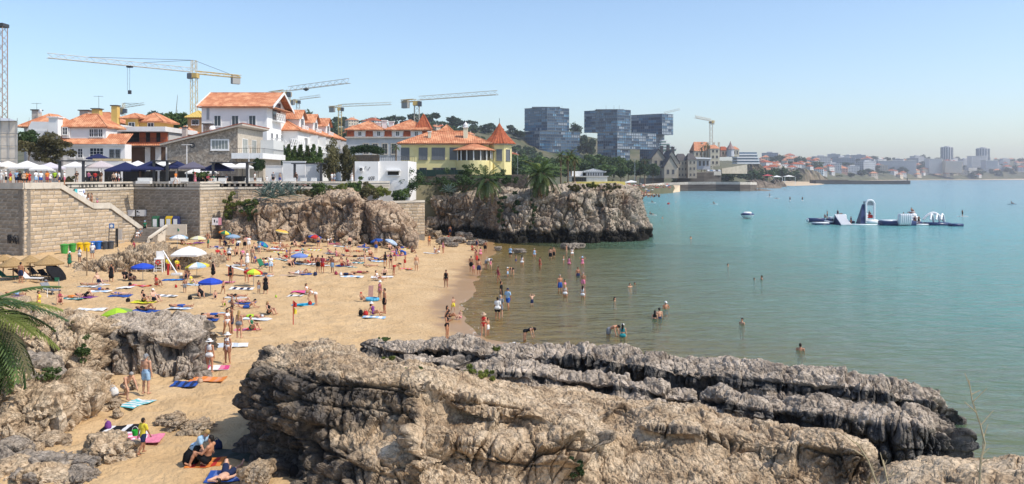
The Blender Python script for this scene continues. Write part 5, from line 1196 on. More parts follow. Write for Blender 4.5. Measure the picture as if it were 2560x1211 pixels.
fb=empty("building",(0,0,0),0,"white apartment block with blue glass bands at the end of the headland","building")
for k in range(4):
 B().box(XP(1842,905),XP(1899-k*1.5,905),905-1.5,925,ZP(410-k*7.2,905),ZP(406.5-k*7.2,905)).obj("balcony_band",WHITE,fb);B().box(XP(1843,905),XP(1897-k*1.5,905),905.5,924,ZP(406.5-k*7.2,905),ZP(402.8-k*7.2,905)).obj("glass_band",PANE[1],fb)
fb=empty("building",(0,0,0),0,"white stepped building with pale green glass under the overhanging block","building")
for k,(a,c)in enumerate(((1652,1690),(1653,1684),(1655,1676),(1657,1668))):
 B().box(XP(a,820),XP(c,820),820+k*2,834,ZP(378-k*7,820),ZP(373.5-k*7,820)).obj("glass_band",flat("pale_green_glass",(.25,.36,.32),.2),fb);B().box(XP(a-1,820),XP(c+2,820),818+k*2,834,ZP(373.5-k*7,820),ZP(371-k*7,820)).obj("balcony_band",WHITE,fb)
sw=empty("sea_wall",(0,0,0),0,"long curved dark sea wall with a pale coping beyond the far beach","wall","sea walls of the far shore")
def swall(root,pts,top,th,nm,m):
 b=B()
 for(pa,Ya,ya),(pb,Yb,yb)in zip(pts[:-1],pts[1:]):
  za,zb_=ZP(ya,Ya),ZP(yb,Yb)
  b.add([(XP(pa,Ya),Ya,top[0]),(XP(pb,Yb),Yb,top[0]),(XP(pb,Yb),Yb+th,top[0]),(XP(pa,Ya),Ya+th,top[0]),(XP(pa,Ya),Ya,za+top[1]),(XP(pb,Yb),Yb,zb_+top[1]),(XP(pb,Yb),Yb+th,zb_+top[1]),(XP(pa,Ya),Ya+th,za+top[1])],[(4,5,6,7),(0,1,5,4),(1,2,6,5),(2,3,7,6),(3,0,4,7)])
 return b.obj(nm,m,root)
pts=[(1606,560,462),(1660,590,458),(1720,595,456),(1790,592,455.5),(1850,586,456),(1876,590,456.5),(1892,610,457)]
for k in range(4):swall(sw,[(p,Y-2.2*(4-k),lerp(478,y,(k+1)/4))for p,Y,y in pts],(-2,-.06*k),30,"tier",SEAW)
swall(sw,[(p,Y-3,y-.6)for p,Y,y in pts],(3,0),1.2,"coping",COPING)
sw=empty("sea_wall",(0,0,0),0,"upper dark retaining wall with a parked-car terrace beside the manor","wall","sea walls of the far shore")
swall(sw,[(1700,628,433),(1760,628,431),(1803,632,430)],(3,0),14,"wall_face",SEAW);swall(sw,[(1700,627,432),(1803,631,429)],(11.5,.1),.8,"coping",COPING)
sw=empty("sea_wall",(0,0,0),0,"pale ramp wall climbing the headland behind the palms","wall","sea walls of the far shore")
swall(sw,[(1805,660,422),(1868,690,412)],(13,0),2,"wall_face",BEIGE);swall(sw,[(1600,640,446),(1660,640,446)],(3,0),4,"low_wall",BEIGE)
ROCKF=mat("far_shore_rock",(.10,.08,.06),(.24,.19,.14),scale=.3,rough=.95,bump=.8,bscale=1,detail=8)
def farrock(pts,Y,dep,label,seed,m=ROCKF):
 """low rocky shore: profile points (px, py top) with their feet in the sea"""
 nu,nv=len(pts)*6,8;r=np.random.default_rng(seed);a=np.zeros((nu,nv,3))
 for i in range(nu):
  t_=i/(nu-1)*(len(pts)-1);k=min(int(t_),len(pts)-2);px=lerp(pts[k][0],pts[k+1][0],t_-k);py=lerp(pts[k][1],pts[k+1][1],t_-k)
  for j in range(nv):
   s=j/(nv-1);Yj=Y+dep*s;zt_=ZP(py,Y+dep*.5);a[i,j]=(XP(px,Y+dep*.5),Yj,-1+(zt_+1)*math.sin(math.pi*min(1,s*1.0))**.6*r.uniform(.85,1.1))
 return tag(meobj("shore_rock",np_mesh("shore_rock",a.reshape(-1,3),grid_faces(nu,nv),[m])),label,"rock","rocks on the far shore")
farrock([(1884,478),(1898,472),(1915,474),(1932,477.5)],590,16,"flat black rock in the water off the end of the sea wall",1)
farrock([(1954,475.2),(1961,473.6),(1968,475.2)],640,6,"tiny rock awash near the flat black rock",2)
farrock([(1866,452),(1890,449),(1915,453),(1932,462)],720,60,"sloping brown rock shelf past the sea wall",3)
farrock([(1930,452),(1940,447),(1952,452),(1958,458)],820,26,"dark rock stub beside the small far beach",4)
farrock([(1855,430),(1872,412),(1885,405),(1900,412),(1915,432)],930,70,"scrubby cliff with bare tan patches below the white apartment block",5,mat("far_cliff",(.09,.085,.05),(.28,.22,.15),scale=.08,rough=.95,detail=8))
farrock([(1960,432),(1985,424),(2010,422),(2040,430),(2052,440)],1250,80,"low tan cliff behind the jetty",6,mat("far_cliff",(0,0,0)))
jt=empty("jetty",(0,0,0),0,"long dark jetty with a small post at its end","jetty")
B().box(XP(2040,1110),XP(2276,1110),1110,1122,-2,ZP(452,1110)).obj("quay",mat("jetty_concrete",(.055,.055,.055),(.09,.088,.085),scale=.1),jt);B().box(XP(2036,1110),XP(2130,1110),1122,1128,-2,ZP(450,1122)).obj("parapet",SEAW,jt);B().tube((XP(2268,1115),1115,0),(XP(2268,1115),1115,ZP(445,1115)),.9,.5,n=8).obj("post",STEEL,jt)
SANDF=mat("far_sand",(.52,.40,.26),(.6,.47,.32),scale=.05,rough=.95)
def sandstrip(name,pts,z1):
 b=B();
 for(pa,Ya,Yb),(pc,Yc,Yd)in zip(pts[:-1],pts[1:]):b.add([(XP(pa,Ya),Ya,.05),(XP(pc,Yc),Yc,.05),(XP(pc,Yd),Yd,z1),(XP(pa,Yb),Yb,z1)],[(0,1,2,3)])
 tag(b.obj(name,SANDF),kind='structure')
sandstrip("far_beach",[(1545,452,560),(1600,462,560),(1640,478,565),(1680,520,570),(1700,556,575)],4.4)
sandstrip("small_cove_sand",[(1940,940,1190),(1985,900,1300),(2040,980,1420),(2060,1080,1430)],3.5)
sandstrip("far_shore_sand",[(2140,1950,2400),(2240,2250,2600),(2300,2420,2760),(2420,2560,2900),(2620,2620,2900)],3.6)
for i,(p0,p1,pt,c,lb)in enumerate([(1910,1934,436,(.45,.06,.07),"red awning of the beach restaurant by the far cove"),(1934,1956,439,(.8,.8,.78),"white awning next to the red one by the far cove"),(1962,1988,438,(.75,.74,.7),"long pale awning at the far cove")]):
 Y=860;b=B().add([(XP(p0,Y),Y,ZP(pt+4,Y)),(XP(p1,Y),Y,ZP(pt+4,Y)),(XP(p1,Y),Y+8,ZP(pt+4,Y)),(XP(p0,Y),Y+8,ZP(pt+4,Y)),(XP((p0+p1)/2,Y),Y+4,ZP(pt,Y))],[(0,1,4),(1,2,4),(2,3,4),(3,0,4)])
 for px in(p0,p1):b.tube((XP(px,Y),Y,1.5),(XP(px,Y),Y,ZP(pt+4,Y)),.2,n=4)
 tag(b.obj("awning",paint(c)),lb,"awning","awnings at the far cove")
for i,(px,py,c,lb)in enumerate([(1772,427,(.75,.75,.75),"white parked car nearest the modern white building"),(1779,425,(.2,.3,.42),"blue parked car between two pale ones on the headland"),(1786,425.5,(.7,.7,.72),"pale grey parked car in the middle of the headland row"),(1793,426,(.08,.08,.09),"black parked car on the headland"),(1799,426.5,(.6,.62,.65),"silver car at the right end of the headland row")]):
 Y=634;x,z=XP(px,Y),ZP(430.5,Y)+.3
 o=B().box(x-1.0,x+1.0,Y,Y+4.2,z+.3,z+.95);o.add([(x-.85,Y+.9,z+.95),(x+.85,Y+.9,z+.95),(x+.85,Y+3.8,z+.95),(x-.85,Y+3.8,z+.95),(x-.7,Y+1.5,z+1.5),(x+.7,Y+1.5,z+1.5),(x+.7,Y+3.3,z+1.5),(x-.7,Y+3.3,z+1.5)],[(0,1,5,4),(1,2,6,5),(2,3,7,6),(3,0,4,7),(4,5,6,7)])
 o=tag(o.obj("parked_car",paint(c,.3)),lb,"car","cars parked on the headland")
 w_=B()
 for sx in(-1,1):
  for yy in(.8,3.4):w_.tube((x+sx*.7,Y+yy,z+.3),(x+sx*1.02,Y+yy,z+.3),.32,n=8)
 w_.obj("wheels",BLACK,o)
# ---- town on the hill and along the far coast
HW=[mat("far_wall_white",(.62,.60,.57),(.7,.68,.65),scale=.3),mat("far_wall_cream",(.56,.48,.37),(.62,.54,.43),scale=.3),mat("far_wall_pink",(.5,.30,.24),(.56,.36,.29),scale=.3),mat("far_wall_grey",(.38,.39,.41),(.45,.46,.47),scale=.3)]
def house_mesh(k,wi,fl=2,w=12,d=10,flat_=False):
 r=random.Random(k);b=B();h=fl*3.1
 b.box(-w/2,w/2,-d/2,d/2,-6,h);b.cm=1
 if flat_:b.cm=0;b.box(-w/2-.3,w/2+.3,-d/2-.3,d/2+.3,h,h+.5);b.box(-w*.2,w*.15,-d*.2,d*.2,h+.5,h+2.6)
 else:
  e=.7;q=d*.42
  b.add([(-w/2-e,-d/2-e,h),(w/2+e,-d/2-e,h),(w/2+e,d/2+e,h),(-w/2-e,d/2+e,h),(-w/2+q,0,h+d*.28),(w/2-q,0,h+d*.28)],[(0,1,5,4),(1,2,5),(2,3,4,5),(3,0,4),(3,2,1,0)])
  b.cm=0;b.box(w*.2,w*.2+.9,.3,1.2,h,h+d*.28+1.2)
 b.cm=2
 for f_ in range(fl):
  for i in range(int(w/3)):
   x=-w/2+(i+.5)*w/int(w/3);b.box(x-.6,x+.6,-d/2-.06,-d/2,f_*3.1+.9,f_*3.1+2.4)
  for i in range(int(d/3.5)):
   y=-d/2+(i+.5)*d/int(d/3.5)
   for sx in(-1,1):b.box(sx*w/2-.05,sx*w/2+.05,y-.6,y+.6,f_*3.1+.9,f_*3.1+2.4)
 return b.mesh("house",[HW[wi],ROOF if k%3 else ROOFD,WINF])
HM=[house_mesh(0,0),house_mesh(1,1,2,14,11),house_mesh(2,2,2,11,9),house_mesh(3,0,3,16,12),house_mesh(4,1,3,12,12)]
HMF=[house_mesh(5,0,4,24,14,True),house_mesh(6,3,5,30,16,True),house_mesh(7,1,3,20,14,True)]
r_=random.Random(5)
hill_lab="small pale orange-roofed house on the wooded hill "
where_=lambda px:"far left" if px<700 else "above the guest house" if px<890 else "above the mansion" if px<1060 else "above the yellow villa" if px<1215 else "beside the glass blocks"
spots=[(1148,560,2),(1185,640,0),(1205,600,4),(1232,690,0),(1262,600,1),(1285,650,2),(1215,520,1),(1245,545,0),(1170,720,1),(905,640,0),(935,560,0),(960,690,1),(870,560,0),(740,560,0),(425,420,0),(445,520,1),(395,600,0),(1105,620,1),(1120,500,3),(1265,530,4),(1190,500,0)]
spots+=[(r_.uniform(700,1320),r_.uniform(430,800),r_.randrange(5))for _ in range(18)]
for px,Y,k in spots:
 o=meobj("hill_house",HM[k]);x,y,z=on_land(px,Y);place(o,(x,y,z+3),r_.uniform(-.6,.6),r_.uniform(.65,.95));tag(o,hill_lab+where_(px),"house","houses on the town hill")
far_lab="tiny hazy house on the built-up far shore";n_=0
while n_<190:
 px=r_.uniform(1905,2620);k=r_.random()
 y0_,y1_=float(np.interp(px,LPX,LY0)),float(np.interp(px,SPX,SYD));Y=y0_+(y1_-y0_)*r_.uniform(.06,.95)**1.3
 o=meobj("far_house",r_.choice(HMF)if k<.22 else HM[r_.choice([0,0,1,1,3,4,2])]);x,y,z=on_land(px,Y)
 s_=r_.uniform(1.0,1.7)*(1 if Y>2000 else .8);place(o,(x,y,z+2),r_.uniform(-.7,.7),s_);tag(o,far_lab+(" left of the jetty" if px<2050 else " behind the jetty" if px<2290 else " below the skyline towers"),"house","houses on the far shore");n_+=1
for px,py,w,h,Y,lb,mi in[(2243,403,95,31,2560,"wide grey hotel front in the middle of the far shore",3),(2340,398,32,32,2620,"tall white block right of the wide grey hotel on the far shore",0),(2385,404,42,24,2600,"pale block with many balconies on the far shore",1),(2448,391,36,24,2750,"rounded white terraced block below the right-hand tower",0),(2178,404,40,16,2700,"low white block left of the wide grey hotel",0),(2480,402,30,16,2650,"small glassy block near the right edge of the far shore",3)]:
 x0,x1,z1=XP(px-w/2,Y),XP(px+w/2,Y),ZP(py,Y);z0=ZP(py+h,Y)-6;o=empty("far_building",(0,0,0),0,lb,"building","large blocks on the far shore")
 wallbox(o,x0,x1,Y,Y+30,z0,z1,HW[mi]);B().box(x0-1,x1+1,Y-1,Y+31,z1,z1+1.2).obj("roof",HW[0],o)
 b=B();nf=max(2,int((z1-z0)/3.6))
 for k in range(nf):b.box(x0+1,x1-1,Y-.4,Y,z0+(k+.35)*(z1-z0)/nf,z0+(k+.8)*(z1-z0)/nf)
 b.obj("window_band",mat("far_glass_band",(.12,.15,.18),None),o)
for px,pt,pb,w,lb in[(2367,368,392,26,"left one of two pale round towers on the far skyline"),(2457,371,396,28,"right one of two pale round towers on the far skyline")]:
 Y=3000;x=XP(px,Y);rr=w/2/F*Y;o=empty("far_tower",(0,0,0),0,lb,"tower","towers on the far skyline")
 B().lathe([(rr,ZP(pb,Y)-10),(rr,ZP(pt,Y)),(0.1,ZP(pt,Y))],14,(x,Y,0)).obj("wall",HW[0],o);b=B()
 for k in range(14):a=2*math.pi*(k+.5)/14;b.tube((x+rr*math.cos(a),Y+rr*math.sin(a),ZP(pb,Y)-10),(x+rr*math.cos(a),Y+rr*math.sin(a),ZP(pt,Y)-2),rr*.12,n=4)
 b.obj("window_strip",mat("far_glass_band",(0,0,0)),o);B().lathe([(rr*.5,ZP(pt,Y)),(rr*.5,ZP(pt,Y)+3),(.1,ZP(pt,Y)+3)],10,(x,Y,0)).obj("roof_plant",HW[3],o)
# ---- plants
BARK=mat("bark",(.12,.085,.055),(.20,.15,.10),scale=5,rough=.95,stretch=(1,1,.3))
LF=dict(dark=leafmat("leaves_dark",(.024,.05,.018),(.065,.11,.036)),mid=leafmat("leaves_mid",(.05,.09,.026),(.12,.18,.05)),olive=leafmat("leaves_olive",(.085,.08,.036),(.165,.15,.065)),yellow=leafmat("leaves_yellowgreen",(.10,.13,.025),(.20,.22,.05)),dry=leafmat("leaves_dry",(.17,.10,.045),(.26,.18,.09)),blue=leafmat("agave_leaves",(.10,.15,.13),(.17,.23,.20)),pine=leafmat("leaves_pine",(.03,.055,.027),(.07,.105,.045)))
def leaves_np(cent,rad,n,leaf,seed,squash=.8,asp=.55,shell=.5):
 """n leaf-sized quads scattered through clumps; returns verts, faces"""
 r=np.random.default_rng(seed);k=r.integers(0,len(cent),n)
 d=r.normal(size=(n,3));d/=np.linalg.norm(d,axis=1,keepdims=True)
 rr=(shell+(1-shell)*r.random((n,1)))*rad[k][:,None]
 c=cent[k]+d*rr*np.array([1,1,squash])
 u=r.normal(size=(n,3))+d*.3;u/=np.linalg.norm(u,axis=1,keepdims=True);w=np.cross(u,r.normal(size=(n,3)));w/=np.linalg.norm(w,axis=1,keepdims=True)
 s=leaf*r.uniform(.6,1.3,(n,1));u=u*s;w=w*s*asp
 v=np.stack([c-u,c+w*.9,c+u,c-w*.9],1).reshape(-1,3)
 return v,np.arange(4*n).reshape(n,4)
def crown_mesh(kind,seed,n,leaf,m,nclump=16):
 r=np.random.default_rng(seed)
 if kind=='round':
  d=r.normal(size=(nclump,3));d/=np.linalg.norm(d,axis=1,keepdims=True);c=d*r.uniform(.25,.72,(nclump,1))*np.array([1,1,.85]);rad=r.uniform(.22,.42,nclump)
 elif kind=='pine':
  a=r.uniform(0,6.28,nclump);q=np.sqrt(r.random(nclump))*.8;c=np.stack([q*np.cos(a),q*np.sin(a),.18*(1-q**2)+r.uniform(-.06,.06,nclump)],1);rad=r.uniform(.2,.34,nclump)
 elif kind=='column':
  h=r.random(nclump);c=np.stack([r.normal(0,.18,nclump)*(1.1-h),r.normal(0,.18,nclump)*(1.1-h),h*1.8-.9],1);rad=.32*(1.15-h*.8)
 elif kind=='spread':
  d=r.normal(size=(nclump,3));c=d*np.array([.34,.34,.4]);rad=r.uniform(.18,.4,nclump)
 v,f_=leaves_np(c,rad,n,leaf,seed+1,squash=.55 if kind=='pine' else .85)
 return np_mesh("crown",v,f_,[m])
def trunk_mesh(seed,h,r0=.09,lean=.05,limbs=5):
 r=random.Random(seed);b=B();pts=[Vector((r.uniform(-lean,lean)*i,r.uniform(-lean,lean)*i,h*i/4))for i in range(5)]
 b.path(pts,[r0*(1-.13*i)for i in range(5)],7)
 for k in range(limbs):
  a=r.uniform(0,6.28);p=pts[2].lerp(pts[4],r.random());q=p+Vector((math.cos(a)*.45,math.sin(a)*.45,r.uniform(.2,.5)));b.tube(p,q,r0*.5,r0*.18,5)
 return b.mesh("trunk",BARK)
TM=[trunk_mesh(k,1.0)for k in range(3)]
def tree(name,label,cat,loc,rx,rz,crown,th,group=None,tr=None,rot=None):
 """loc = ground point; crown centre at th + rz; rx/rz = crown half sizes"""
 o=empty(name,loc,0,label,cat,group)
 t_=meobj("trunk",tr or random.choice(TM),o);t_.scale=(max(rx,.5)*.55,max(rx,.5)*.55,th+rz*1.1)
 c=meobj("crown",crown,o);c.location=(0,0,th+rz);c.scale=(rx,rx,rz);c.rotation_euler=(0,0,random.uniform(0,6.28)if rot is None else rot)
 return o
CR=dict(broad=[crown_mesh('round',1,4200,.10,LF['mid'],34),crown_mesh('round',2,4200,.10,LF['dark'],34)],olive=[crown_mesh('spread',3,4600,.09,LF['olive'],40),crown_mesh('spread',4,4600,.09,LF['olive'],40)],pine=[crown_mesh('pine',5,1500,.09,LF['pine'],26),crown_mesh('pine',6,1500,.09,LF['pine'],26)],column=[crown_mesh('column',7,2200,.09,LF['mid'],24)],far=[crown_mesh('round',8,520,.16,LF['dark'],16),crown_mesh('round',9,520,.16,LF['pine'],14),crown_mesh('pine',10,420,.17,LF['pine'],16),crown_mesh('round',11,520,.16,LF['mid'],16)])
def mid_tree(px,pt,pb,wpx,Y,kind,k,label,cat="tree",group=None,zg=None,name="tree"):
 """tree whose crown spans rows pt..pb and wpx columns at depth Y"""
 zt_,zb_=ZP(pt,Y),ZP(pb,Y);rx=wpx/2/F*Y;g=TZ if zg is None else zg
 g=min(g,zb_);rz=(zt_-zb_)/2
 return tree(name,label,cat,(XP(px,Y),Y,g),rx*1.12,rz*1.12,CR[kind][k%len(CR[kind])],max(0.05,zb_-g-rz*.1),group)
mid_tree(72,318,378,50,139,'broad',1,"dark round tree against the end wall of the old white house")
mid_tree(118,336,402,92,135,'olive',0,"loose olive-brown tamarisk tree behind the white market parasols")
mid_tree(438,272,345,70,190,'broad',0,"green tree between the ochre storey and the turret with the golden roof")
mid_tree(646,391,432,32,127,'broad',1,"small clipped round tree in front of the plain white wall")
mid_tree(828,362,445,52,129.5,'olive',1,"left one of two feathery tamarisks at the end of the terrace",group="tamarisks on the terrace")
mid_tree(865,368,446,42,130.5,'olive',0,"right one of two feathery tamarisks at the end of the terrace",group="tamarisks on the terrace")
for i,(px,pt,w)in enumerate([(708,366,22),(722,364,22),(737,368,20),(752,365,24),(768,367,22),(784,364,24),(799,370,20)]):
 mid_tree(px,pt,412,w*2.2,146,'column',0,"dark upright cypress in the hedge row below the dormered guest house",group="cypresses below the guest house",name="cypress")
hd=empty("hedge",(XP(915,143),143,TZ),0,"dense dark green hedge mound between the mansion and the white annex","hedge")
c=np.stack([np.linspace(-2.6,2.6,14),np.zeros(14),.9+.5*np.sin(np.linspace(.2,3,14))],1);v,f_=leaves_np(c,np.full(14,.95),4200,.14,5);o=meobj("foliage",np_mesh("foliage",v,f_,[LF['dark']]),hd);o.location=(0,0,ZP(392,143)-TZ);B().box(-2.4,2.4,-.2,.2,0,ZP(388,143)-TZ).obj("stems",BARK,hd)
pk_=[(1345,385,448,66,470,3),(1400,392,448,66,455,3),(1300,380,440,56,420,3),(1440,390,447,70,480,3),(1490,380,446,76,500,3),(1535,386,446,66,490,3),(1570,396,446,50,500,1),(1600,404,446,50,520,0),(1632,406,446,40,580,0),(1612,394,434,34,640,1),(1460,330,396,44,860,1),(1478,340,398,36,850,1),(1440,305,350,40,1000,0),(1330,402,449,46,380,3),(1385,404,449,56,380,3),(1422,408,449,50,400,3),(1462,404,448,54,420,1),(1515,408,448,56,430,3),(1318,395,449,44,360,1),(1552,412,448,46,440,3)]
for i,(px,pt,pb,w,Y,k)in enumerate(pk_):
 zt_,zb_=ZP(pt,Y),ZP(pb,Y);tree("park_tree","big leafy tree of the park in front of the blue glass blocks","tree",(XP(px,Y),Y,min(float(land_z(px,Y)),zb_)),w/2/F*Y*1.15,(zt_-zb_)/2*1.1,CR['far'][k]if Y>700 else CR['broad'][0 if k==3 else 1],max(.1,zb_-float(land_z(px,Y))),"park trees in front of the glass blocks")
r_=random.Random(9)
def far_tree(px,Y,rx,rz,k,lab,grp,up=.55):
 o=meobj("shore_tree" if px>1600 else "hill_tree",CR['far'][k]);x,y,z=on_land(px,Y);place(o,(x,y,z+rz*up),r_.uniform(0,6.28),(rx,rx,rz));tag(o,lab,"tree",grp)
for i in range(200):
 px=r_.uniform(680,1310)if i<85 else r_.uniform(1060,1345);Y=r_.uniform(300,880);rx=r_.uniform(6,10);far_tree(px,Y,rx,rx*r_.uniform(.7,1.1),r_.randrange(4),"dark leafy tree on the hill "+where_(px),"trees on the town hill")
for i in range(44):
 far_tree(r_.uniform(1285,1470),r_.uniform(520,880),7.5,6.5,r_.randrange(4),"dark leafy tree on the slope beside the blue glass blocks","trees beside the glass blocks")
for i in range(46):
 px=lerp(330,1320,i/45)+r_.uniform(-8,8);ys=float(np.interp(px,SPX,SYD));rx=r_.uniform(6,12);far_tree(px,ys-r_.uniform(0,40),rx,rx*r_.uniform(.6,1.0),r_.choice([0,1,1,2,2]),"dark pine standing on the skyline "+where_(px),"pines on the skyline",.9)
for i in range(170):
 px=r_.uniform(1905,2640);y0_,y1_=float(np.interp(px,LPX,LY0)),float(np.interp(px,SPX,SYD));Y=y0_+(y1_-y0_)*r_.uniform(.03,1.0);rx=r_.uniform(10,24);far_tree(px,Y,rx*(1.0 if Y>1900 else .7),rx*r_.uniform(.5,.8)*(1.0 if Y>1900 else .7),r_.choice([0,1,2]),"hazy dark clump of trees "+("between the headland and the jetty" if px<2050 else "on the far shore behind the jetty" if px<2290 else "near the two skyline towers"),"trees on the far shore")
for px,Y,rx in((1752,700,7),(1762,690,6),(1797,680,9),(1820,690,8),(1905,900,14),(1925,950,16),(1950,1000,18),(1880,890,12),(1860,880,10),(1725,640,6),(1845,800,8),(1985,1150,16),(2020,1300,18),(1700,700,9),(1690,655,5)):
 far_tree(px,Y,rx,rx*.8,r_.choice([0,1]),"dark tree on the headland around the manor","trees around the manor",.6)
def bush(px,py,w,h,Y,m,label,n=900,leaf=.16,cat="bush",group="shrubs",seed=0,nc=12,name="bush",dy=.7):
 r=np.random.default_rng(seed+int(px));a,b_=w/2/F*Y,h/2/F*Y
 c=r.normal(size=(nc,3))*np.array([a*.5,a*dy*.5,b_*.45]);rad=r.uniform(.25,.5,nc)*min(a,b_)*1.1
 v,f_=leaves_np(c,rad,n,leaf,seed+int(px)+3);st_=B()
 for k in range(5):st_.tube((0,0,-b_),tuple(c[k%nc]),.02*Y/40,.008*Y/40,4,cap=False)
 o=empty(name,P(px,py,Y),0,label,cat,group);meobj("foliage",np_mesh("foliage",v,f_,[LF[m]]),o);st_.obj("stems",BARK,o);return o
for i,a in enumerate([(575,525,30,90,116.5,'yellow',"ivy hanging down the bend of the terrace wall"),(612,508,50,26,116,'yellow',"yellow-green shrub on the cliff left of the agaves"),(630,525,34,40,115.3,'mid',"green creeper trailing down the cliff left of the agaves"),(800,474,46,36,117,'mid',"green shrub on the cliff top right of the agaves"),(770,482,50,18,117,'olive',"dry low scrub on the cliff top beside the agaves"),(845,470,40,20,118,'yellow',"yellowish scrub at the high point of the cliff"),(882,472,50,36,120,'mid',"round green bush above the cliff's dark cleft"),(915,480,44,30,119,'olive',"straggly brownish bush above the cleft"),(945,478,50,34,120,'yellow',"bright green bush below the white annex"),(1025,462,70,64,130,'dark',"big dark green bush at the corner of the villa garden"),(1000,488,40,34,127,'mid',"green bush above the pale block wall"),(1062,478,50,60,142,'dark',"dark creeper over the rubble wall under the villa"),(1105,462,66,50,141,'dark',"dark hanging shrub in the middle of the rubble wall"),(1160,455,60,44,139,'dark',"dark shrub left of the first big palm"),(1265,448,70,40,134,'dark',"dark hedge between the two big palms"),(1170,432,40,30,141,'mid',"shrub on the garden edge by the villa porch"),(1290,520,26,100,128.6,'dark',"dark dead creeper hanging between the palms down the headland"),(1255,530,20,110,128.8,'dark',"dark roots hanging below the first big palm"),(1440,470,40,18,129,'olive',"dry scrub on the headland's top edge"),(1530,468,60,14,131,'olive',"low dry scrub along the right end of the headland top"),(1480,464,30,14,131,'yellow',"yellow scrub near the middle of the headland top"),(1330,530,14,60,127.8,'dark',"thin dark creeper below the second big palm"),(505,437,26,14,116,'mid',"low clipped bush on the terrace behind the stair head"),(170,450,30,16,112,'olive',"grassy bush behind the parapet near the red-shirted group")]):
 bush(*a[:7],seed=i,n=1900 if a[2]*a[3]>700 else 900,nc=22)
for i,a in enumerate([(655,935,70,80,29.2,'mid',"leafy green plant on the left shoulder of the big outcrop",1400),(995,955,90,110,28.0,'yellow',"largest scrub bush on the big outcrop, grey-green and dense",2600),(890,1000,50,70,27.4,'yellow',"small fresh green plant on the outcrop's broken face",900),(1050,935,40,40,27.6,'mid',"green tuft beside the largest scrub bush",700),(1198,933,80,30,30.5,'yellow',"low yellow-green cushion plant between outcrop and ridges",1300),(970,898,40,18,31.5,'yellow',"little tuft on the back edge of the outcrop",400),(845,1058,36,44,27,'olive',"dry brownish tuft low on the outcrop face",500),(1440,1178,40,70,25,'dark',"dark green plant in a crack near the bottom edge",700),(1240,872,20,12,40,'yellow',"tiny tuft on the sea ridge",200),(960,848,24,12,43,'mid',"tiny tuft at the left end of the sea ridge",200),(205,882,40,50,37.6,'mid',"green plant halfway up the tall pale rock",700),(182,815,30,34,38.8,'olive',"scrubby plant near the top of the tall pale rock",500),(130,945,60,60,34.5,'mid',"leafy green plant in the shade beside the largest boulder",900),(185,788,34,24,43.5,'yellow',"yellow-flowered scrub on top of the tall pale rock",400),(30,800,60,40,44,'olive',"dry scrub on the bank behind the palm",700),(1650,968,26,14,33.5,'yellow',"yellow tuft in a hollow of the ridges",200),(1048,1112,40,20,26.3,'mid',"small green plant on a ledge of the outcrop face",300)]):
 bush(*a[:7],n=a[7],leaf=.055 if a[4]<36 else .07,seed=60+i,group="plants growing on the rocks",cat="plant",name="rock_plant")
def frond_mesh(L,droop,leaflet,n,m,seed,w=.035,name="frond"):
 r=random.Random(seed);b=B();pts=[]
 for i in range(n+1):
  t_=i/n;pts.append(Vector((L*(t_-.12*droop*t_*t_),0,L*(.28*t_-droop*t_*t_))))
 b.path(pts[::3]+[pts[-1]]if(n%3)else pts[::3],w,4)
 for i in range(2,n):
  t_=i/n;p=pts[i];d=(pts[min(i+1,n)]-pts[i-1]).normalized();l=leaflet*(math.sin(math.pi*(t_*.86+.1))**.7)*r.uniform(.85,1.1)
  for s in(-1,1):
   q=p+d*l*.62+Vector((0,s*l*.72,-l*.22*r.uniform(.3,1.4)));wv=d*(.028*L*.45)
   mdp=p.lerp(q,.5)+Vector((0,0,l*.06))
   b.add([p-wv,p+wv,mdp+wv*1.1,q,mdp-wv*1.1],[(0,1,2,4),(4,2,3)])
 return b.mesh(name,m)
FG=[frond_mesh(1,.42,.24,26,LF['mid'],1,.012),frond_mesh(1,.62,.22,26,LF['mid'],2,.012),frond_mesh(1,.9,.2,26,LF['dark'],3,.012)]
FY=[frond_mesh(1,.5,.23,26,LF['yellow'],4,.012),frond_mesh(1,.75,.22,26,LF['olive'],5,.012)]
FD=[frond_mesh(1,1.25,.16,20,LF['dry'],6,.012)]
def palm(loc,th,L,n,label,ndry=8,tr=.35,seed=0,group="palms",mats=(0,.2),emin=-.5,cat="palm tree",name="palm_tree",az=None,emax=1.25):
 r=random.Random(seed);o=empty(name,loc,0,label,cat,group);b=B()
 for k in range(7):b.tube((0,0,th*k/7),(0,0,th*(k+1)/7+.02),tr*(1.06 if k%2 else .95),tr,8)
 b.lathe([(tr,th-.1),(tr*1.5,th+.2),(tr*1.2,th+.6),(.05,th+.8)],10);b.obj("trunk",BARK,o)
 for i in range(n):
  el=lerp(emax,emin,(i/(n-1))**.8);me=r.choice(FY if r.random()<mats[1]else FG)
  q=link(bpy.data.objects.new("frond",me),o);q.location=(0,0,th+.4);q.rotation_euler=(r.uniform(-.3,.3),-el+.15,i*2.4+r.uniform(-.3,.3)if az is None else r.uniform(*az));q.scale=(L*r.uniform(.85,1.1),)*3
 for i in range(ndry):
  q=link(bpy.data.objects.new("dead_frond",FD[0]),o);q.location=(0,0,th+.2);q.rotation_euler=(r.uniform(-.2,.2),r.uniform(.5,1.0),r.uniform(0,6.28));q.scale=(L*r.uniform(.6,.85),)*3
 return o
palm(P(1216,492,130.5),2.2,3.5,44,"left one of two huge date palms leaning over the headland",12,.5,1,"date palms on the headland",emin=-.8)
palm(P(1352,488,129.0),2.9,3.9,48,"right one of two huge date palms leaning over the headland",14,.55,2,"date palms on the headland",emin=-.8)
palm((XP(990,141),141,ZP(404,141)),2.1,1.1,20,"small fan palm on the roof terrace between mansion and villa",3,.13,3,"small palms",mats=(0,.1))
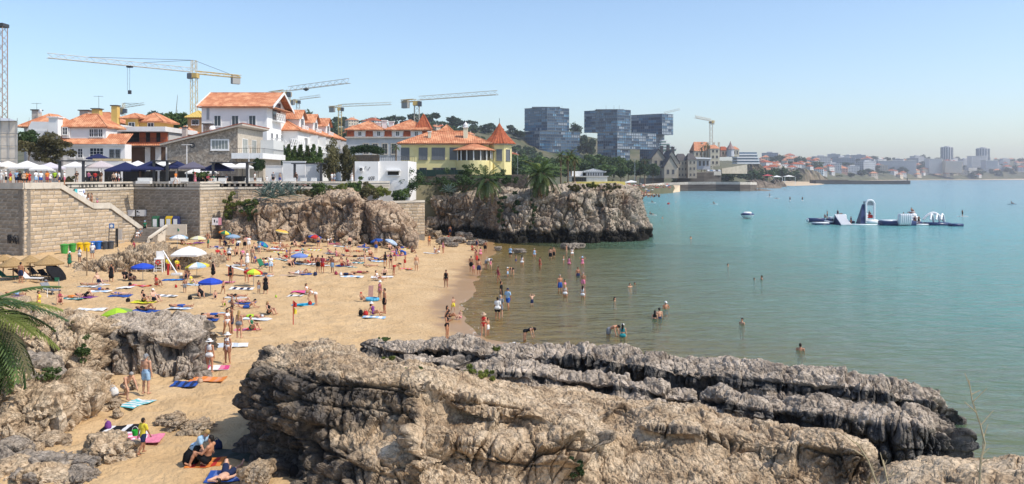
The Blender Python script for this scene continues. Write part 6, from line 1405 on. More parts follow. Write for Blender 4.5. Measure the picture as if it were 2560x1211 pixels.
for i,(px,pt,lb)in enumerate([(1402,384,"tallest slender palm behind the right date palm"),(1420,388,"slender palm with a leaning trunk behind the white beach bar"),(1436,394,"shortest slender palm behind the white beach bar"),(1428,380,"thin high palm crown among the slender palms")]):
 Y=146+i;zt_=ZP(pt+12,Y);palm((XP(px,Y),Y,8.8),zt_-8.8,1.7,22,lb,5,.14,10+i,"slender palms on the headland",mats=(0,.3))
palm(P(-72,892,31),1.2,3.5,64,"date palm whose fronds reach in from the left edge",12,.45,20,"palms",mats=(0,.25),emin=-.75,emax=.62)
for i,(px,pt,Y)in enumerate([(1754,372,690),(1762,368,700),(1770,366,705),(1612,404,560),(1590,408,560)]):
 zt_=ZP(pt,Y);g=float(land_z(px,Y));palm((XP(px,Y),Y,min(g,zt_-6)),max(5,zt_-g),4.0,14,"tall distant palm on the headland beyond the bay",2,.4,30+i,"distant palms")
def ag_leaf():
 b=B();n=5;L=[]
 for i in range(n+1):
  t_=i/n;w=.085*(math.sin(math.pi*(.25+.7*t_))if i<n else .02);L.append(((t_,-w,.22*t_-.25*t_*t_+.04),(t_*1.0,0,.22*t_-.25*t_*t_-.02),(t_,w,.22*t_-.25*t_*t_+.04)))
 vs=[p for row in L for p in row];return b.add(vs,[(3*i+j,3*i+j+1,3*i+j+4,3*i+j+3)for i in range(n)for j in range(2)]).mesh("leaf",LF['blue'])
AGL=ag_leaf()
def agave(px,py,Y,s,label,seed):
 r=random.Random(seed);o=empty("agave",P(px,py,Y),0,label,"agave","agaves on the cliff top")
 for i in range(22):
  q=link(bpy.data.objects.new("leaf",AGL),o);el=lerp(1.35,-.15,i/21);q.rotation_euler=(r.uniform(-.3,.3),-el,i*2.4+r.uniform(-.2,.2));q.scale=(s*r.uniform(.8,1.1),)*3;q.location=(0,0,.1)
for i,(px,py,Y,s,lb)in enumerate([(660,494,116,1.7,"large blue-grey agave at the left end of the clump"),(682,498,115.4,1.8,"agave hanging lowest over the cliff edge"),(705,492,116,1.6,"agave in the middle of the clump"),(672,478,117.5,1.5,"agave at the back left of the clump"),(694,476,117.5,1.4,"agave at the back of the clump below the balustrade"),(728,490,116,1.5,"agave right of the clump's middle"),(748,484,116.8,1.3,"agave at the right end of the clump"),(718,476,118,1.3,"small agave behind the others to the right"),(1122,482,132.4,1.6,"single pale agave on the dark rubble wall")]):agave(px,py,Y,s,lb,i)
STK=mat("dry_stalk",(.32,.25,.15),(.45,.36,.22),scale=20,rough=.9)
for i,(pts,lb)in enumerate([([(2448,1225),(2452,1150),(2462,1110),(2450,1060),(2430,1000),(2422,950)],"tall dry stalk rising from the bottom-right rock"),([(2200,1230),(2170,1150),(2140,1105)],"dry stalk leaning left over the dark buttress"),([(2225,1240),(2215,1190),(2207,1150)],"short dry stalk beside the leaning one")]):
 Y=15.2;b=B();pp_=[Vector(P(*q,Y+.1*k))for k,q in enumerate(pts)];b.path(pp_,[.022*(1-.12*k)for k in range(len(pp_))],5);r=random.Random(i)
 for k in range(1,len(pp_)):
  for _ in range(2):p=pp_[k-1].lerp(pp_[k],r.random());b.tube(p,p+Vector((r.uniform(-.3,.3),r.uniform(-.1,.1),r.uniform(.08,.3))),.011,.006,4)
 tag(b.obj("dry_stalk",STK),lb,"plant","dry stalks")
# ---- people: one smooth body per pose, clothes and hair as children
def surf_nets(sdf,lo,hi,h):
 n=np.maximum(np.ceil((hi-lo)/h).astype(int)+1,4)
 ax=[lo[i]+h*np.arange(n[i])for i in range(3)]
 X,Y,Z=np.meshgrid(*ax,indexing='ij')
 d=sdf(np.stack([X.ravel(),Y.ravel(),Z.ravel()],1)).reshape(n)
 ins=d<0
 cell=np.zeros(n-1,int);acc=np.zeros((*(n-1),3));cnt=np.zeros(n-1)
 cs=[(a,b,c)for a in(0,1)for b in(0,1)for c in(0,1)]
 sl=lambda A,o:A[o[0]:n[0]-1+o[0],o[1]:n[1]-1+o[1],o[2]:n[2]-1+o[2]]
 for o in cs:cell+=sl(ins,o)
 for o in cs:
  for k in range(3):
   if o[k]==0:
    q=list(o);q[k]=1
    d0,d1=sl(d,o),sl(d,q);cr=(d0<0)!=(d1<0)
    t_=np.where(cr,d0/np.where(cr,d0-d1,1),0)
    p=np.zeros((*(n-1),3));p[...,:]=o;p[...,k]=t_
    acc+=p*cr[...,None];cnt+=cr
 act=(cell>0)&(cell<8)
 idx=-np.ones(n-1,int);idx[act]=np.arange(act.sum())
 g=np.stack(np.nonzero(act),1);v=lo+h*(g+acc[act]/np.maximum(cnt[act],1)[:,None])
 fs=[]
 for k in range(3):
  a,b=(k+1)%3,(k+2)%3
  s0=[slice(1,n[i]-1)for i in range(3)];s0[k]=slice(0,n[k]-1);s1=list(s0);s1[k]=slice(1,n[k])
  i0,i1=ins[tuple(s0)],ins[tuple(s1)];e=np.stack(np.nonzero(i0!=i1),1)
  if not len(e):continue
  flip=i0[i0!=i1];base=e.copy();base[:,a]+=1;base[:,b]+=1
  def at(da,db):
   q=base.copy();q[:,a]-=da;q[:,b]-=db;return idx[q[:,0],q[:,1],q[:,2]]
  f=np.stack([at(1,1),at(0,1),at(0,0),at(1,0)],1);f[~flip]=f[~flip][:,::-1];fs.append(f)
 f=np.concatenate(fs);return v,f[(f>=0).all(1)]
def cone_sdf(p,pr):
 a,b,ra,rb,fl,fv=pr
 q=p
 if fl!=1:
  s=((p-a)@fv)[:,None]*fv;q=p+s*(1/fl-1)
  sb=(b-a)@fv*fv;b=b+sb*(1/fl-1)
 d=b-a;L=max(d@d,1e-9);t_=np.clip(((q-a)@d)/L,0,1)
 return(np.linalg.norm(q-a-t_[:,None]*d,axis=1)-(ra+(rb-ra)*t_))*(fl if fl<1 else 1)
def union_sdf(prims,k):
 def f(p):
  r=None
  for pr in prims:
   d=cone_sdf(p,pr)
   if r is None:r=d
   else:
    h=np.clip(.5+.5*(d-r)/k,0,1);r=d*(1-h)+r*h-k*h*(1-h)
  return r
 return f
def prim_mesh(name,prims,h,mats,k=.025):
 pts=np.array([q for pr in prims for q in(pr[0],pr[1])]);m=max(max(pr[2],pr[3])for pr in prims)+2.5*h
 v,f=surf_nets(union_sdf(prims,k),pts.min(0)-m,pts.max(0)+m,h);return v,f
V_=lambda*a:np.array(a,float)
def nrm(v):v=np.array(v,float);return v/np.linalg.norm(v)
UPR=(0,0,1)
STL=((.06,-.02,-1),(.03,.05,-1));ARM=((.2,.05,-1),(.08,-.18,-1))
POSES=dict(S=(UPR,1,UPR,ARM,ARM,STL,STL),W=((0,-.06,1),1,UPR,((.15,.3,-1),(.05,.1,-1)),((.15,-.3,-1),(.05,-.5,-1)),((.05,-.4,-1),(.02,.1,-1)),((.05,.28,-1),(.02,.55,-1))),A=(UPR,1,(0,-.1,1),((.65,.25,-.75),(-.75,-.5,-.3)),ARM,STL,((.16,-.06,-1),(.06,.1,-1))),H=((0,.05,1),1,(0,-.25,1),((.15,-.2,-.95),(-.2,-.85,.45)),((.15,-.2,-.95),(-.25,-.8,.5)),STL,STL),D=(UPR,1,(0,.1,1),((.8,-.1,.45),(-.75,.1,.55)),((.7,-.1,.55),(-.7,.1,.6)),STL,((.12,.04,-1),(.04,.12,-1))),B=((0,-.9,.42),1,(0,-.9,-.1),((.08,-.3,-1),(0,-.3,-1)),((.08,-.2,-1),(-.05,-.35,-1)),((.12,.14,-1),(.04,.02,-1)),((.1,.1,-1),(.04,.05,-1))),T=((0,.28,1),1,(0,-.12,1),((.18,-.6,-.65),(-.3,-.85,.05)),((.18,-.5,-.7),(-.3,-.9,-.1)),((.14,-.8,.6),(.03,-.42,-.9)),((.14,-.8,.56),(.05,-.48,-.88))),L=((0,.42,.95),1,(0,.05,1),((.25,.55,-.85),(.05,.15,-1)),((.25,.5,-.85),(.05,.2,-1)),((.12,-1,.04),(.05,-1,-.1)),((.12,-.85,.5),(.05,-.55,-.85))),U=((0,1,.05),1,(0,1,.12),((.4,-.9,-.12),(.1,-1,0)),((.4,-.9,-.12),(.1,-1,0)),((.12,-1,0),(.06,-1,-.04)),((.12,-1,0),(.06,-1,-.04))),K=((0,1,.05),1,(0,1,.15),((.5,.85,0),(-.8,.4,.1)),((.4,-.9,-.12),(.1,-1,0)),((.12,-.66,.75),(0,-.5,-.86)),((.12,-1,.02),(.06,-1,-.05))),P=((0,1,.03),-1,(0,1,.05),((.75,.65,-.1),(-.75,.65,-.02)),((.75,.65,-.1),(-.75,.65,-.02)),((.1,-1,0),(.06,-1,.03)),((.1,-1,0),(.06,-1,.03))),R=((0,.8,.6),-1,(0,.6,.8),((.12,.3,-.9),(-.1,.95,-.22)),((.12,.3,-.9),(-.1,.95,-.22)),((.1,-1,-.05),(.06,-1,0)),((.1,-1,-.05),(.06,-.8,.6))),N=((0,-.6,.8),1,(0,-.75,.6),((.1,-.5,-.85),(0,-.45,-.9)),((.1,-.4,-.9),(0,-.5,-.85)),((.1,.2,-1),(.05,1,-.15)),((.1,-.95,-.15),(.02,.06,-1))),C=((0,.12,1),1,UPR,((.15,-.25,-.95),(-.1,-.95,-.1)),((.15,-.25,-.95),(-.1,-.95,-.1)),((.12,-1,.02),(.03,-.08,-1)),((.12,-1,.02),(.03,.05,-1))))
def skeleton(pose,sex):
 sp,sd_,hd,aL,aR,lL,lR=POSES[pose]
 f=sex=='f';J={}
 up=nrm(sp);side=V_(sd_,0,0);front=np.cross(side,up)
 sw=.165 if f else .19;hw=.10 if f else .092;k=.94 if f else 1.0
 J['pel']=V_(0,0,0);J['wai']=up*.2*k;J['che']=up*.36*k;J['nec']=up*.53*k;h=nrm(hd);J['hd0']=J['nec']+h*.045;J['head']=J['nec']+h*.155;J['top']=J['head']+h*.05
 J['up'],J['side'],J['front'],J['hv']=up,side,front,h
 hf=front-(front@h)*h;J['hf']=nrm(hf)if np.linalg.norm(hf)>.2 else front
 if pose in 'TLNBHAC' or pose=='R':J['hf']=nrm(J['hf'])
 for s,nm,a,l in((1,'L',aL,lL),(-1,'R',aR,lR)):
  m=V_(s*sd_,1,1);mm=V_(s,1,1)
  J['sh'+nm]=J['nec']-up*.055+side*s*sw;d=[nrm(V_(*q)*V_(s*sd_,1,1))for q in a]
  J['el'+nm]=J['sh'+nm]+d[0]*.285*k;J['wr'+nm]=J['el'+nm]+d[1]*.255*k;J['ha'+nm]=J['wr'+nm]+d[1]*.08;J['fd'+nm]=d[1]
  J['hp'+nm]=side*s*hw-up*.02;d=[nrm(V_(*q)*V_(s*sd_,1,1))for q in l]
  J['kn'+nm]=J['hp'+nm]+d[0]*.44*k;J['an'+nm]=J['kn'+nm]+d[1]*.41*k
  sh=d[1];fw=front if abs(sh@front)<.75 else nrm(front*.3+up*(.9 if sh@front>0 else-.9))
  ft=nrm(fw-(fw@sh)*sh*.8)
  if pose in 'PR':ft=nrm(sh*.9+V_(0,0,-.3))
  if pose=='N' and s==1:ft=nrm(V_(0,.7,-.3))
  if pose in 'UK' and abs(sh[2])<.4:ft=nrm(V_(s*.25,-.25,.9))
  J['he'+nm]=J['an'+nm]+sh*.035-ft*.04;J['to'+nm]=J['an'+nm]+sh*.045+ft*.155
 return J
FV=V_(0,1,0)
def c_(a,b,ra,rb,fl=1,fv=FV):return(a,b,ra,rb,fl,fv)
def body_prims(J,sex,inf=0.0):
 f=sex=='f';fr=J['front'];P_=[]
 w=(.142,.118,.148)if f else(.140,.132,.165)
 P_+=[c_(J['pel'],J['wai'],w[0]+inf,w[1]+inf,.72,fr),c_(J['wai'],J['che'],w[1]+inf,w[2]+inf,.66,fr),c_(J['che'],J['nec']-J['up']*.09,w[2]+inf,.11+inf,.66,fr)]
 if f:P_+=[c_(J['che']+J['side']*s*.065+fr*.07+J['up']*.02,J['che']+J['side']*s*.07+fr*.075,.062+inf,.062+inf)for s in(1,-1)]+[c_(J['hpL']-fr*.03,J['hpR']-fr*.03,.115+inf,.115+inf)]
 return P_
def limb_prims(J,sex):
 k=.9 if sex=='f' else 1.0;P_=[c_(J['nec']-J['up']*.06,J['head'],.056*k,.052*k),c_(J['head'],J['top']-J['hf']*.012,.082,.088,.92,J['side']),c_(J['head']+J['hf']*.03-J['hv']*.05,J['head']+J['hf']*.05-J['hv']*.06,.055,.045)]
 P_.append(c_(J['head']+J['hf']*.088+J['hv']*.012,J['head']+J['hf']*.108-J['hv']*.014,.010,.016))
 for n in 'LR':
  s=1 if n=='L' else-1
  P_+=[c_(J['head']+J['side']*s*.082+J['hv']*.015,J['head']+J['side']*s*.088-J['hv']*.02,.016,.012)]
  P_+=[c_(J['nec']-J['up']*.06+J['side']*s*.05,J['sh'+n],.06*k,.066*k),c_(J['sh'+n],J['el'+n],.056*k,.041*k),c_(J['el'+n],J['wr'+n],.041*k,.027*k),c_(J['wr'+n],J['ha'+n],.026*k,.034*k,.7,J['front'])]
  kl=1.04 if sex=='f' else 1.0
  P_+=[c_(J['hp'+n],lerp(J['hp'+n],J['kn'+n],.5),.098*kl,.082*kl),c_(lerp(J['hp'+n],J['kn'+n],.5),J['kn'+n],.082*kl,.056),c_(J['kn'+n],lerp(J['kn'+n],J['an'+n],.35),.054,.058),c_(lerp(J['kn'+n],J['an'+n],.35),J['an'+n],.058,.036),c_(J['an'+n],J['he'+n],.037,.036),c_(J['he'+n],J['to'+n],.036,.03)]
 return P_
def add_bits(v,f,J):
 """fingers (four unequal, bent, plus a thumb leaving the side of the palm) and eyes"""
 v=[tuple(p)for p in v];nb=len(f);fs=[tuple(q)for q in f];mi=[0]*nb;b=B()
 for n in 'LR':
  d=J['fd'+n];w=np.cross(d,J['side']);w=w/max(np.linalg.norm(w),1e-6);x=np.cross(w,d);s=1 if n=='L' else-1
  for k in range(4):
   o=J['ha'+n]+w*(k-1.5)*.017+d*.012;l=(.06,.072,.068,.052)[k];m_=o+d*l*.6;e=m_+nrm(d-x*s*.5*1.0)*l*.5
   b.tube(o,m_,.0095,.009,4);b.tube(m_,e,.009,.006,4)
  o=J['wr'+n]+d*.03-w*.022;m_=o+nrm(d*.7-w)*.045;b.tube(o,m_,.012,.010,4);b.tube(m_,m_+d*.035,.010,.007,4)
 nb2=len(b.f);off=len(v);v+=b.v;fs+=[tuple(off+i for i in q)for q in b.f];mi+=[0]*nb2
 b=B()
 for s in(1,-1):
  c=J['head']+J['hf']*.083+J['side']*s*.032+J['hv']*.022;u,w=J['side']*.013,J['hv']*.007
  b.add([c-u,c-w,c+u,c+w,c+J['hf']*.008],[(0,1,4),(1,2,4),(2,3,4),(3,0,4)])
 c=J['head']+J['hf']*.098-J['hv']*.048;u,w=J['side']*.024,J['hv']*.005
 b.add([c-u,c-w,c+u,c+w,c+J['hf']*.006],[(0,1,4),(1,2,4),(2,3,4),(3,0,4)])
 off=len(v);v+=b.v;fs+=[tuple(off+i for i in q)for q in b.f];mi+=[1]*len(b.f)
 return v,fs,mi
SKINS=[mat("skin_%d"%i,c,tuple(x*1.12 for x in c),scale=3,rough=.55,spec=.35)for i,c in enumerate([(.50,.27,.17),(.40,.19,.105),(.30,.135,.075),(.58,.34,.235),(.20,.09,.05),(.46,.22,.125)])]
EYE=flat("eye_and_lip",(.06,.03,.025),.4)
BODY={}
def pose_mesh(pose,sex,what,hi=False):
 key=(pose,sex,what,hi)
 if key in BODY:return BODY[key]
 sx='f' if sex=='f' else 'm'
 J=skeleton(pose,sx);h=.017 if hi else .029
 k0=(pose,sx,'zoff',hi)
 if k0 not in BODY:
  pr=body_prims(J,sx)+limb_prims(J,sx);v,f=prim_mesh("body",pr,h,None)
  zmin=v[:,2].min();BODY[k0]=zmin
  v[:,2]-=zmin
  for q in list(J):
   if q not in('up','side','front','hv','hf','fdL','fdR'):J[q]=J[q]-V_(0,0,zmin)
  v2,f2,mi=add_bits(v,f,J);me=bpy.data.meshes.new("person");me.from_pydata([tuple(map(float,p))for p in v2],[],f2)
  me.materials.append(SKINS[0]);me.materials.append(EYE);me.polygons.foreach_set("material_index",mi);me.polygons.foreach_set("use_smooth",[True]*len(me.polygons));me.update()
  for s2 in(('f',)if sx=='f' else('m','c')):BODY[(pose,s2,'body',hi)]=me
  if what=='body':return me
  J=skeleton(pose,sx)
 z0=BODY[k0]
 for q in list(J):
  if q not in('up','side','front','hv','hf','fdL','fdR'):J[q]=J[q]-V_(0,0,z0)
 fr,upv,sd_=J['front'],J['up'],J['side'];bp=lambda i:body_prims(J,sx,i)
 hl=lambda n,t_:lerp(J['hp'+n],J['kn'+n],t_)
 hv,hf=J['hv'],J['hf'];lw=.012 if hi else .016;P_=[]
 if what=='trunks':P_=[c_(J['pel'],J['pel']+upv*.09,.148+lw,.140+lw,.72,fr)]+[c_(J['hp'+n],hl(n,.55),.104+lw,.098+lw)for n in 'LR']
 elif what=='briefs':P_=[c_(J['pel']-upv*.03,J['pel']+upv*.05,.135+lw,.142+lw,.72,fr)]+[c_(J['hpL']-fr*.03,J['hpR']-fr*.03,.108+lw,.108+lw)]
 elif what=='bikini_top':P_=[c_(J['che']-upv*.01,J['che']+upv*.035,.146+lw,.148+lw,.67,fr)]+[c_(J['che']+sd_*s*.065+fr*.07+upv*.02,J['che']+sd_*s*.07+fr*.075,.066+lw*.5,.06)for s in(1,-1)]
 elif what=='swimsuit':P_=[(a,b,ra+lw,rb+lw,fl,fv)for a,b,ra,rb,fl,fv in bp(0)]
 elif what=='dress':
  P_=[(a,b,ra+.02,rb+.02,fl,fv)for a,b,ra,rb,fl,fv in bp(0)];mid=(J['knL']+J['knR'])/2;P_.append(c_(J['pel'],lerp(J['pel'],mid,.92),.17,.235 if pose in 'SWADH' else .2,.85,fr))
 elif what=='shirt':P_=[(a,b,ra+.025,rb+.025,fl,fv)for a,b,ra,rb,fl,fv in bp(0)]+[c_(J['sh'+n],lerp(J['sh'+n],J['el'+n],.65),.075,.068)for n in 'LR']+[c_(J['nec']-upv*.07+sd_*.05,J['shL'],.07,.075),c_(J['nec']-upv*.07-sd_*.05,J['shR'],.07,.075)]
 elif what=='hair':P_=[c_(J['head']+hv*.02-hf*.022,J['top']-hf*.02+hv*.008,.088,.092,.95,sd_),c_(J['head']-hf*.045-hv*.03,J['head']-hf*.04,.06,.075)]
 elif what=='long_hair':
  P_=[c_(J['head']+hv*.02-hf*.022,J['top']-hf*.02+hv*.008,.09,.094,.95,sd_),c_(J['head']-hf*.05,J['head']-hf*.07-hv*.12,.08,.075)]
  e=J['nec']-fr*.075-upv*.2;P_.append(c_(J['head']-hf*.07-hv*.12,e,.075,.05,.7,fr))
 if what in('hat','cap'):
  b=B();b.lathe([(.2 if what=='hat' else .0,.0),(.105,.025),(.1,.09),(.06,.135),(.0,.15)],14)
  if what=='cap':b.v=[];b.f=[];b.m=[];b.lathe([(.104,.0),(.102,.06),(.07,.105),(.0,.12)],14);b.add([(-.08,-.09,.01),(.08,-.09,.01),(.06,-.2,.0),(-.06,-.2,.0)],[(0,1,2,3)])
  M_=np.stack([sd_,-hf,hv],1);o=J['head']+hv*.03
  me=bpy.data.meshes.new(what);me.from_pydata([tuple(M_@np.array(p)+o)for p in b.v],[],b.f);me.polygons.foreach_set("use_smooth",[True]*len(me.polygons));me.materials.append(WHITE);me.update()
 else:
  v,f=prim_mesh(what,P_,h*(.9 if not hi else 1),None,.02);me=np_mesh(what,v,f,[WHITE],smooth=True)
 BODY[key]=me
 return me
CLR=dict(k=(.012,.012,.014),n=(.02,.03,.08),b=(.03,.09,.35),c=(.35,.52,.70),r=(.48,.035,.03),w=(.75,.74,.72),y=(.70,.58,.06),g=(.03,.16,.09),p=(.70,.22,.32),o=(.68,.22,.05),v=(.20,.06,.24),t=(.50,.36,.25),e=(.22,.23,.25),l=(.42,.62,.05),q=(.03,.26,.28),d=(.10,.06,.04),m=(.32,.05,.08))
CN=dict(k='black',n='navy',b='blue',c='pale blue',r='red',w='white',y='yellow',g='green',p='pink',o='orange',v='purple',t='beige',e='grey',l='lime',q='teal',d='brown',m='dark red')
HAIR=dict(d=((.012,.009,.008),'dark-haired'),b=((.055,.028,.014),'brown-haired'),l=((.36,.23,.09),'blond'),g=((.30,.29,.28),'grey-haired'))
KIND=dict(tr=[('trunks','trunks')],bi=[('bikini_top',None),('briefs','bikini')],bo=[('briefs','bikini bottoms')],su=[('swimsuit','swimsuit')],dr=[('dress','dress')],ts=[('shirt','shirt'),('trunks','shorts')])
POSEW=dict(S='standing',W='walking',A='standing hand on hip',H='standing with both hands raised in front',D='standing with arms lifted',B='bending down',T='sitting with knees up',L='sitting with legs out',U='lying flat',K='lying with one knee up',P='lying face down',R='lying propped on elbows',N='kneeling on one knee',C='seated')
def person(pose,sex,loc,face,clothes,hair,label,group,skin=None,scale=None,hi=False):
 """clothes like 'tr:k' or 'ts:wk'; hair letter, capital L after it = long, Hx hat or Cx cap of colour x"""
 o=bpy.data.objects.new("person",pose_mesh(pose,sex,'body',hi));COL.objects.link(o)
 s=scale or(dict(m=1.0,f=.975,c=.64)[sex]*random.uniform(.96,1.04));o.scale=(s,s,s);o.location=loc;o.rotation_euler=(0,0,R(face))
 sk=SKINS[skin if skin is not None else random.choices([0,1,2,3,5],[3,3,1.2,1.6,3])[0]]
 o.material_slots[0].link='OBJECT';o.material_slots[0].material=sk
 tag(o,label,"person",group)
 def kid(what,m):
  c=bpy.data.objects.new(what,pose_mesh(pose,sex,what,hi));link(c,o);c.material_slots[0].link='OBJECT';c.material_slots[0].material=m
 if clothes:
  k,cl=clothes.split(':')
  for i,(w,_)in enumerate(KIND[k]):kid(w,fabric(CLR[cl[min(i,len(cl)-1)]]))
 if hair:
  hc=HAIR[hair[0]]
  kid('long_hair' if 'L' in hair else 'hair',flat("hair_"+hair[0],hc[0],.6))
  for ch,w in(('H','hat'),('C','cap')):
   if ch in hair:kid(w,fabric(CLR[hair[hair.index(ch)+1]]))
 return o
def describe(pose,sex,clothes,hair):
 who=dict(m='man',f='woman',c='child')[sex]
 k,cl=clothes.split(':')if clothes else(None,'')
 cw=''
 if k:
  nm=[n for _,n in KIND[k]if n]
  cw=' in '+(CN[cl[0]]+' '+nm[0]if len(nm)==1 else CN[cl[0]]+' '+nm[0]+' and '+CN[cl[-1]]+' '+nm[1])
 hw=''
 for ch,w in(('H','hat'),('C','cap')):
  if hair and ch in hair:hw=' and '+CN[hair[hair.index(ch)+1]]+' '+w
 return(HAIR[hair[0]][1]+' ' if hair and not hw else '')+who+cw+hw+' '+POSEW[pose]
# ---- unique labels from what something stands beside
LM=[(563,582,"the rainbow parasol"),(447,594,"the pale blue parasol by the steps"),(495,597,"the pale yellow parasol"),(582,591,"the grey-blue parasol"),(706,584,"the orange ringed parasol"),(788,594,"the red and blue parasol"),(660,612,"the tilted turquoise parasol"),(940,604,"the blue parasol at the cliff foot"),(981,607,"the tilted pale parasol"),(748,650,"the periwinkle parasol"),(634,700,"the red-yellow-green parasol"),(472,650,"the white square canopy"),(357,685,"the smaller cobalt parasol"),(492,680,"the striped parasol"),(526,725,"the larger cobalt parasol"),(287,780,"the lime parasol"),(60,665,"the straw parasols"),(733,790,"the red and yellow flag"),(210,625,"the coloured bins"),(398,660,"the lifeguard chair"),(600,675,"the rescue board"),(650,665,"the green deck chair"),(1010,655,"the red pole"),(1092,590,"the corner boulders"),(868,604,"the cliff base boulder"),(380,870,"the fluted rock"),(340,1010,"the aqua striped towel"),(620,1150,"the big outcrop's foot"),(930,752,"the round paddling pool"),(770,762,"the turquoise towel"),(1140,800,"the wet sand edge"),(1000,850,"the sea ridge"),(1240,760,"the water's edge"),(1438,616,"the rock awash"),(1296,627,"the shallow rock"),(1420,720,"the wading couple in the shallows"),(1300,850,"the ridge by the foam"),(1540,840,"the couple nearest the sea ridge"),(1650,790,"the chest-deep pair"),(460,640,"the seated lifeguards"),(350,600,"the lower steps"),(140,690,"the dark lying parasol"),(1190,660,"the shoreline group")]
USED=set()
def rel(px,py,k=0):
 c=sorted(LM,key=lambda l:math.hypot(l[0]-px,(l[1]-py)*2.2))[k]
 dx,dy=px-c[0],(py-c[1])*1.6
 return('right of ' if dx>0 else 'left of ')+c[2]if abs(dx)>abs(dy)else('in front of ' if dy>0 else 'behind ')+c[2]
def uniq(base,px,py):
 if len(base.split())>10:
  for h in('dark-haired ','brown-haired ','grey-haired ','blond '):base=base.replace(h,'')
 base=base.replace('standing with both hands raised in front','holding up both hands')if len(base.split())>10 else base
 cands=[base+', '+rel(px,py,0)]+[base+', '+rel(px,py,k)for k in(1,2,3)]+[base+', '+w+' '+rel(px,py,k)for k in(0,1)for w in('further','well')]+[base+', '+rel(px,py,k)for k in(4,5,6)]
 for c in cands:
  if c not in USED and len(c.split())<=16:USED.add(c);return c
 b2=' '.join(w for w in base.split()if w not in('and','both','with'))
 for k in range(8):
  c=b2+' '+rel(px,py,k)
  if c not in USED and len(c.split())<=16:USED.add(c);return c
 c=' '.join((base+', '+rel(px,py,0)).split()[:16]);return c
# ---- parasols
def parasol(px,pt,pb,w,cols,base_label,tilt=0.0,n=8,kind="parasol",zlean=0.0,rings=None,flatr=.34,pole=True):
 x,y,z=onsand(px,pb);r=w/2/F*y;zt=ZP(pt,y);o=empty("parasol",(x,y,z),0,base_label,"parasol","parasols on the beach")
 h=max(zt-z,.4);b=B();prof=[(.02,0),(r*.35,-r*flatr*.18),(r*.7,-r*flatr*.52),(r,-r*flatr),(r*.985,-r*flatr-.16),(r*.97,-r*flatr-.02),(r*.7,-r*flatr*.52-.03),(.02,-.03)]
 m=2*n if n>4 else 4;ph=R(22.5)if n>4 else R(45)
 vs=[(rr*(1 if n<=4 or i%2==0 else .96)*math.cos(2*math.pi*i/m+ph),rr*(1 if n<=4 or i%2==0 else .96)*math.sin(2*math.pi*i/m+ph),zz)for rr,zz in prof for i in range(m)]
 for k in range(len(prof)-1):
  for i in range(m):
   b.cm=(k if rings else i*n//m)%len(cols);b.add([],[])
   b.f.append([k*m+i,k*m+(i+1)%m,(k+1)*m+(i+1)%m,(k+1)*m+i]);b.m.append(b.cm)
 b.v=vs;c=b.obj("canopy",[fabric(CLR[q])if isinstance(q,str)else fabric(q)for q in cols],o);c.location=(0,0,h);c.rotation_euler=(0,tilt,0)
 rb=B()
 for i in range(n):a=2*math.pi*i/n+ph;rb.tube((0,0,-r*flatr*.6),(r*.9*math.cos(a),r*.9*math.sin(a),-r*flatr-.02),.012,n=4,cap=False)
 rb.obj("ribs",GREYM,c)
 if pole:B().tube((0,0,-.1),(math.sin(tilt)*.0,0,h+.12),.022,n=6).obj("pole",GREYM,o)
 return o
for a in[(563,577,604,30,'yqbrog',"rainbow parasol at the foot of the ivy wall",.2),(582,586,616,36,[(.26,.36,.48)],"grey-blue parasol right of the rainbow one",0),(447,587,610,44,'wcw',"pale blue and white parasol beside the lower steps",0),(495,590,612,38,[(.72,.66,.35),(.62,.6,.5)],"pale yellow parasol near the steps",0),(788,587,614,34,'rbwybr',"red, blue and yellow parasol against the cliff",.15),(660,606,630,30,'qb',"tilted turquoise parasol behind the women in white",.5),(940,597,618,32,'b',"plain blue parasol at the cliff foot",-.2),(981,600,622,34,[(.35,.45,.60),(.45,.53,.66)],"pale parasol tilted low beside the blue one",.45),(748,633,663,42,[(.16,.24,.55)],"periwinkle parasol over people on a dark towel",0),(634,672,716,46,'yrlyrl',"red, yellow and green parasol near the woman in black dress",.1),(357,658,702,54,[(.03,.08,.5)],"smaller cobalt parasol left of the lifeguard chair",0),(526,695,740,58,[(.03,.08,.5),(.025,.065,.42)],"larger cobalt parasol in the middle of the beach",0),(492,656,692,58,'cyw',"pale striped parasol in front of the white square canopy",-.1),(290,770,800,72,[(.40,.62,.04),(.33,.55,.04),(.40,.62,.04),(.2,.3,.1)],"lime green parasol behind the fluted rock",-.15)]:parasol(*a)
parasol(707,573,604,36,[(.72,.7,.66),(.68,.3,.08),(.72,.5,.1),(.75,.68,.45)],"orange and white ringed parasol against the cliff",.2,rings=True)
parasol(472,616,672,92,[(.75,.74,.72)],"white square canopy over the lifeguards",0,n=4,flatr=.42)
x,y,z=onsand(150,700);o=parasol(150,676,700,60,'k',"black parasol with white emblems lying open on its side",.9,pole=False)
STRAW=mat("straw_thatch",(.28,.175,.075),(.42,.28,.13),scale=14,rough=.95,bump=.6,stretch=(1,1,.4))
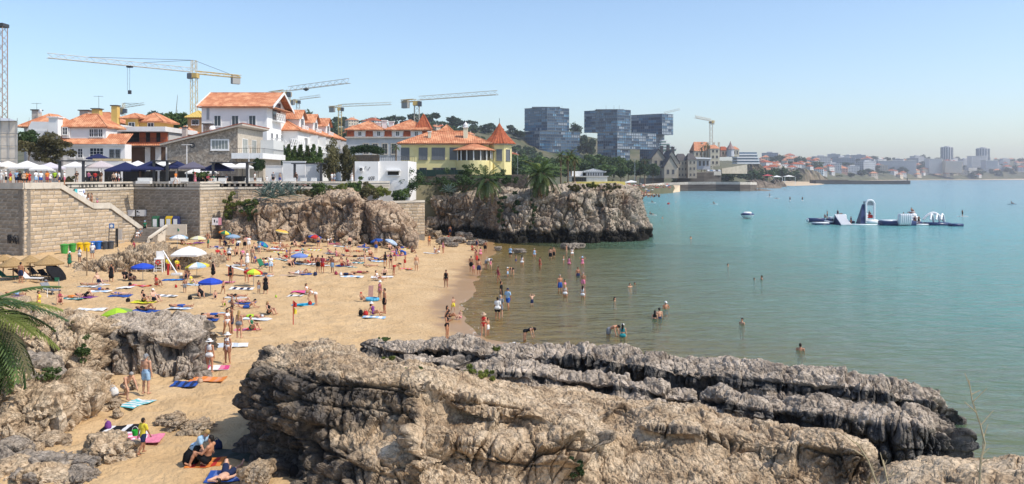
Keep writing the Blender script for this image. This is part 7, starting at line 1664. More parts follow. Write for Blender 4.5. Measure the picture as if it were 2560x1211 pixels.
for px,pt,pb,w,lb in[(33,643,700,68,"wide straw parasol at the front, cut by the left edge"),(75,638,694,54,"middle straw parasol of the row"),(122,638,698,68,"rightmost straw parasol, over dark sun loungers"),(8,637,690,44,"straw parasol at the back by the left edge")]:
 x,y,z=onsand(px,pb);r=w/2/F*y;h=ZP(pt,y)-z;o=empty("straw_parasol",(x,y,z),0,lb,"parasol","straw parasols");rr_=random.Random(px)
 B().lathe([(.05,0),(r*.35,-r*.2),(r*.7,-r*.42),(r,-r*.6),(r*.97,-r*.7),(r*.3,-r*.3),(.03,-.12)],28,rad=lambda i:1+.03*math.sin(i*7.3)).obj("thatch",STRAW,o).location=(0,0,h)
 B().tube((0,0,-.1),(0,0,h-.1),.06,n=7).obj("pole",WOOD,o);B().lathe([(.03,1.02),(.42,1.02),(.42,.97),(.03,.97)],12).obj("table_ring",WOOD,o)
def cafe_parasol(px,pt,w,Y,col,lb,g,hgt=.32,name="parasol"):
 x=XP(px,Y);r=w/2/F*Y;h=ZP(pt,Y)-TZ;o=empty(name,(x,Y,TZ),R(12),lb,"parasol",g);b=B();k=.5*r*1.42
 v=[(0,0,0)]+[(sx*r*.98,sy*r*.98,-r*hgt*1.6)for sx,sy in((-1,-1),(1,-1),(1,1),(-1,1))]+[(sx*r*.98,sy*r*.98,-r*hgt*1.6-.22)for sx,sy in((-1,-1),(1,-1),(1,1),(-1,1))]
 b.add(v,[(0,1,2),(0,2,3),(0,3,4),(0,4,1)]+[(1+i,5+i,5+(i+1)%4,1+(i+1)%4)for i in range(4)]);c=b.obj("canopy",fabric(col),o);c.location=(0,0,h)
 B().tube((0,0,0),(0,0,h+.05),.04,n=6).obj("pole",STEEL,o);b=B()
 for sx,sy in((-1,-1),(1,-1),(1,1),(-1,1)):b.tube((0,0,h-r*.15),(sx*r*.95,sy*r*.95,h-r*hgt*1.6-.02),.018,n=4,cap=False)
 b.obj("ribs",GREYM,o)
NV=(.022,.028,.085);WH=(.76,.74,.71)
for px,pt,w,Y,c,lb in[(20,402,66,118,(.72,.66,.58),"cream market parasol at the left edge"),(68,402,66,117,WH,"large white market parasol over the crowd"),(-14,401,50,116,WH,"white parasol cut by the left edge"),(126,406,56,122,(.62,.58,.64),"pale lilac market parasol behind the stalls"),(104,412,44,116,WH,"white parasol with striped valance behind the red dress"),(188,404,50,127,WH,"white sail parasol left of the pergola post"),(253,402,62,122,(.55,.48,.48),"pale taupe parasol left of the navy row"),(246,384,46,136,NV,"navy parasol standing highest, in front of the old white house"),(314,405,80,120,NV,"first navy parasol of the row from the left"),(377,403,76,120,NV,"second navy parasol of the row, behind the pergola posts"),(444,403,62,121,NV,"third navy parasol of the row, behind the tan-shirted walker"),(483,404,60,119,(.13,.12,.16),"faded grey-navy parasol near the woman in the pink scarf"),(544,406,72,121,NV,"last navy parasol of the row, striped by shade"),(345,402,50,128,WH,"white parasol between the first two navy ones"),(410,402,46,128,WH,"white parasol behind the second navy one"),(505,414,70,127,WH,"low white parasol under the faded one"),(570,404,54,126,WH,"white parasol at the right end, partly folded"),(606,405,52,125,WH,"rightmost white parasol beside the clipped tree")]:
 cafe_parasol(px,pt,w,Y,c,lb,"parasols on the terrace")
b=B()
for i in range(3):b.box(XP(255+i*25,134),XP(279+i*25,134),131,134,ZP(402,134)-.1,ZP(398,134))
tag(b.obj("awning",fabric((.66,.52,.32))),"long beige awning on the old white house behind the parasols","awning")
for i,(pa,pc,pt)in enumerate([(140,215,401),(376,425,401),(524,625,405),(728,810,408)]):
 Y=118.5 if i<3 else 126;o=empty("pergola",(0,0,0),0,["dark pergola frame above the crowd at the stair head","dark pergola frame between the navy parasols","dark pergola frame at the last navy parasol","dark pergola frame in front of the tall white wall"][i],"pergola","pergolas on the terrace")
 B().box(XP(pa,Y),XP(pc,Y),Y-.1,Y+2.6,ZP(pt,Y)-.16,ZP(pt,Y)).obj("roof_beam",STEEL,o)
 for px in(pa+8,pc-8):B().box(XP(px,Y)-.16,XP(px,Y)+.16,Y,Y+.3,TZ,ZP(pt,Y)-.16).obj("post",STEEL,o)
for px,pt,Y,lb in((467,363,119,"white lamp post with a T-shaped head by the stone house"),(622,366,120,"white lamp post with a T-shaped head by the balcony"),(1587,398,250,"tall grey lamp post behind the beach bar"),(1294,378,300,"lamp post behind the villa garden")):
 x=XP(px,Y);zt=ZP(pt,Y);o=empty("lamp_post",(x,Y,TZ if Y<200 else 6),0,lb,"lamp post","lamp posts");g=o.location.z;B().tube((0,0,0),(0,0,zt-g),.09,.06,8).obj("post",WHITE if Y<200 else GREYM,o);B().box(-.75,.75,-.1,.1,zt-g,zt-g+.08).obj("lamp_head",WHITE if Y<200 else GREYM,o)
BEN=mat("white_bench_stone",(.62,.61,.58),(.7,.69,.66),scale=2)
for px,w,Y,lb in[(357,36,115.6,"striped-shaded white bench left of the walkers"),(432,20,115,"white bench beside the tan-shirted walker"),(455,22,115.2,"white bench right of the tan-shirted walker"),(528,18,117.6,"white lounger block before the seated diners"),(552,20,117.8,"white striped bench right of the seated diners"),(622,26,121,"white block seat under the lamp post"),(644,12,121.2,"small white block seat by the clipped tree"),(690,20,122.5,"white block seat before the plain wall"),(722,30,123,"long white block seat before the tall wall"),(756,16,123.5,"white block seat at the tall wall's end"),(782,14,124,"white block seat near the pergola end")]:
 x=XP(px,Y);hw=w/2/F*Y;o=empty("bench",(x,Y,TZ),0,lb,"bench","white benches on the terrace");B().box(-hw,hw,0,.6,0,.4).obj("seat",BEN,o);B().box(-hw,hw,.6,.75,0,.85).obj("backrest",BEN,o)
tb=B().lathe([(.03,0),(.03,.72),(.38,.72),(.38,.76),(.03,.76)],10).mesh("table",BLACK);ch=B()
for sx in(-.2,.2):
 for sy in(-.2,.2):ch.tube((sx,sy,0),(sx,sy,.45),.018,n=4)
ch.box(-.22,.22,-.22,.22,.45,.49);ch.box(-.22,.22,.19,.22,.49,.95);ch=ch.mesh("chair",BLACK)
r_=random.Random(3)
for i in range(44):
 px=r_.uniform(205,620);Y=r_.uniform(118.5,126);me=tb if i%4==0 else ch;o=place(meobj(me.name,me),(XP(px,Y),Y,TZ),r_.uniform(0,6.3));tag(o,"black cafe "+me.name+" in the shade of the terrace parasols",me.name,"black cafe furniture")
for i in range(9):
 px=215+i*46;Y=127.5+(i%2);b=B().box(XP(px,Y),XP(px+40,Y),Y,Y+.1,TZ,TZ+(1.9 if i<6 else 1.1));tag(b.obj("windbreak",SHUT),"dark windbreak panel painting shade along the back of the terrace cafe","screen","dark windbreak panels")  # windbreaks raised and near black to give the parasols' shade
f=Fr(148);bb=empty("beach_bar",(0,0,0),0,"white beach bar with yellow base and grey-roofed hut on the headland","building")
YB_=mat("bar_yellow",(.72,.58,.16),(.8,.66,.22),scale=1);wallbox(bb,f.x(1420),f.x(1563),148,160,8.2,f.z(455),YB_,"base");wallbox(bb,f.x(1427),f.x(1519),148.4,158,f.z(455),f.z(442),WALLW)
for i in range(12):B().box(f.x(1467+i*4.3),f.x(1470.8+i*4.3),148.34,148.4,f.z(453.5),f.z(443)).obj("plank",WHITE,bb)
for i in range(6):window(bb,f.x(1433+i*6),148.39,f.z(452.5),.36,.6,0,1,1,fm=STEEL,trim=.03)
B().box(f.x(1424),f.x(1522),148.1,158,f.z(442),f.z(440.5)).obj("parapet_cap",WHITE,bb);wallbox(bb,f.x(1467),f.x(1515),151,157,f.z(440.5),f.z(430),STEEL,"hut");hip_roof(bb,f.x(1465),f.x(1517),151,157,f.z(430),.55,over=.2,m=mat("grey_hut_roof",(.26,.28,.29),(.33,.35,.36)),name="hut_roof");wallbox(bb,f.x(1432),f.x(1462),152,157,f.z(440.5),f.z(428),WALLW,"kiosk")
for i in range(7):B().box(f.x(1470+i*6.4),f.x(1473.6+i*6.4),150.95,151,f.z(439.5),f.z(431)).obj("hut_window",GREYM,bb)
b=B()
for i in range(26):x=lerp(f.x(1520),f.x(1562),i/25);b.tube((x,148.3,f.z(455)),(x,148.3,f.z(442)),.02,n=4)
b.obj("bar_railing",STEEL,bb)
tag(B().add([(XP(1563,152),152,ZP(457,152)),(XP(1592,152),152,ZP(456,152)),(XP(1592,156),156,ZP(455,156)),(XP(1563,156),156,ZP(455,156)),(XP(1578,154),154,ZP(451,154))],[(0,1,4),(1,2,4),(2,3,4),(3,0,4),(3,2,1,0)]).obj("shade_sail",WHITE),"white shade sail at the right end of the beach bar","awning")
# ---- bins, signs, lifeguard chair, flags
BINC=dict(g=(.05,.28,.05),y=(.72,.46,.01),b=(.02,.14,.48),k=(.055,.06,.07))
for i,(px,pt,pb,c,lb)in enumerate([(161,609,634,'g',"green beach bin at the left end of the row"),(181,608,631,'g',"green beach bin second in the row"),(200,606,628,'y',"yellow beach bin half hidden by the woman in white"),(217,605,628,'y',"yellow beach bin in the middle of the row"),(233,603,625,'b',"blue beach bin beside the yellow one"),(247,602,624,'b',"blue beach bin next to the grey ones"),(263,600,622,'k',"dark grey beach bin beside the blue one"),(277,598,620,'k',"dark grey beach bin at the right end of the row")]):
 x,y,z=onsand(px,pb);s=(pb-pt)/F*y;o=empty("litter_bin",(x,y,z),0,lb,"bin","coloured beach bins");m=flat("bin_"+c,BINC[c],.45);B().lathe([(.01,0),(s*.28,0),(s*.37,s*.84),(.01,s*.84)],14).obj("bucket",m,o);B().lathe([(s*.42,s*.84),(s*.42,s*.9),(s*.2,s*.97),(s*.01,s)],14).obj("lid",m,o)
for i,(px,c,lb)in enumerate([(387,'g',"green recycling bin above the stair parapet"),(405,'k',"black recycling bin between green and yellow"),(421,'y',"yellow recycling bin above the stair parapet"),(438,'b',"blue recycling bin at the end of the row")]):
 y=p_s[1]+6.5;x=XP(px,y);z0=zz0+1.2;zt=ZP(541,y);o=empty("recycling_bin",(x,y,z0),0,lb,"bin","recycling bins on the landing");m=flat("rec_"+c,dict(g=(.03,.12,.06),k=(.03,.03,.035),y=(.6,.4,.02),b=(.03,.04,.12))[c],.5);B().box(-.45,.45,0,.8,0,zt-z0-.3).obj("body",m,o);B().add([(-.45,0,zt-z0-.3),(.45,0,zt-z0-.3),(.45,.8,zt-z0-.3),(-.45,.8,zt-z0-.3),(-.36,.1,zt-z0),(.36,.1,zt-z0),(.36,.7,zt-z0),(-.36,.7,zt-z0)],[(0,1,5,4),(1,2,6,5),(2,3,7,6),(3,0,4,7),(4,5,6,7)]).obj("lid",m,o);B().box(-.28,.28,-.02,0,.6,zt-z0-.4).obj("notice",WHITE,o)
def board(px0,px1,pt,pb,Y,label,cols=((.78,.77,.75),),frame=STEEL,marks=(),rz=0.0,name="notice_board"):
 x0,x1,z0,z1=XP(px0,Y),XP(px1,Y),ZP(pb,Y),ZP(pt,Y);o=empty(name,((x0+x1)/2,Y,z0),rz,label,"sign","signs around the beach");w,h=x1-x0,z1-z0
 B().box(-w/2-.06,w/2+.06,0,.1,-.06,h+.06).obj("frame",frame,o);n=len(cols)
 for i,c in enumerate(cols):B().box(-w/2+w*i/n,-w/2+w*(i+1)/n-.01,-.02,-.002,0,h).obj("panel",flat("sign_%02x%02x%02x"%tuple(int(q*255)for q in c),c,.5),o)
 for u0,u1,v0,v1,c in marks:B().box(-w/2+w*u0,-w/2+w*u1,-.03,-.021,h*v0,h*v1).obj("printing",flat("print_"+c,CLR[c],.6),o)
 return o
wb=math.atan2(C1[1]-C0[1],C1[0]-C0[0]);yw=lambda px:min((abs((C0[0]+(C1[0]-C0[0])*t_)*F/(C0[1]+(C1[1]-C0[1])*t_)+CX-px),C0[1]+(C1[1]-C0[1])*t_)for t_ in np.linspace(0,1,200))[1]-.4
board(182,218,473,495,yw(200),"white notice board with a blue emblem and a teal strip, beside the upper stairs",((.1,.5,.52),(.78,.77,.75),(.78,.77,.75),(.78,.77,.75)),marks=((.36,.72,.66,.74,'e'),(.8,.9,.55,.82,'b')),rz=wb)
board(319,337,525,541,yw(330)-.6,"plain white notice on the corner between sunny and grey wall",rz=0)
board(341,366,525,541,C1[1]-1.0,"white notice with black marks on the grey wall",((.62,.62,.62),),marks=((.06,.2,.62,.85,'k'),(.22,.34,.5,.6,'k'),(.05,.35,.08,.16,'k'),(.8,.92,.1,.2,'e')))
board(530,554,545,563,D1[1]+1.6,"white and pink sign on the sunny wall under the ivy",((.78,.76,.76),(.76,.72,.74),(.7,.3,.36)),marks=((.2,.32,.35,.75,'k'),(.45,.6,.3,.6,'e')))
x,y,z=onsand(293,618);o=empty("marker_post",(x,y,z),0,"dark tall post with a pale notice plate beside the grey bins","post");B().box(-.1,.1,-.08,.08,-.2,ZP(572,y)-z).obj("post",BLACK,o);B().box(.12,.62,-.03,.03,ZP(600,y)-z,ZP(574,y)-z).obj("plate",flat("plate_grey",(.5,.46,.42)),o)
x,y,z=onsand(274,619);o=empty("hand_wash_stand",(x,y,z),0,"grey frame stand with a blue sign behind the grey bins","stand");b=B();zt=ZP(572,y)-z
for sx in(-.35,.5):b.tube((sx-.1,.6,0),(sx,.6,zt),.05,n=5)
for k in range(5):b.tube((-.4,.6,zt*(k+1)/6),(.45,.6,zt*(k+1)/6),.035,n=4)
b.obj("frame",STEEL,o);B().box(-.32,.32,.5,.55,zt,zt+.62).obj("sign",flat("sign_blue",(.04,.16,.42)),o);B().lathe([(.0,.0),(.2,0),(.2,.02),(0,.02)],12).obj("printing",WHITE,o).matrix_local=Matrix.Translation((0,.49,zt+.3))@Matrix.Rotation(R(90),4,'X')
def pole_(px,pt,pb,r,m,label,name="pole",cat="pole"):
 x,y,z=onsand(px,pb);return tag(B().path([(x,y,z-.2),(x+.02,y,(z+ZP(pt,y))/2),(x,y,ZP(pt,y))],r,7).obj(name,m),label,cat,"poles in the sand")
pole_(217,620,691,.05,WOOD,"bamboo pole in the sand left of the low rocks","bamboo_pole");pole_(147,655,690,.03,GREYM,"thin metal pole beside the rightmost straw parasol");pole_(118,716,742,.025,WHITE,"short white pole by the reclining man near the palm");pole_(147,700,735,.03,GREYM,"thin pole carrying a small green flag near the palm")
tag(B().box(XP(138,72),XP(149,72),71.9,71.94,ZP(704,72),ZP(694,72)).obj("flag",fabric(CLR['g'])),"small dark green flag on the thin pole near the palm","flag")
x,y,z=onsand(398,681);o=empty("lifeguard_chair",(x,y,z),R(10),"tall white lifeguard chair with a red life ring","chair");h=ZP(629,y)-z;b=B()
for sx in(-.32,.32):
 for sy in(-.35,.35):b.tube((sx*1.25,sy*1.2,0),(sx,sy,h if sy>0 else h*.72),.045,n=5)
for k in range(5):b.tube((-.4,-.4,h*(k+1)*.13),(.4,-.4,h*(k+1)*.13),.03,n=4)
b.obj("frame",WHITE,o);B().box(-.34,.34,-.4,.36,h*.62,h*.66).obj("seat",WHITE,o);B().box(-.34,.34,.32,.37,h*.66,h).obj("backrest",WHITE,o)
q=B();[q.tube((.2*math.cos(a),0,.2*math.sin(a)),(.2*math.cos(a+.53),0,.2*math.sin(a+.53)),.06,n=6)for a in np.arange(0,6.28,.524)];q.obj("life_ring",fabric(CLR['r']),o).location=(0,-.5,h*.5)
x,y,z=onsand(425,688);b=B();b.tube((x-.9,y+.5,z+2.3),(x+.8,y-.2,z+.1),.07,n=5);b.box(x+.3,x+1.2,y-.5,y,z+.02,z+.22);tag(b.obj("rescue_ladder",WHITE),"slanted white rescue beam with a block foot beside the lifeguard chair","rescue gear");tag(B().box(x-.25,x-.1,y-.1,y+.05,z,z+1.1).obj("marker_post",fabric(CLR['r'])),"short red post beside the slanted white beam","post")
x,y,z=onsand(604,690);o=empty("rescue_board",(x,y,z),R(-14),"long white rescue board with a red tip on red stands","board");n_=14;b=B();vs=[]
for i in range(n_+1):
 t_=i/n_;w=.3*max(.02,math.sin(math.pi*min(1,t_*.98+.02)))**.5;xx=-1.7+3.4*t_;zc=1.0-t_*.75;vs+=[(xx,-w,zc),(xx,0,zc+.06),(xx,w,zc),(xx,0,zc-.07)]
for i in range(n_):b.cm=1 if i>n_-4 else 0;[b.f.append([4*i+j,4*i+(j+1)%4,4*i+4+(j+1)%4,4*i+4+j])or b.m.append(b.cm)for j in range(4)]
b.v=vs;b.obj("hull",[WHITE,fabric(CLR['r'])],o,True);B().box(-1.3,-1.1,-.3,.3,-.1,.85).obj("stand",fabric(CLR['r']),o);B().box(.9,1.1,-.3,.3,-.1,.3).obj("stand",fabric(CLR['r']),o)
for px,pt,pb,lb,cols in[(733,752,813,"red and yellow lifeguard flag on a red pole in the open sand",'ry'),(1010,648,672,"small red flag on a thin red pole near the far towels",'r'),(443,570,625,"furled green flag on a pole above the white canopy",'g')]:
 x,y,z=onsand(px,pb);h=ZP(pt,y)-z;o=empty("flag_pole",(x,y,z),0,lb,"flag","flags on the beach");B().tube((0,0,-.1),(0,0,h),.03,n=6).obj("pole",fabric(CLR['r'])if 'r' in cols else GREYM,o);b=B()
 for k,c in enumerate(cols):
  z1,z0=h-k*.45,h-(k+1)*.45
  b.cm=k;b.add([(0.03,.02,z1),(.16,-.05,z1-.1),(.24,.05,z1-.2),(.22,.04,z0),(.12,-.05,z0+.02),(.03,.02,z0)],[(0,1,4,5),(1,2,3,4),(5,4,1,0),(4,3,2,1)])
 b.obj("cloth",[fabric(CLR[c])for c in cols],o)
x,y,z=onsand(655,672);o=empty("deck_chair",(x,y,z),R(60),"green folding deck chair facing right, low back to the camera","chair");b=B()
for sx in(-.3,.3):b.path([(sx,.45,1.0),(sx,0,.3),(sx,-.5,.42)],.02,5);b.tube((sx,.3,0),(sx,-.3,.4),.02,n=5);b.tube((sx,-.35,0),(sx,.2,.6),.02,n=5)
b.obj("frame",fabric(CLR['g']),o);B().add([(-.3,.45,1.0),(.3,.45,1.0),(.3,0,.3),(-.3,0,.3),(.3,-.5,.42),(-.3,-.5,.42)],[(0,1,2,3),(3,2,4,5)]).obj("sling",fabric(CLR['g']),o)
for i,(px,py,a,c,lb)in enumerate([(95,692,80,'k',"black sun lounger under the rightmost straw parasol"),(60,694,95,'k',"black sun lounger beside the man in navy trunks"),(118,697,70,'k',"dark sun lounger at the end of the straw row"),(20,700,90,'g',"green sun lounger at the left edge"),(78,704,85,'w',"white-framed sun lounger in front of the straw parasols"),(125,735,60,'e',"grey beach recliner under the reclining man")]):
 x,y,z=onsand(px,py);o=empty("sun_lounger",(x,y,z),R(a),lb,"sun lounger","sun loungers under the straw parasols");B().box(-.32,.32,-1.0,.35,.28,.34).obj("seat",fabric(CLR[c]),o);B().cbox((0,.62,.56),(.64,.75,.06),rx=R(42)).obj("backrest",fabric(CLR[c]),o);b=B()
 for sx in(-.28,.28):
  for sy in(-.85,.3):b.tube((sx,sy,0),(sx,sy,.3),.025,n=4)
 b.obj("legs",GREYM,o)
# ---- towels and bags
def towel(px,py,cols,rz,label,L=1.75,W=.95,ns=7,loc=None):
 x,y,z=loc or onsand(px,py);b=B();rr_=random.Random(int(px*7+py));n,m=ns,5;ca,sa=math.cos(rz),math.sin(rz);pts={}
 for i in range(n+1):
  for j in range(m+1):
   u,v=(i/n-.5)*L,(j/m-.5)*W;X,Y2=x+u*ca-v*sa+rr_.uniform(-.02,.02),y+u*sa+v*ca+rr_.uniform(-.02,.02);pts[i,j]=[X,Y2,0]
 P2=np.array([pts[i,j]for i in range(n+1)for j in range(m+1)]);P2[:,2]=sand_z(P2[:,0],P2[:,1])+.045+np.array([rr_.uniform(0,.03)for _ in range(len(P2))]);k=len(P2)
 low=P2.copy();low[:,2]-=.02;b.v=[tuple(p)for p in P2]+[tuple(p)for p in low]
 for i in range(n):
  for j in range(m):q=[i*(m+1)+j,(i+1)*(m+1)+j,(i+1)*(m+1)+j+1,i*(m+1)+j+1];b.f.append(q);b.m.append(i%len(cols));b.f.append([k+a for a in q[::-1]]);b.m.append(i%len(cols))
 rim=[i*(m+1)for i in range(n+1)]+[n*(m+1)+j for j in range(1,m+1)]+[i*(m+1)+m for i in range(n-1,-1,-1)]+[j for j in range(m-1,0,-1)]
 for a,c in zip(rim,rim[1:]+rim[:1]):b.f.append([a,c,k+c,k+a]);b.m.append(0)
 return tag(b.obj("towel",[fabric(CLR[c])if isinstance(c,str)else fabric(c)for c in cols]),label,"towel","towels on the sand")
AQ=(.12,.5,.55)
for px,py,cols,rz,lb,L in[(340,1010,[AQ,'w',AQ,'w',AQ,'w',AQ,'w',AQ,'w'],1.25,"aqua and white striped towel spread by the kneeling man",1.35),(325,1092,[(.75,.68,.70),'w',(.68,.62,.68)],.3,"crumpled white and lilac towel heap on the pointed boulder's edge",1.2),(355,1100,['p'],.2,"pink towel lying under the boy",1.4),(300,1078,['k','w','k'],.1,"black and white towel behind the crumpled heap",1.5),(515,1160,['o','r'],.1,"orange-red towel under the sitting man at the bottom",1.2),(568,1196,['b',(.1,.16,.4)],.1,"blue towel under the man lying at the bottom edge",1.3),(588,1140,[(.07,.08,.07),(.05,.06,.05)],-.2,"dark patterned blanket in the shade of the outcrop",2.0),(463,964,['b','n'],.15,"blue towel with a straw hat on it in the cove",1.2),(520,952,['o',(.7,.3,.16)],.05,"long orange towel behind the blue one in the cove",1.6),(530,922,['w','p',(.6,.06,.2),'w'],.2,"pink and white towel under the woman with white hat",1.7),(577,864,['w',(.5,.55,.62),'w'],.3,"large white and grey towel behind the woman in the white bikini",1.9),(758,762,[(.03,.42,.62)],.1,"turquoise towel beside the bending woman",1.7),(738,741,['w','k','w','w'],0,"white bodyboard-like towel with a dark end",1.2),(752,731,[(.68,.1,.25)],.05,"raspberry towel under the woman sitting with long hair",1.5),(604,723,['w','n','w','n','w','n'],.1,"navy and white striped towel beside the woman in black dress",2.0),(690,648,['w',(.4,.5,.6),'w',(.4,.5,.6)],.2,"blue pinstriped white towel behind the green deck chair",2.4),(433,701,['b',(.03,.2,.5)],.05,"blue towel under the man by the striped parasol",2.0),(352,716,['r','p','o'],.05,"red and pink towel beside the sitting woman",1.7),(313,720,['w'],.05,"thin white towel left of the red one",1.3),(360,757,['y',(.6,.66,.03)],.05,"bright yellow towel under the couple",1.7),(228,776,['w',(.6,.64,.7)],.1,"pale towel beside the lime parasol",2.0),(545,787,[(.2,.5,.72),'w','l','c'],.1,"blue and green striped towel among the family group",2.0),(640,800,['w',(.62,.66,.74)],-.05,"white towel under the man in lime shorts",2.0),(620,826,['p','r'],.1,"pinkish towel under the woman in green swimsuit",1.6),(563,707,['p','v','p'],.05,"pink towel in front of the black-clad woman",1.6),(412,742,['w','e'],.1,"white towel left of the larger cobalt parasol",1.8),(955,694,['w'],.1,"white towel under the seated back-turned man",2.2),(1075,634,['w'],.05,"white towel under the pair near the pink swimsuit",1.7),(855,616,['w','c','w'],.1,"white towel with clothes at the cliff base boulder",2.2),(725,690,['t'],0,"sand-coloured towel under the two sunbathers",1.9),(880,692,['w','c'],.05,"pale towel under the man in blue shorts",2.2),(935,794,['c','w'],.05,"pale striped towel under the woman in purple",1.6),(1015,673,['o','p'],0,"salmon towel left of the red pole's shade",1.4)]:towel(px,py,cols,rz,lb,L,ns=max(7,len(cols)))
def bag(px,py,c,s,label,kind=0):
 s*=.62
 x,y,z=onsand(px,py);o=empty("bag",(x,y,z+.03),R(random.uniform(-40,40)),label,"bag","bags on the sand");B().lathe([(.01,0),(.17*s,.0),(.2*s,.12*s),(.17*s,.32*s),(.08*s,.42*s),(.01,.43*s)],10,rad=lambda i:1.2 if i%5==0 else .9).obj("pouch",fabric(CLR[c]),o,True);b=B()
 for k in range(6):a,e=math.pi*k/6,math.pi*(k+1)/6;b.tube((.12*s*math.cos(a),-.1*s,.4*s+.14*s*math.sin(a)),(.12*s*math.cos(e),-.1*s,.4*s+.14*s*math.sin(e)),.014,n=4)
 b.obj("strap",fabric(CLR[c]),o)
for px,py,c,s,lb in[(337,700,'k',1.3,"black backpack beside the two dark-clothed sitters"),(285,992,'w',1.5,"white beach bag beside the kneeling man"),(735,1192,'k',1.4,"black bag with white straps on the outcrop's lower face"),(545,1125,'n',1.3,"navy backpack behind the bald sitting man"),(478,1162,'k',2.0,"tall black bag between the blonde woman and the bald man"),(475,750,'k',1.3,"black bag beside the striped robe"),(320,756,'k',1.1,"black bag left of the yellow towel"),(902,789,'k',1.5,"black bag at the end of the pale striped towel"),(914,790,'r',1.3,"red bag next to the black one"),(852,690,'w',1.1,"pale wicker bag before the man in blue shorts"),(788,690,'n',1.4,"navy bag beside the trio standing in swim shorts"),(840,688,'m',1.3,"dark red rucksack behind the man in blue shorts"),(775,764,'r',1.2,"red bag on the turquoise towel"),(730,612,'k',1.2,"black bag by the bending girl near the cliff"),(500,960,'t',.9,"straw hat on the blue towel in the cove"),(612,570,'q',1.2,"teal rucksack hanging against the cliff"),(690,745,'l',.7,"tiny lime ball bag in the open sand"),(440,720,'r',.9,"red bag behind the boy near the larger cobalt parasol"),(325,715,'k',1.0,"black bag in front of the dark-clothed sitters"),(270,1075,'v',1.2,"purple cap and bag heap by the black and white towel")]:bag(px,py,c,s,lb)
x,y,z=onsand(930,752);q=B();[q.tube((x+.5*math.cos(a),y+.5*math.sin(a),z+.12),(x+.5*math.cos(a+.4),y+.5*math.sin(a+.4),z+.12),.12,n=7)for a in np.arange(0,6.28,.3927)];tag(q.obj("paddling_pool",fabric((.1,.4,.6))),"small round blue paddling pool by the child","pool")
x,y,z=onsand(927,744);tag(B().cbox((x,y,z+.5),(.4,.05,1.0),rx=R(-12)).obj("bodyboard",fabric((.5,.3,.25))),"upright bodyboard stuck in the sand behind the paddling pool","board")
x,y,z=onsand(338,1118);o=empty("bucket",(x,y,z+.42),0,"small green bucket in the boy's hand","bucket");B().lathe([(.01,0),(.085,0),(.12,.2),(.105,.2),(.07,.02)],12).obj("pail",fabric((.03,.42,.05)),o);b=B();[b.tube((.11*math.cos(a),0,.2+.13*math.sin(a)),(.11*math.cos(a+.63),0,.2+.13*math.sin(a+.63)),.008,n=4)for a in np.arange(0,2.6,.63)];b.obj("handle",WHITE,o)
for k,px in enumerate((633,641)):
 p=P(px,1176,26.3);b=B().cbox(p,(.1,.27,.07),rz=.5+k*.3);b.cbox((p[0],p[1]+.05,p[2]+.05),(.09,.12,.08),rz=.5+k*.3);tag(b.obj("trainer",fabric(CLR['n' if k else 'e'])),["grey trainer on the dark boulder by the outcrop","navy trainer on the dark boulder by the outcrop"][k],"shoe","pair of trainers")
# ---- the crowd: "px py pose who face clothes hair" per entry
def crowd(text,where,group):
 for e in text.split(';'):
  p=e.split()
  if len(p)<7:continue
  px,py,pose,who,fa,cl,hr=float(p[0]),float(p[1]),p[2],p[3],float(p[4]),p[5],p[6];cl=None if cl=='-' else cl
  ex=dict(q.split('=')for q in p[7:]);loc=where(px,py,ex);lab=uniq(describe(ex.get('d',pose),who,cl,hr),px,py)
  if where is terr:lab=uniq(describe(pose,who,cl,hr)+' on the terrace',px,py)if False else lab
  o=person(pose,who,loc,fa,cl,hr,lab,group,skin=int(ex['k'])if 'k' in ex else None,scale=float(ex['s'])if 's' in ex else None,hi='h' in ex)
  if pose in 'UKPRL' and 'n' not in ex and where is sandp and random.random()<.75:
   c=random.choice([['w','c'],['b'],['r','o'],['w'],['p'],['q','w'],['e','w'],['y','w'],['v'],['c']])
   if not any(abs(t_[0]-px)<22 and abs(t_[1]-py)<9 for t_ in TW):towel(px,py+1,c,R(fa+90),uniq((CN[c[0]]+' towel with a sunbather on it'),px,py),1.7)
def sandp(px,py,ex):
 x,y,z=onsand(px,py);return(x,y,z+(.05 if True else 0))
def terr(px,py,ex):return(XP(px,py),py,TZ+float(ex.get('z',0)))
def wade(px,py,ex):
 x,y,z=insea(px,py);return(x,y,-float(ex['w'])if 'w' in ex else max(float(sand_z(x,y,False)[0]),-.95))
TW=[(340,1010),(530,922),(758,762),(604,723),(433,701),(360,757),(545,787),(640,800),(620,826),(955,694),(725,690),(880,692),(935,794)]
NB="people on the sand"
crowd("""365 988 S m 165 tr:c gCe h=1 k=0;312 1000 N m 60 tr:t g h=1 k=0;357 1138 W c 150 ts:yn d h=1 s=.72;524 934 S f 170 bi:w dHw h=1 k=5;569 912 S f -20 bi:w lHw h=1 k=1;492 1160 N f 70 ts:ck lL h=1 k=0;518 1168 T m -95 tr:k d h=1 k=5 n=1;568 1196 K m 178 tr:n d h=1 k=3 n=1;568 842 W f 40 bi:w dL h=1 k=1;579 836 S m -60 tr:n d k=2;598 847 S f 165 bo:e lL h=1 k=0;630 828 T f 70 su:g b h=1 k=0""",sandp,"people in the near cove")
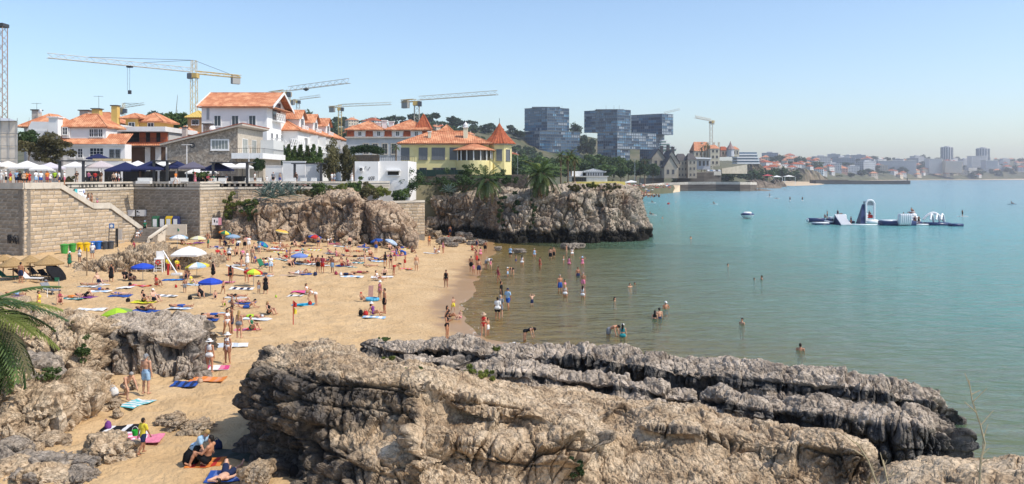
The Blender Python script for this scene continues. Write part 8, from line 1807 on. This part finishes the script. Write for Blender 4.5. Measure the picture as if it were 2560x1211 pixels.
crowd("""278 705 S f 10 dr:k dL;335 622 T f 40 su:m dL;52 709 S m 170 tr:n d k=1;62 699 T m 60 tr:o d;120 732 L m 75 tr:e gCe n=1;222 716 U f 90 bi:t b;247 711 L m 70 tr:n d;313 701 T m 40 ts:kk d;327 703 T f 60 su:k dL;392 716 T f 60 bi:r dL;467 698 T m 10 tr:n d k=2;533 696 S f 160 dr:k d k=3;577 711 S f 150 bi:k dL;617 708 S f 20 bi:e b;462 733 S c 20 tr:e d;421 676 C m 30 ts:yr d z=0;443 676 C f 40 ts:yr dL;470 664 S m 0 ts:kn d;558 737 W c 60 bo:k d;538 748 T c 20 tr:n b;500 745 T f 40 dr:k dL;176 747 U m 85 tr:o d;212 743 K m 80 tr:k b;250 728 P f -95 bo:b b k=1;360 757 T f 75 su:k dL;385 756 T m 70 tr:n gCw;365 778 K f 80 su:k b;97 790 S f 100 bi:y b k=1;513 799 P m -80 bo:t d;532 792 P m 95 tr:b d;578 776 N f 60 bi:w dL k=2;620 772 R m -85 tr:b d;560 768 T c 30 tr:l b;673 788 T f 70 su:k lL;630 796 P m -95 tr:l gCw;664 736 S f 15 dr:k d k=0;647 735 S c 170 tr:w d;768 738 T f 60 bi:w bL;788 764 B f -60 bi:w lL k=0;904 753 T c 50 bo:e lHr;950 752 S f -40 bi:p lHw;961 784 S m -60 tr:k d k=1;935 790 L f 75 su:v dLHw;
725 668 T m 50 tr:k d;757 660 K f 80 bi:k d;795 683 S m 160 tr:k d k=1;806 683 S m 170 ts:mr d k=1;831 684 S m -30 tr:c d k=2;855 668 T m 60 tr:r d;872 667 L f 75 bi:m bL;892 656 K f 80 bi:k d;741 687 K m 85 tr:w d;758 685 K f 80 bi:w b;868 689 P m -95 tr:n d;925 668 U f 85 bi:t b;961 692 L m -160 tr:k b k=3;986 690 B f 120 bo:r dL;945 702 L f 75 bi:w d;977 672 S f 20 bi:k dL;963 668 S f 200 su:k dL""",sandp,NB)
crowd("""737 617 T f 30 bi:k b;762 613 T m -40 tr:n d;796 622 S f 170 bo:n b;821 617 B f 100 bi:w l;874 624 S m 200 tr:k d;860 606 S m 30 ts:we d;940 633 S m 170 tr:b d k=2;975 628 T m 40 tr:n d;986 640 R f -80 bo:r bL;1030 634 T f 60 su:k d;1012 651 B m -100 ts:bb g;1041 678 S m 20 tr:t g;1088 634 T f 80 bi:w b;1097 635 T m -60 tr:w d;1108 634 S f -60 su:p bL;1073 616 S f 30 bi:o b;1059 594 S m 170 tr:o d;1047 600 S m 160 ts:wc d;1122 606 T f 40 bi:r dHr;1152 604 T m 30 tr:r d;1158 606 T f -30 bi:p b;1181 628 T f 40 bi:r b;1192 628 S f -20 su:n b;1213 634 S m 170 tr:k d;1178 681 S m 160 tr:k d k=1;1190 657 S f 30 bi:m d;1192 664 S m 60 tr:r b;1197 691 S m 190 tr:n d k=1;1184 688 S c 20 su:p b;1216 674 B m 60 ts:we gCe;1226 675 W c 30 su:p bHb;1115 720 S f -20 su:k d;1201 652 S f 200 bi:p b;
712 620 K f 90 bi:t b;755 618 U m 85 tr:k d;787 625 U f 90 bi:t l;745 630 P m -90 tr:r d;718 641 T f 60 su:b d;706 650 R f 80 bi:t dL;724 640 T m -30 tr:e d;855 642 U m 90 tr:n d;866 633 L m 75 tr:r d;842 642 T f 100 su:p d;912 645 U f 85 bi:k b;925 642 T m 40 tr:o d;946 653 P f -85 bi:k dL;938 650 R m 80 tr:b d;860 665 L f 70 bi:t lHt;898 632 U f 95 bi:r b;890 640 P m -85 tr:k d;1000 640 L f 80 bi:y b;1004 622 U m 90 tr:b d;820 655 K m 80 tr:n d;800 650 U f 85 bi:m b;780 656 T f 30 bi:k b;1160 584 S m 20 tr:e d k=4;
618 666 S f 30 dr:w dL;631 658 S m 160 tr:t b k=0;677 681 S f 30 ts:wc dL;664 668 L m 100 tr:b d n=1;600 663 K f 80 bi:k d;573 652 S f 170 ts:wk dL;594 628 B m 180 ts:wn g;612 628 S m 170 tr:k b;622 624 S f 30 ts:ww dL;648 636 S f 165 bi:c dL;675 628 U f 90 bi:t d;607 642 T f 40 ts:pw d;562 641 T f 60 su:r d;545 642 T m 50 ts:rn d;520 621 S m 90 tr:g d k=2;476 612 P f 90 bi:m d k=2;551 613 B f 80 su:k d;562 616 T f 40 dr:n d;644 600 T f 60 bi:w b;555 650 L f 70 bi:r b;590 640 T m 30 tr:k d;580 606 T f 50 su:k b;597 600 C m 20 ts:we gCt;610 596 S m 30 ts:rk d;690 612 U f 90 bi:o b;705 600 L m 70 tr:n d;720 602 L f 80 bi:k d;770 604 T m 60 tr:r b;838 610 U f 90 bi:q b;908 618 K m 80 tr:b d;917 608 T f 30 bi:w l;955 616 T f 60 bi:k d;1012 612 S f 30 bi:b bL;1035 606 T m 40 tr:k d;1125 590 S m 10 tr:n d k=2;
174 668 S f 0 dr:g dHw;199 656 S f 160 ts:we bL;231 648 S m 20 ts:we gCw;640 628 L m 80 tr:e d n=1;697 630 K f 80 bi:p b;660 690 U m 92 tr:n b;540 620 U m 85 tr:b d;500 606 L f 70 bi:r d;520 600 T m 40 tr:e g;455 612 T f 60 bi:k b;590 745 U f 85 bi:k b;610 760 K f 80 bi:p d;450 770 U m 88 tr:b d;480 712 L f 70 bi:y b;150 760 T f 30 bi:m b;40 740 K m 85 tr:c d;300 740 U f 90 bi:b l""",sandp,NB)
r_=random.Random(12);RX=[]
for i in range(26):
 ps=r_.choice('UKPLTTTRS');w_=r_.choice('mff');RX.append("%d %d %s %s %d %s:%s %s"%(r_.uniform(515,1000),598+100*r_.random()**1.3,ps,w_,r_.choice([85,90,95,-88,60,30]),'tr' if w_=='m' else r_.choice(['bi','bi','su']),r_.choice('knbrtwpqm'),r_.choice(['d','b','bL','dL','l'])))
crowd(';'.join(RX),sandp,NB)
crowd("""1246 705 W f -70 su:m b w=.12;1269 690 S c 60 tr:c lHw w=.2;1280 688 B f -30 su:k l w=.2;1276 642 S f 150 ts:ck l w=.25;1305 663 S f 170 bi:w dL w=.45;1336 642 A f 10 su:c g w=.5;1376 645 S m 160 tr:k d w=.45;1384 642 S m -20 tr:k d w=.45;1409 658 S c 80 bo:w d w=.2;1416 638 S m 90 tr:t d w=.4;1423 661 S f 150 su:p d w=.75;1430 640 S f 200 bi:w dL w=.5;1456 662 D f 10 su:p gHc w=.7;1400 728 S m 20 tr:b g w=.3 k=1;1412 731 S f 60 bi:p d w=.5;1413 741 S f 165 bi:w lL w=.55;1457 743 S f 150 bi:w dL w=.6 k=0;1458 709 S m -20 tr:p g w=.7;1330 762 D c 40 tr:n d w=.25;1253 752 S m 80 ts:kk d w=.2;1270 770 W m -40 ts:cb dCn w=.18;1244 796 S f 170 ts:wk d w=.08;1251 792 S m 165 ts:ee gCt w=.08;1209 841 H f 0 bi:r lHt w=.05 k=0;1220 837 S c 60 tr:w d w=.05;1314 849 B f 70 su:k dCk w=.3 k=0;1523 836 B m 60 tr:e d w=.6 d=S;1557 843 S f 165 bi:q dLCw w=.75;1637 798 S f 170 bi:k dL w=.95;1648 796 S m -170 tr:n d w=.95;1664 771 A m 20 tr:b gCw w=1.15;1290 655 S c 100 tr:b d w=.3;1350 668 S f -60 bi:r b w=.55;1445 690 S m 20 tr:n d w=.8""",wade,"bathers in the water")
crowd("""1118 848 H f 70 bi:k dL;1125 797 L f 80 bi:k dL n=1;1133 782 W c 30 tr:y b;1150 799 T c -40 bo:p l""",sandp,NB)
crowd("""1537 752 S f 60 - dL w=1.38;1575 718 S m 20 - d w=1.35;1587 712 S f 30 - d w=1.4;1727 597 S m 40 - d w=1.42;1820 666 S f 60 - d w=1.38;1886 699 S f 100 - b w=1.42;1904 699 S m -90 - d w=1.4;1855 810 S m -60 - d w=1.35;2001 876 S m 150 - d w=1.32;1656 546 S m 20 - d w=1.4;2275 470 S f 0 - d w=1.3;1690 506 S m 0 - b w=1.3""",wade,"swimmers out in the bay")
r_=random.Random(21);TT=[]
for px,wd in[(3,'ww'),(15,'wk'),(26,'my'),(42,'cn'),(50,'kk'),(59,'tk'),(66,'ok'),(73,'rr'),(90,'wc'),(102,'wb'),(118,'om'),(124,'we'),(148,'wn'),(161,'wp'),(192,'dt'),(252,'dt')]:TT.append("%g %g %s %s %d ts:%s %s"%(px,min(YA+2.2+(px>55)*(px-55)*.07,124)+(px>170)*6,r_.choice('SSAH'),r_.choice('mmf'),r_.randrange(-180,180),wd,r_.choice(['d','b','dL','gCw','d'])))
TT+=["137 102 C m 200 ts:lk gHw z=.5","222 115 C m 160 ts:pn d z=.45","238 115.4 C m -150 ts:rn d z=.45","284 116 S f 20 ts:tk dL","290 116.6 S m 100 ts:wk d","297 116 S f -60 ts:wm dL","439 115 W m 70 ts:ow dCe","488 114.6 W f -60 dr:p bHr","520 118 C m 60 ts:mk d z=.1","533 118.4 C f -30 ts:gk dL z=.1","548 119 C m 90 ts:ke d z=.1","566 119 C f 0 ts:ek d z=.1","637 121 S f 90 ts:wk dL","667 122.6 S c 30 ts:ww d","683 123 S m 10 ts:ek d","700 123 S f -20 ts:tb bL","740 124 S m 0 ts:dk d","830 127 S f 60 ts:we d","836 127.4 S m -60 ts:wc d","880 127 S f 30 dr:w bHw","505 119 C m 120 ts:kk d z=.1"]
LM2=LM;LM=[(20,110,"the white market parasols"),(137,102,"the stair head"),(222,115,"the pergola post"),(300,117,"the first navy parasol"),(445,116,"the walkers' white benches"),(540,119,"the last navy parasol"),(646,124,"the clipped tree"),(735,125,"the tall white wall"),(850,129,"the tamarisks")]
crowd(';'.join(TT),terr,"people on the terrace")
for(px,s,c,h,fa)in[(231,'m','ts:wk','d',60),(240,'f','bo:w','bL',150),(248,'f','bi:t','dL',-30),(262,'c','ts:ep','d',80)]:
 u=ufor(px);p=Vector(wpt(u,zl))+nW*1.2;person('S',s,p,fa,c,h,describe('S',s,c,h)+' on the stair landing above the bastion',"people on the stairs")
for(px,i,s,c,h)in[(351,2,'m','ts:ek','d'),(362,5,'f','ts:gk','dCc'),(344,1,'f','ts:ww','b')]:
 Yq=p_s[1]+.3*i+1;person('C' if i<5 else 'S',s,(XP(px,Yq),Yq,zz0+.2*(i+1)),10,c,h,describe('C' if i<5 else 'S',s,c,h)+' on the lower steps',"people on the stairs")
LM=LM2
v_,f_,m_=[],[],[];r_=random.Random(8);b=B()
FC=[SKINS[0],SKINS[1],SKINS[2],fabric(CLR['r']),fabric(CLR['w']),fabric(CLR['b']),fabric(CLR['k']),fabric(CLR['o'])]
for i in range(420):
 px=r_.uniform(1560,1672);Y=r_.uniform(455,545);
 if px>1600 and Y<452+(px-1600)*.75:continue
 x=XP(px,Y);z=.3+max(0,Y-470)*.045;h=r_.choice([1.7,1.7,.7,.5]);b.cm=r_.choice([0,1,1,2]);b.box(x-.2,x+.2,Y-.15,Y+.15,z,z+h*.8);b.lathe([(.12,0),(.13,.12),(.02,.24)],5,(x,Y,z+h*.82));b.cm=r_.choice([3,4,5,6,7]);b.box(x-.23,x+.23,Y-.18,Y+.18,z+h*.4,z+h*.6)
 if r_.random()<.2:b.cm=r_.choice([3,4,5,7]);b.box(x-.9,x+.9,Y-.5,Y+.5,z,z+.08)
 if r_.random()<.07:b.cm=r_.choice([3,4,5,7]);b.lathe([(1.1,1.8),(.6,2.15),(.02,2.3)],7,(x+1,Y,z))
for i in range(60):
 Y=r_.uniform(405,452);px=r_.uniform(1598,1650);x=XP(px,Y);b.cm=r_.choice([1,2,2,6]);b.box(x-.2,x+.2,Y-.15,Y+.15,-.3,r_.uniform(.4,1.2))
tag(b.obj("beach_crowd",FC),"dense crowd on the small beach beyond the headland","crowd",kind='stuff')
# ---- inflatables and boards on the bay
IB=flat("navy_vinyl",(.012,.028,.10),.35,spec=.5);IW=flat("white_vinyl",(.72,.73,.74),.35,spec=.5);IG=flat("grey_vinyl",(.35,.36,.38),.4)
YI=176.0
def sx_(px):return XP(px,YI)
def sz_(py):return ZP(py,YI)
def inf(name,label):return empty(name,(0,0,0),0,label,"inflatable","inflatable water park")
def pillow(px0,px1,z0,z1,y0,y1,m,nm,root,skew=0.0,r=.35):
 """rounded inflated block"""
 bm=B();x0,x1=sx_(px0),sx_(px1);vs=[];n=10;h=(z1-z0)/2;zc=(z0+z1)/2;r=min(r,h*.95)
 for xx,k in((x0,.6),(x0+r*.4,1),(x1-r*.4,1),(x1,.6)):
  for i in range(16):
   a=2*math.pi*i/16;cy,cz=math.cos(a),math.sin(a);sq=lambda v:math.copysign(abs(v)**.45,v);vs.append((xx,(y0+y1)/2+sq(cy)*(y1-y0)/2*k+skew*sq(cz),zc+sq(cz)*h*k))
 bm.add(vs,[(16*j+i,16*j+(i+1)%16,16*j+16+(i+1)%16,16*j+16+i)for j in range(3)for i in range(16)]+[tuple(range(15,-1,-1)),tuple(range(48,64))]);return bm.obj(nm,m,root,True)
o=empty("inflatable_rocker",(sx_(1952),F*HC/(547-HZ),.9),0,"round white and blue inflatable rocker floating alone","inflatable");B().lathe([(.02,-.9),(1.0,-.75),(1.55,-.1),(1.6,.05)],20).obj("hull",IW,o,True);B().lathe([(1.6,.05),(1.62,.3),(1.1,.5)],20).obj("side_tube",IB,o,True);B().lathe([(1.1,.5),(.8,.8),(.02,.85)],20).obj("deck",IW,o,True)
o=inf("inflatable_tube","long navy inflatable tube at the left end of the water park");pillow(2037,2083,.2,1.2,YI+4,YI+5.2,IB,"tube",o,r=.6);pillow(2036,2040,.3,1.1,YI+3.9,YI+5.3,IW,"cap",o)
o=inf("inflatable_ramp","flat white inflatable ramp with a navy edge at the left end");pillow(2034,2072,-.1,.25,YI-1,YI+1.5,IB,"base",o);pillow(2036,2070,.25,.5,YI-.9,YI+1.6,IW,"mat",o)
o=inf("inflatable_steps","white inflatable steps beside the ribbed slide");[pillow(2067+5*k,2090,.4*k-.1,.4*k+.4,YI+1,YI+3,IW if k%2 else IB,"step",o)for k in range(4)]
o=inf("inflatable_slide","ribbed white inflatable slide facing the camera");z1=sz_(538)
b=B().add([(sx_(2090),YI-3,0),(sx_(2115),YI-3,0),(sx_(2113),YI+1,z1),(sx_(2091),YI+1,z1),(sx_(2090),YI+1.5,-.1),(sx_(2115),YI+1.5,-.1)],[(0,1,2,3),(0,3,4),(1,5,2),(3,2,5,4)]);b.obj("body",IB,o)
for k in range(7):x=lerp(sx_(2091),sx_(2114),k/6);B().tube((x,YI-3,.05),(lerp(sx_(2092),sx_(2112),k/6),YI+1,z1+.05),.14,n=7).obj("rib",IW,o)
o=inf("inflatable_platform","navy platform with a white block behind the walkway");pillow(2124,2168,-.1,.5,YI+6,YI+9,IB,"base",o);pillow(2141,2151,.5,1.9,YI+7,YI+8,IW,"block",o)
o=inf("inflatable_tower","tall white arched tower with red inside and a navy slide");zt=sz_(502)
for px in(2185,2206):B().tube((sx_(px),YI+4,0),(sx_(px),YI+4,zt-.9),.24,n=8).obj("column",IW,o)
b=B();pp_=[(sx_(2184),YI+4,zt-.9),(sx_(2188),YI+4,zt-.2),(sx_(2195.5),YI+4,zt),(sx_(2203),YI+4,zt-.2),(sx_(2207),YI+4,zt-.9)];b.path(pp_,.24,8);b.obj("arch",IW,o)
B().box(sx_(2186),sx_(2205),YI+4.2,YI+5.6,zt-1.2,zt-.3).obj("roof",IG,o);B().box(sx_(2187),sx_(2204),YI+4.3,YI+5.6,1.2,1.9).obj("red_deck",fabric(CLR['r']),o);pillow(2180,2214,-.1,.9,YI+3,YI+6,IW,"base",o)
B().add([(sx_(2166),YI+3,0),(sx_(2178),YI+3,0),(sx_(2184),YI+4.4,sz_(513)),(sx_(2177),YI+4.4,sz_(513)),(sx_(2166),YI+5.4,0),(sx_(2178),YI+5.4,0)],[(0,1,2,3),(0,3,4),(1,5,2),(3,2,5,4)]).obj("slide",IB,o);[B().tube((sx_(2179),YI+3,.3+.45*k),(sx_(2186),YI+3.4,.3+.45*k),.16,n=6).obj("rung",IW,o)for k in range(5)]
o=inf("inflatable_wall","big white climbing block on a navy raft nearest the camera");pillow(2187,2271,-.2,1.0,YI-4,YI-1,IB,"raft",o,r=.7);pillow(2190,2226,.7,1.2,YI-3.6,YI-1.4,IW,"deck",o)
b=B();xa,xb,zt=sx_(2222),sx_(2251),sz_(529)-.3;nb=[pillow(lerp(2222,2246,k/5),lerp(2222,2246,k/5)+5.4,.1,zt,YI-5.2,YI-3.6,IW,"panel",o,skew=-.2)for k in range(6)]
o=inf("inflatable_walkway","long low white walkway between the slide and the climbing block");pillow(2117,2187,-.06,.2,YI-2.4,YI-1.2,IW,"mat",o)
o=inf("inflatable_walkway","short white walkway leading to the dome");pillow(2271,2306,0,.3,YI-3,YI-2,IW,"mat",o)
o=inf("inflatable_climber","white stepped climbing pyramid with people on top");[pillow(2279+3*k,2314-2.5*k,.55*k-.1,.55*k+.6,YI+1+.4*k,YI+5-.4*k,IW if k else IB,"tier",o)for k in range(5)]
o=inf("inflatable_dome","white arched dome frame on a navy base at the right end");pillow(2305,2358,-.2,.6,YI-3.5,YI,IB,"base",o)
for k,(pa,pc)in enumerate(((2308,2330),(2322,2345),(2334,2357))):b=B();n=9;b.path([(lerp(sx_(pa),sx_(pc),i/n),YI-3+2.4*i/n,.5+1.9*math.sin(math.pi*(i/n*.85+.12)))for i in range(n+1)],.22,7);b.obj("hoop",IW,o)
b=B();b.path([(lerp(sx_(2306),sx_(2357),i/9),YI-.4,.5+2.1*math.sin(math.pi*(i/9*.85+.1)))for i in range(10)],.26,7);b.obj("rear_hoop",IW,o)
o=inf("inflatable_pontoon","small navy pontoon at the far right end of the park");pillow(2340,2369,-.1,.55,YI-6.5,YI-4.5,IB,"tube",o,r=.5)
k_=0
for px,z,dy,pose,fa,lb in[(2083,1.2,4.6,'T',0,"bather sitting on the navy tube's end"),(2077,1.2,2,'S',60,"bather standing on the white steps"),(2100,1.6,1.2,'S',-60,"bather at the top of the ribbed slide"),(2105,1.3,1.4,'B',90,"bather crouching beside the ribbed slide"),(2119,.3,-1.8,'S',20,"bather on the walkway beside the slide"),(2134,.5,7,'R',60,"bather lying on the navy platform"),(2198,1.9,4.8,'T',0,"bather sitting inside the arched tower"),(2253,.9,-2,'B',-80,"bather climbing the side of the white block"),(2272,.3,-2.4,'S',0,"bather at the start of the short walkway"),(2276,.3,-2.2,'S',120,"second bather at the short walkway"),(2270,1.0,2,'S',40,"bather beside the climbing pyramid"),(2297,2.6,3,'T',10,"bather sitting on top of the climbing pyramid"),(2292,2.4,2.6,'K',90,"bather lying on the pyramid's upper tier"),(2283,.3,-2.4,'S',-40,"bather on the short walkway near the dome")]:
 k_+=1;person(pose,'mf'[k_%2],(sx_(px),YI+dy,z),fa,('tr:k','su:n')[k_%2],'d',lb,"bathers on the inflatables",skin=2)
def sup(px,py,pose,rz,label,cols=IW,L=3.2,who='m',paddle=True,cl='tr:k'):
 x,y,z=insea(px,py);b=B();n=12;vs=[]
 for i in range(n+1):
  t_=i/n;w=.4*max(.03,math.sin(math.pi*min(1,t_*.97+.015)))**.5;vs+=[((t_-.5)*L,-w,.1),((t_-.5)*L,0,.14),((t_-.5)*L,w,.1),((t_-.5)*L,0,-.05)]
 b.add(vs,[(4*i+j,4*i+(j+1)%4,4*i+4+(j+1)%4,4*i+4+j)for i in range(n)for j in range(4)]);o=tag(b.obj("paddle_board",cols,None,True),label+" (its board)" if False else label.replace("rider","board"),"board","boards on the bay");place(o,(x,y,0),rz)
 p=person(pose,who,(x,y,.14),math.degrees(rz)+90,cl,'d',label,"riders on the bay",skin=2)
 if paddle:q=B().tube((x-.35,y-.2,1.5),(x-.9,y-.3,-.1),.025,n=5);q.cbox((x-.92,y-.3,0),(.06,.2,.4));tag(q.obj("paddle",GREYM),label.replace("rider","paddle"),"paddle","paddles")
sup(2406,542,'S',.1,"rider of the paddle nearest the water park, standing");sup(1975,503,'S',1.2,"rider standing, left one of the near pair");sup(2006,503,'S',1.0,"rider standing, right one of the near pair");sup(1924,493,'S',.1,"rider standing farthest out near the black rock");sup(1784,511,'T',.0,"rider sitting alone closest to the headland",paddle=False);sup(1941,497,'P',.0,"rider lying flat between the standing ones",paddle=False)
sup(2530,511,'L',.0,"rider of the dark kayak at the right edge",IB,3.6);sup(1630,508,'T',.0,"rider on a long board off the far beach",paddle=False);sup(1627,539,'L',.05,"rider on the pale float beside the headland tip",paddle=False)
x,y,z=insea(1671,511);tag(B().lathe([(.02,-.3),(.5,-.1),(.55,.2),(.3,.55),(.02,.6)],10,(x,y,0)).obj("buoy",fabric(CLR['r']),None,True),"red swim buoy off the far beach","buoy")
# ---- air
hb=B().box(-1400,3700,-90,4400,-6,150)
hm=bpy.data.materials.new("haze");hm.use_nodes=True
t=hm.node_tree;t.nodes.remove(t.nodes["Principled BSDF"])
pv=t.nodes.new("ShaderNodeVolumePrincipled")
pv.inputs["Color"].default_value=(0.90,0.92,1.0,1)
pv.inputs["Density"].default_value=0.00014
pv.inputs["Anisotropy"].default_value=0.25
t.links.new(pv.outputs[0],t.nodes["Material Output"].inputs["Volume"])
tag(hb.obj("haze",hm),kind='stuff')
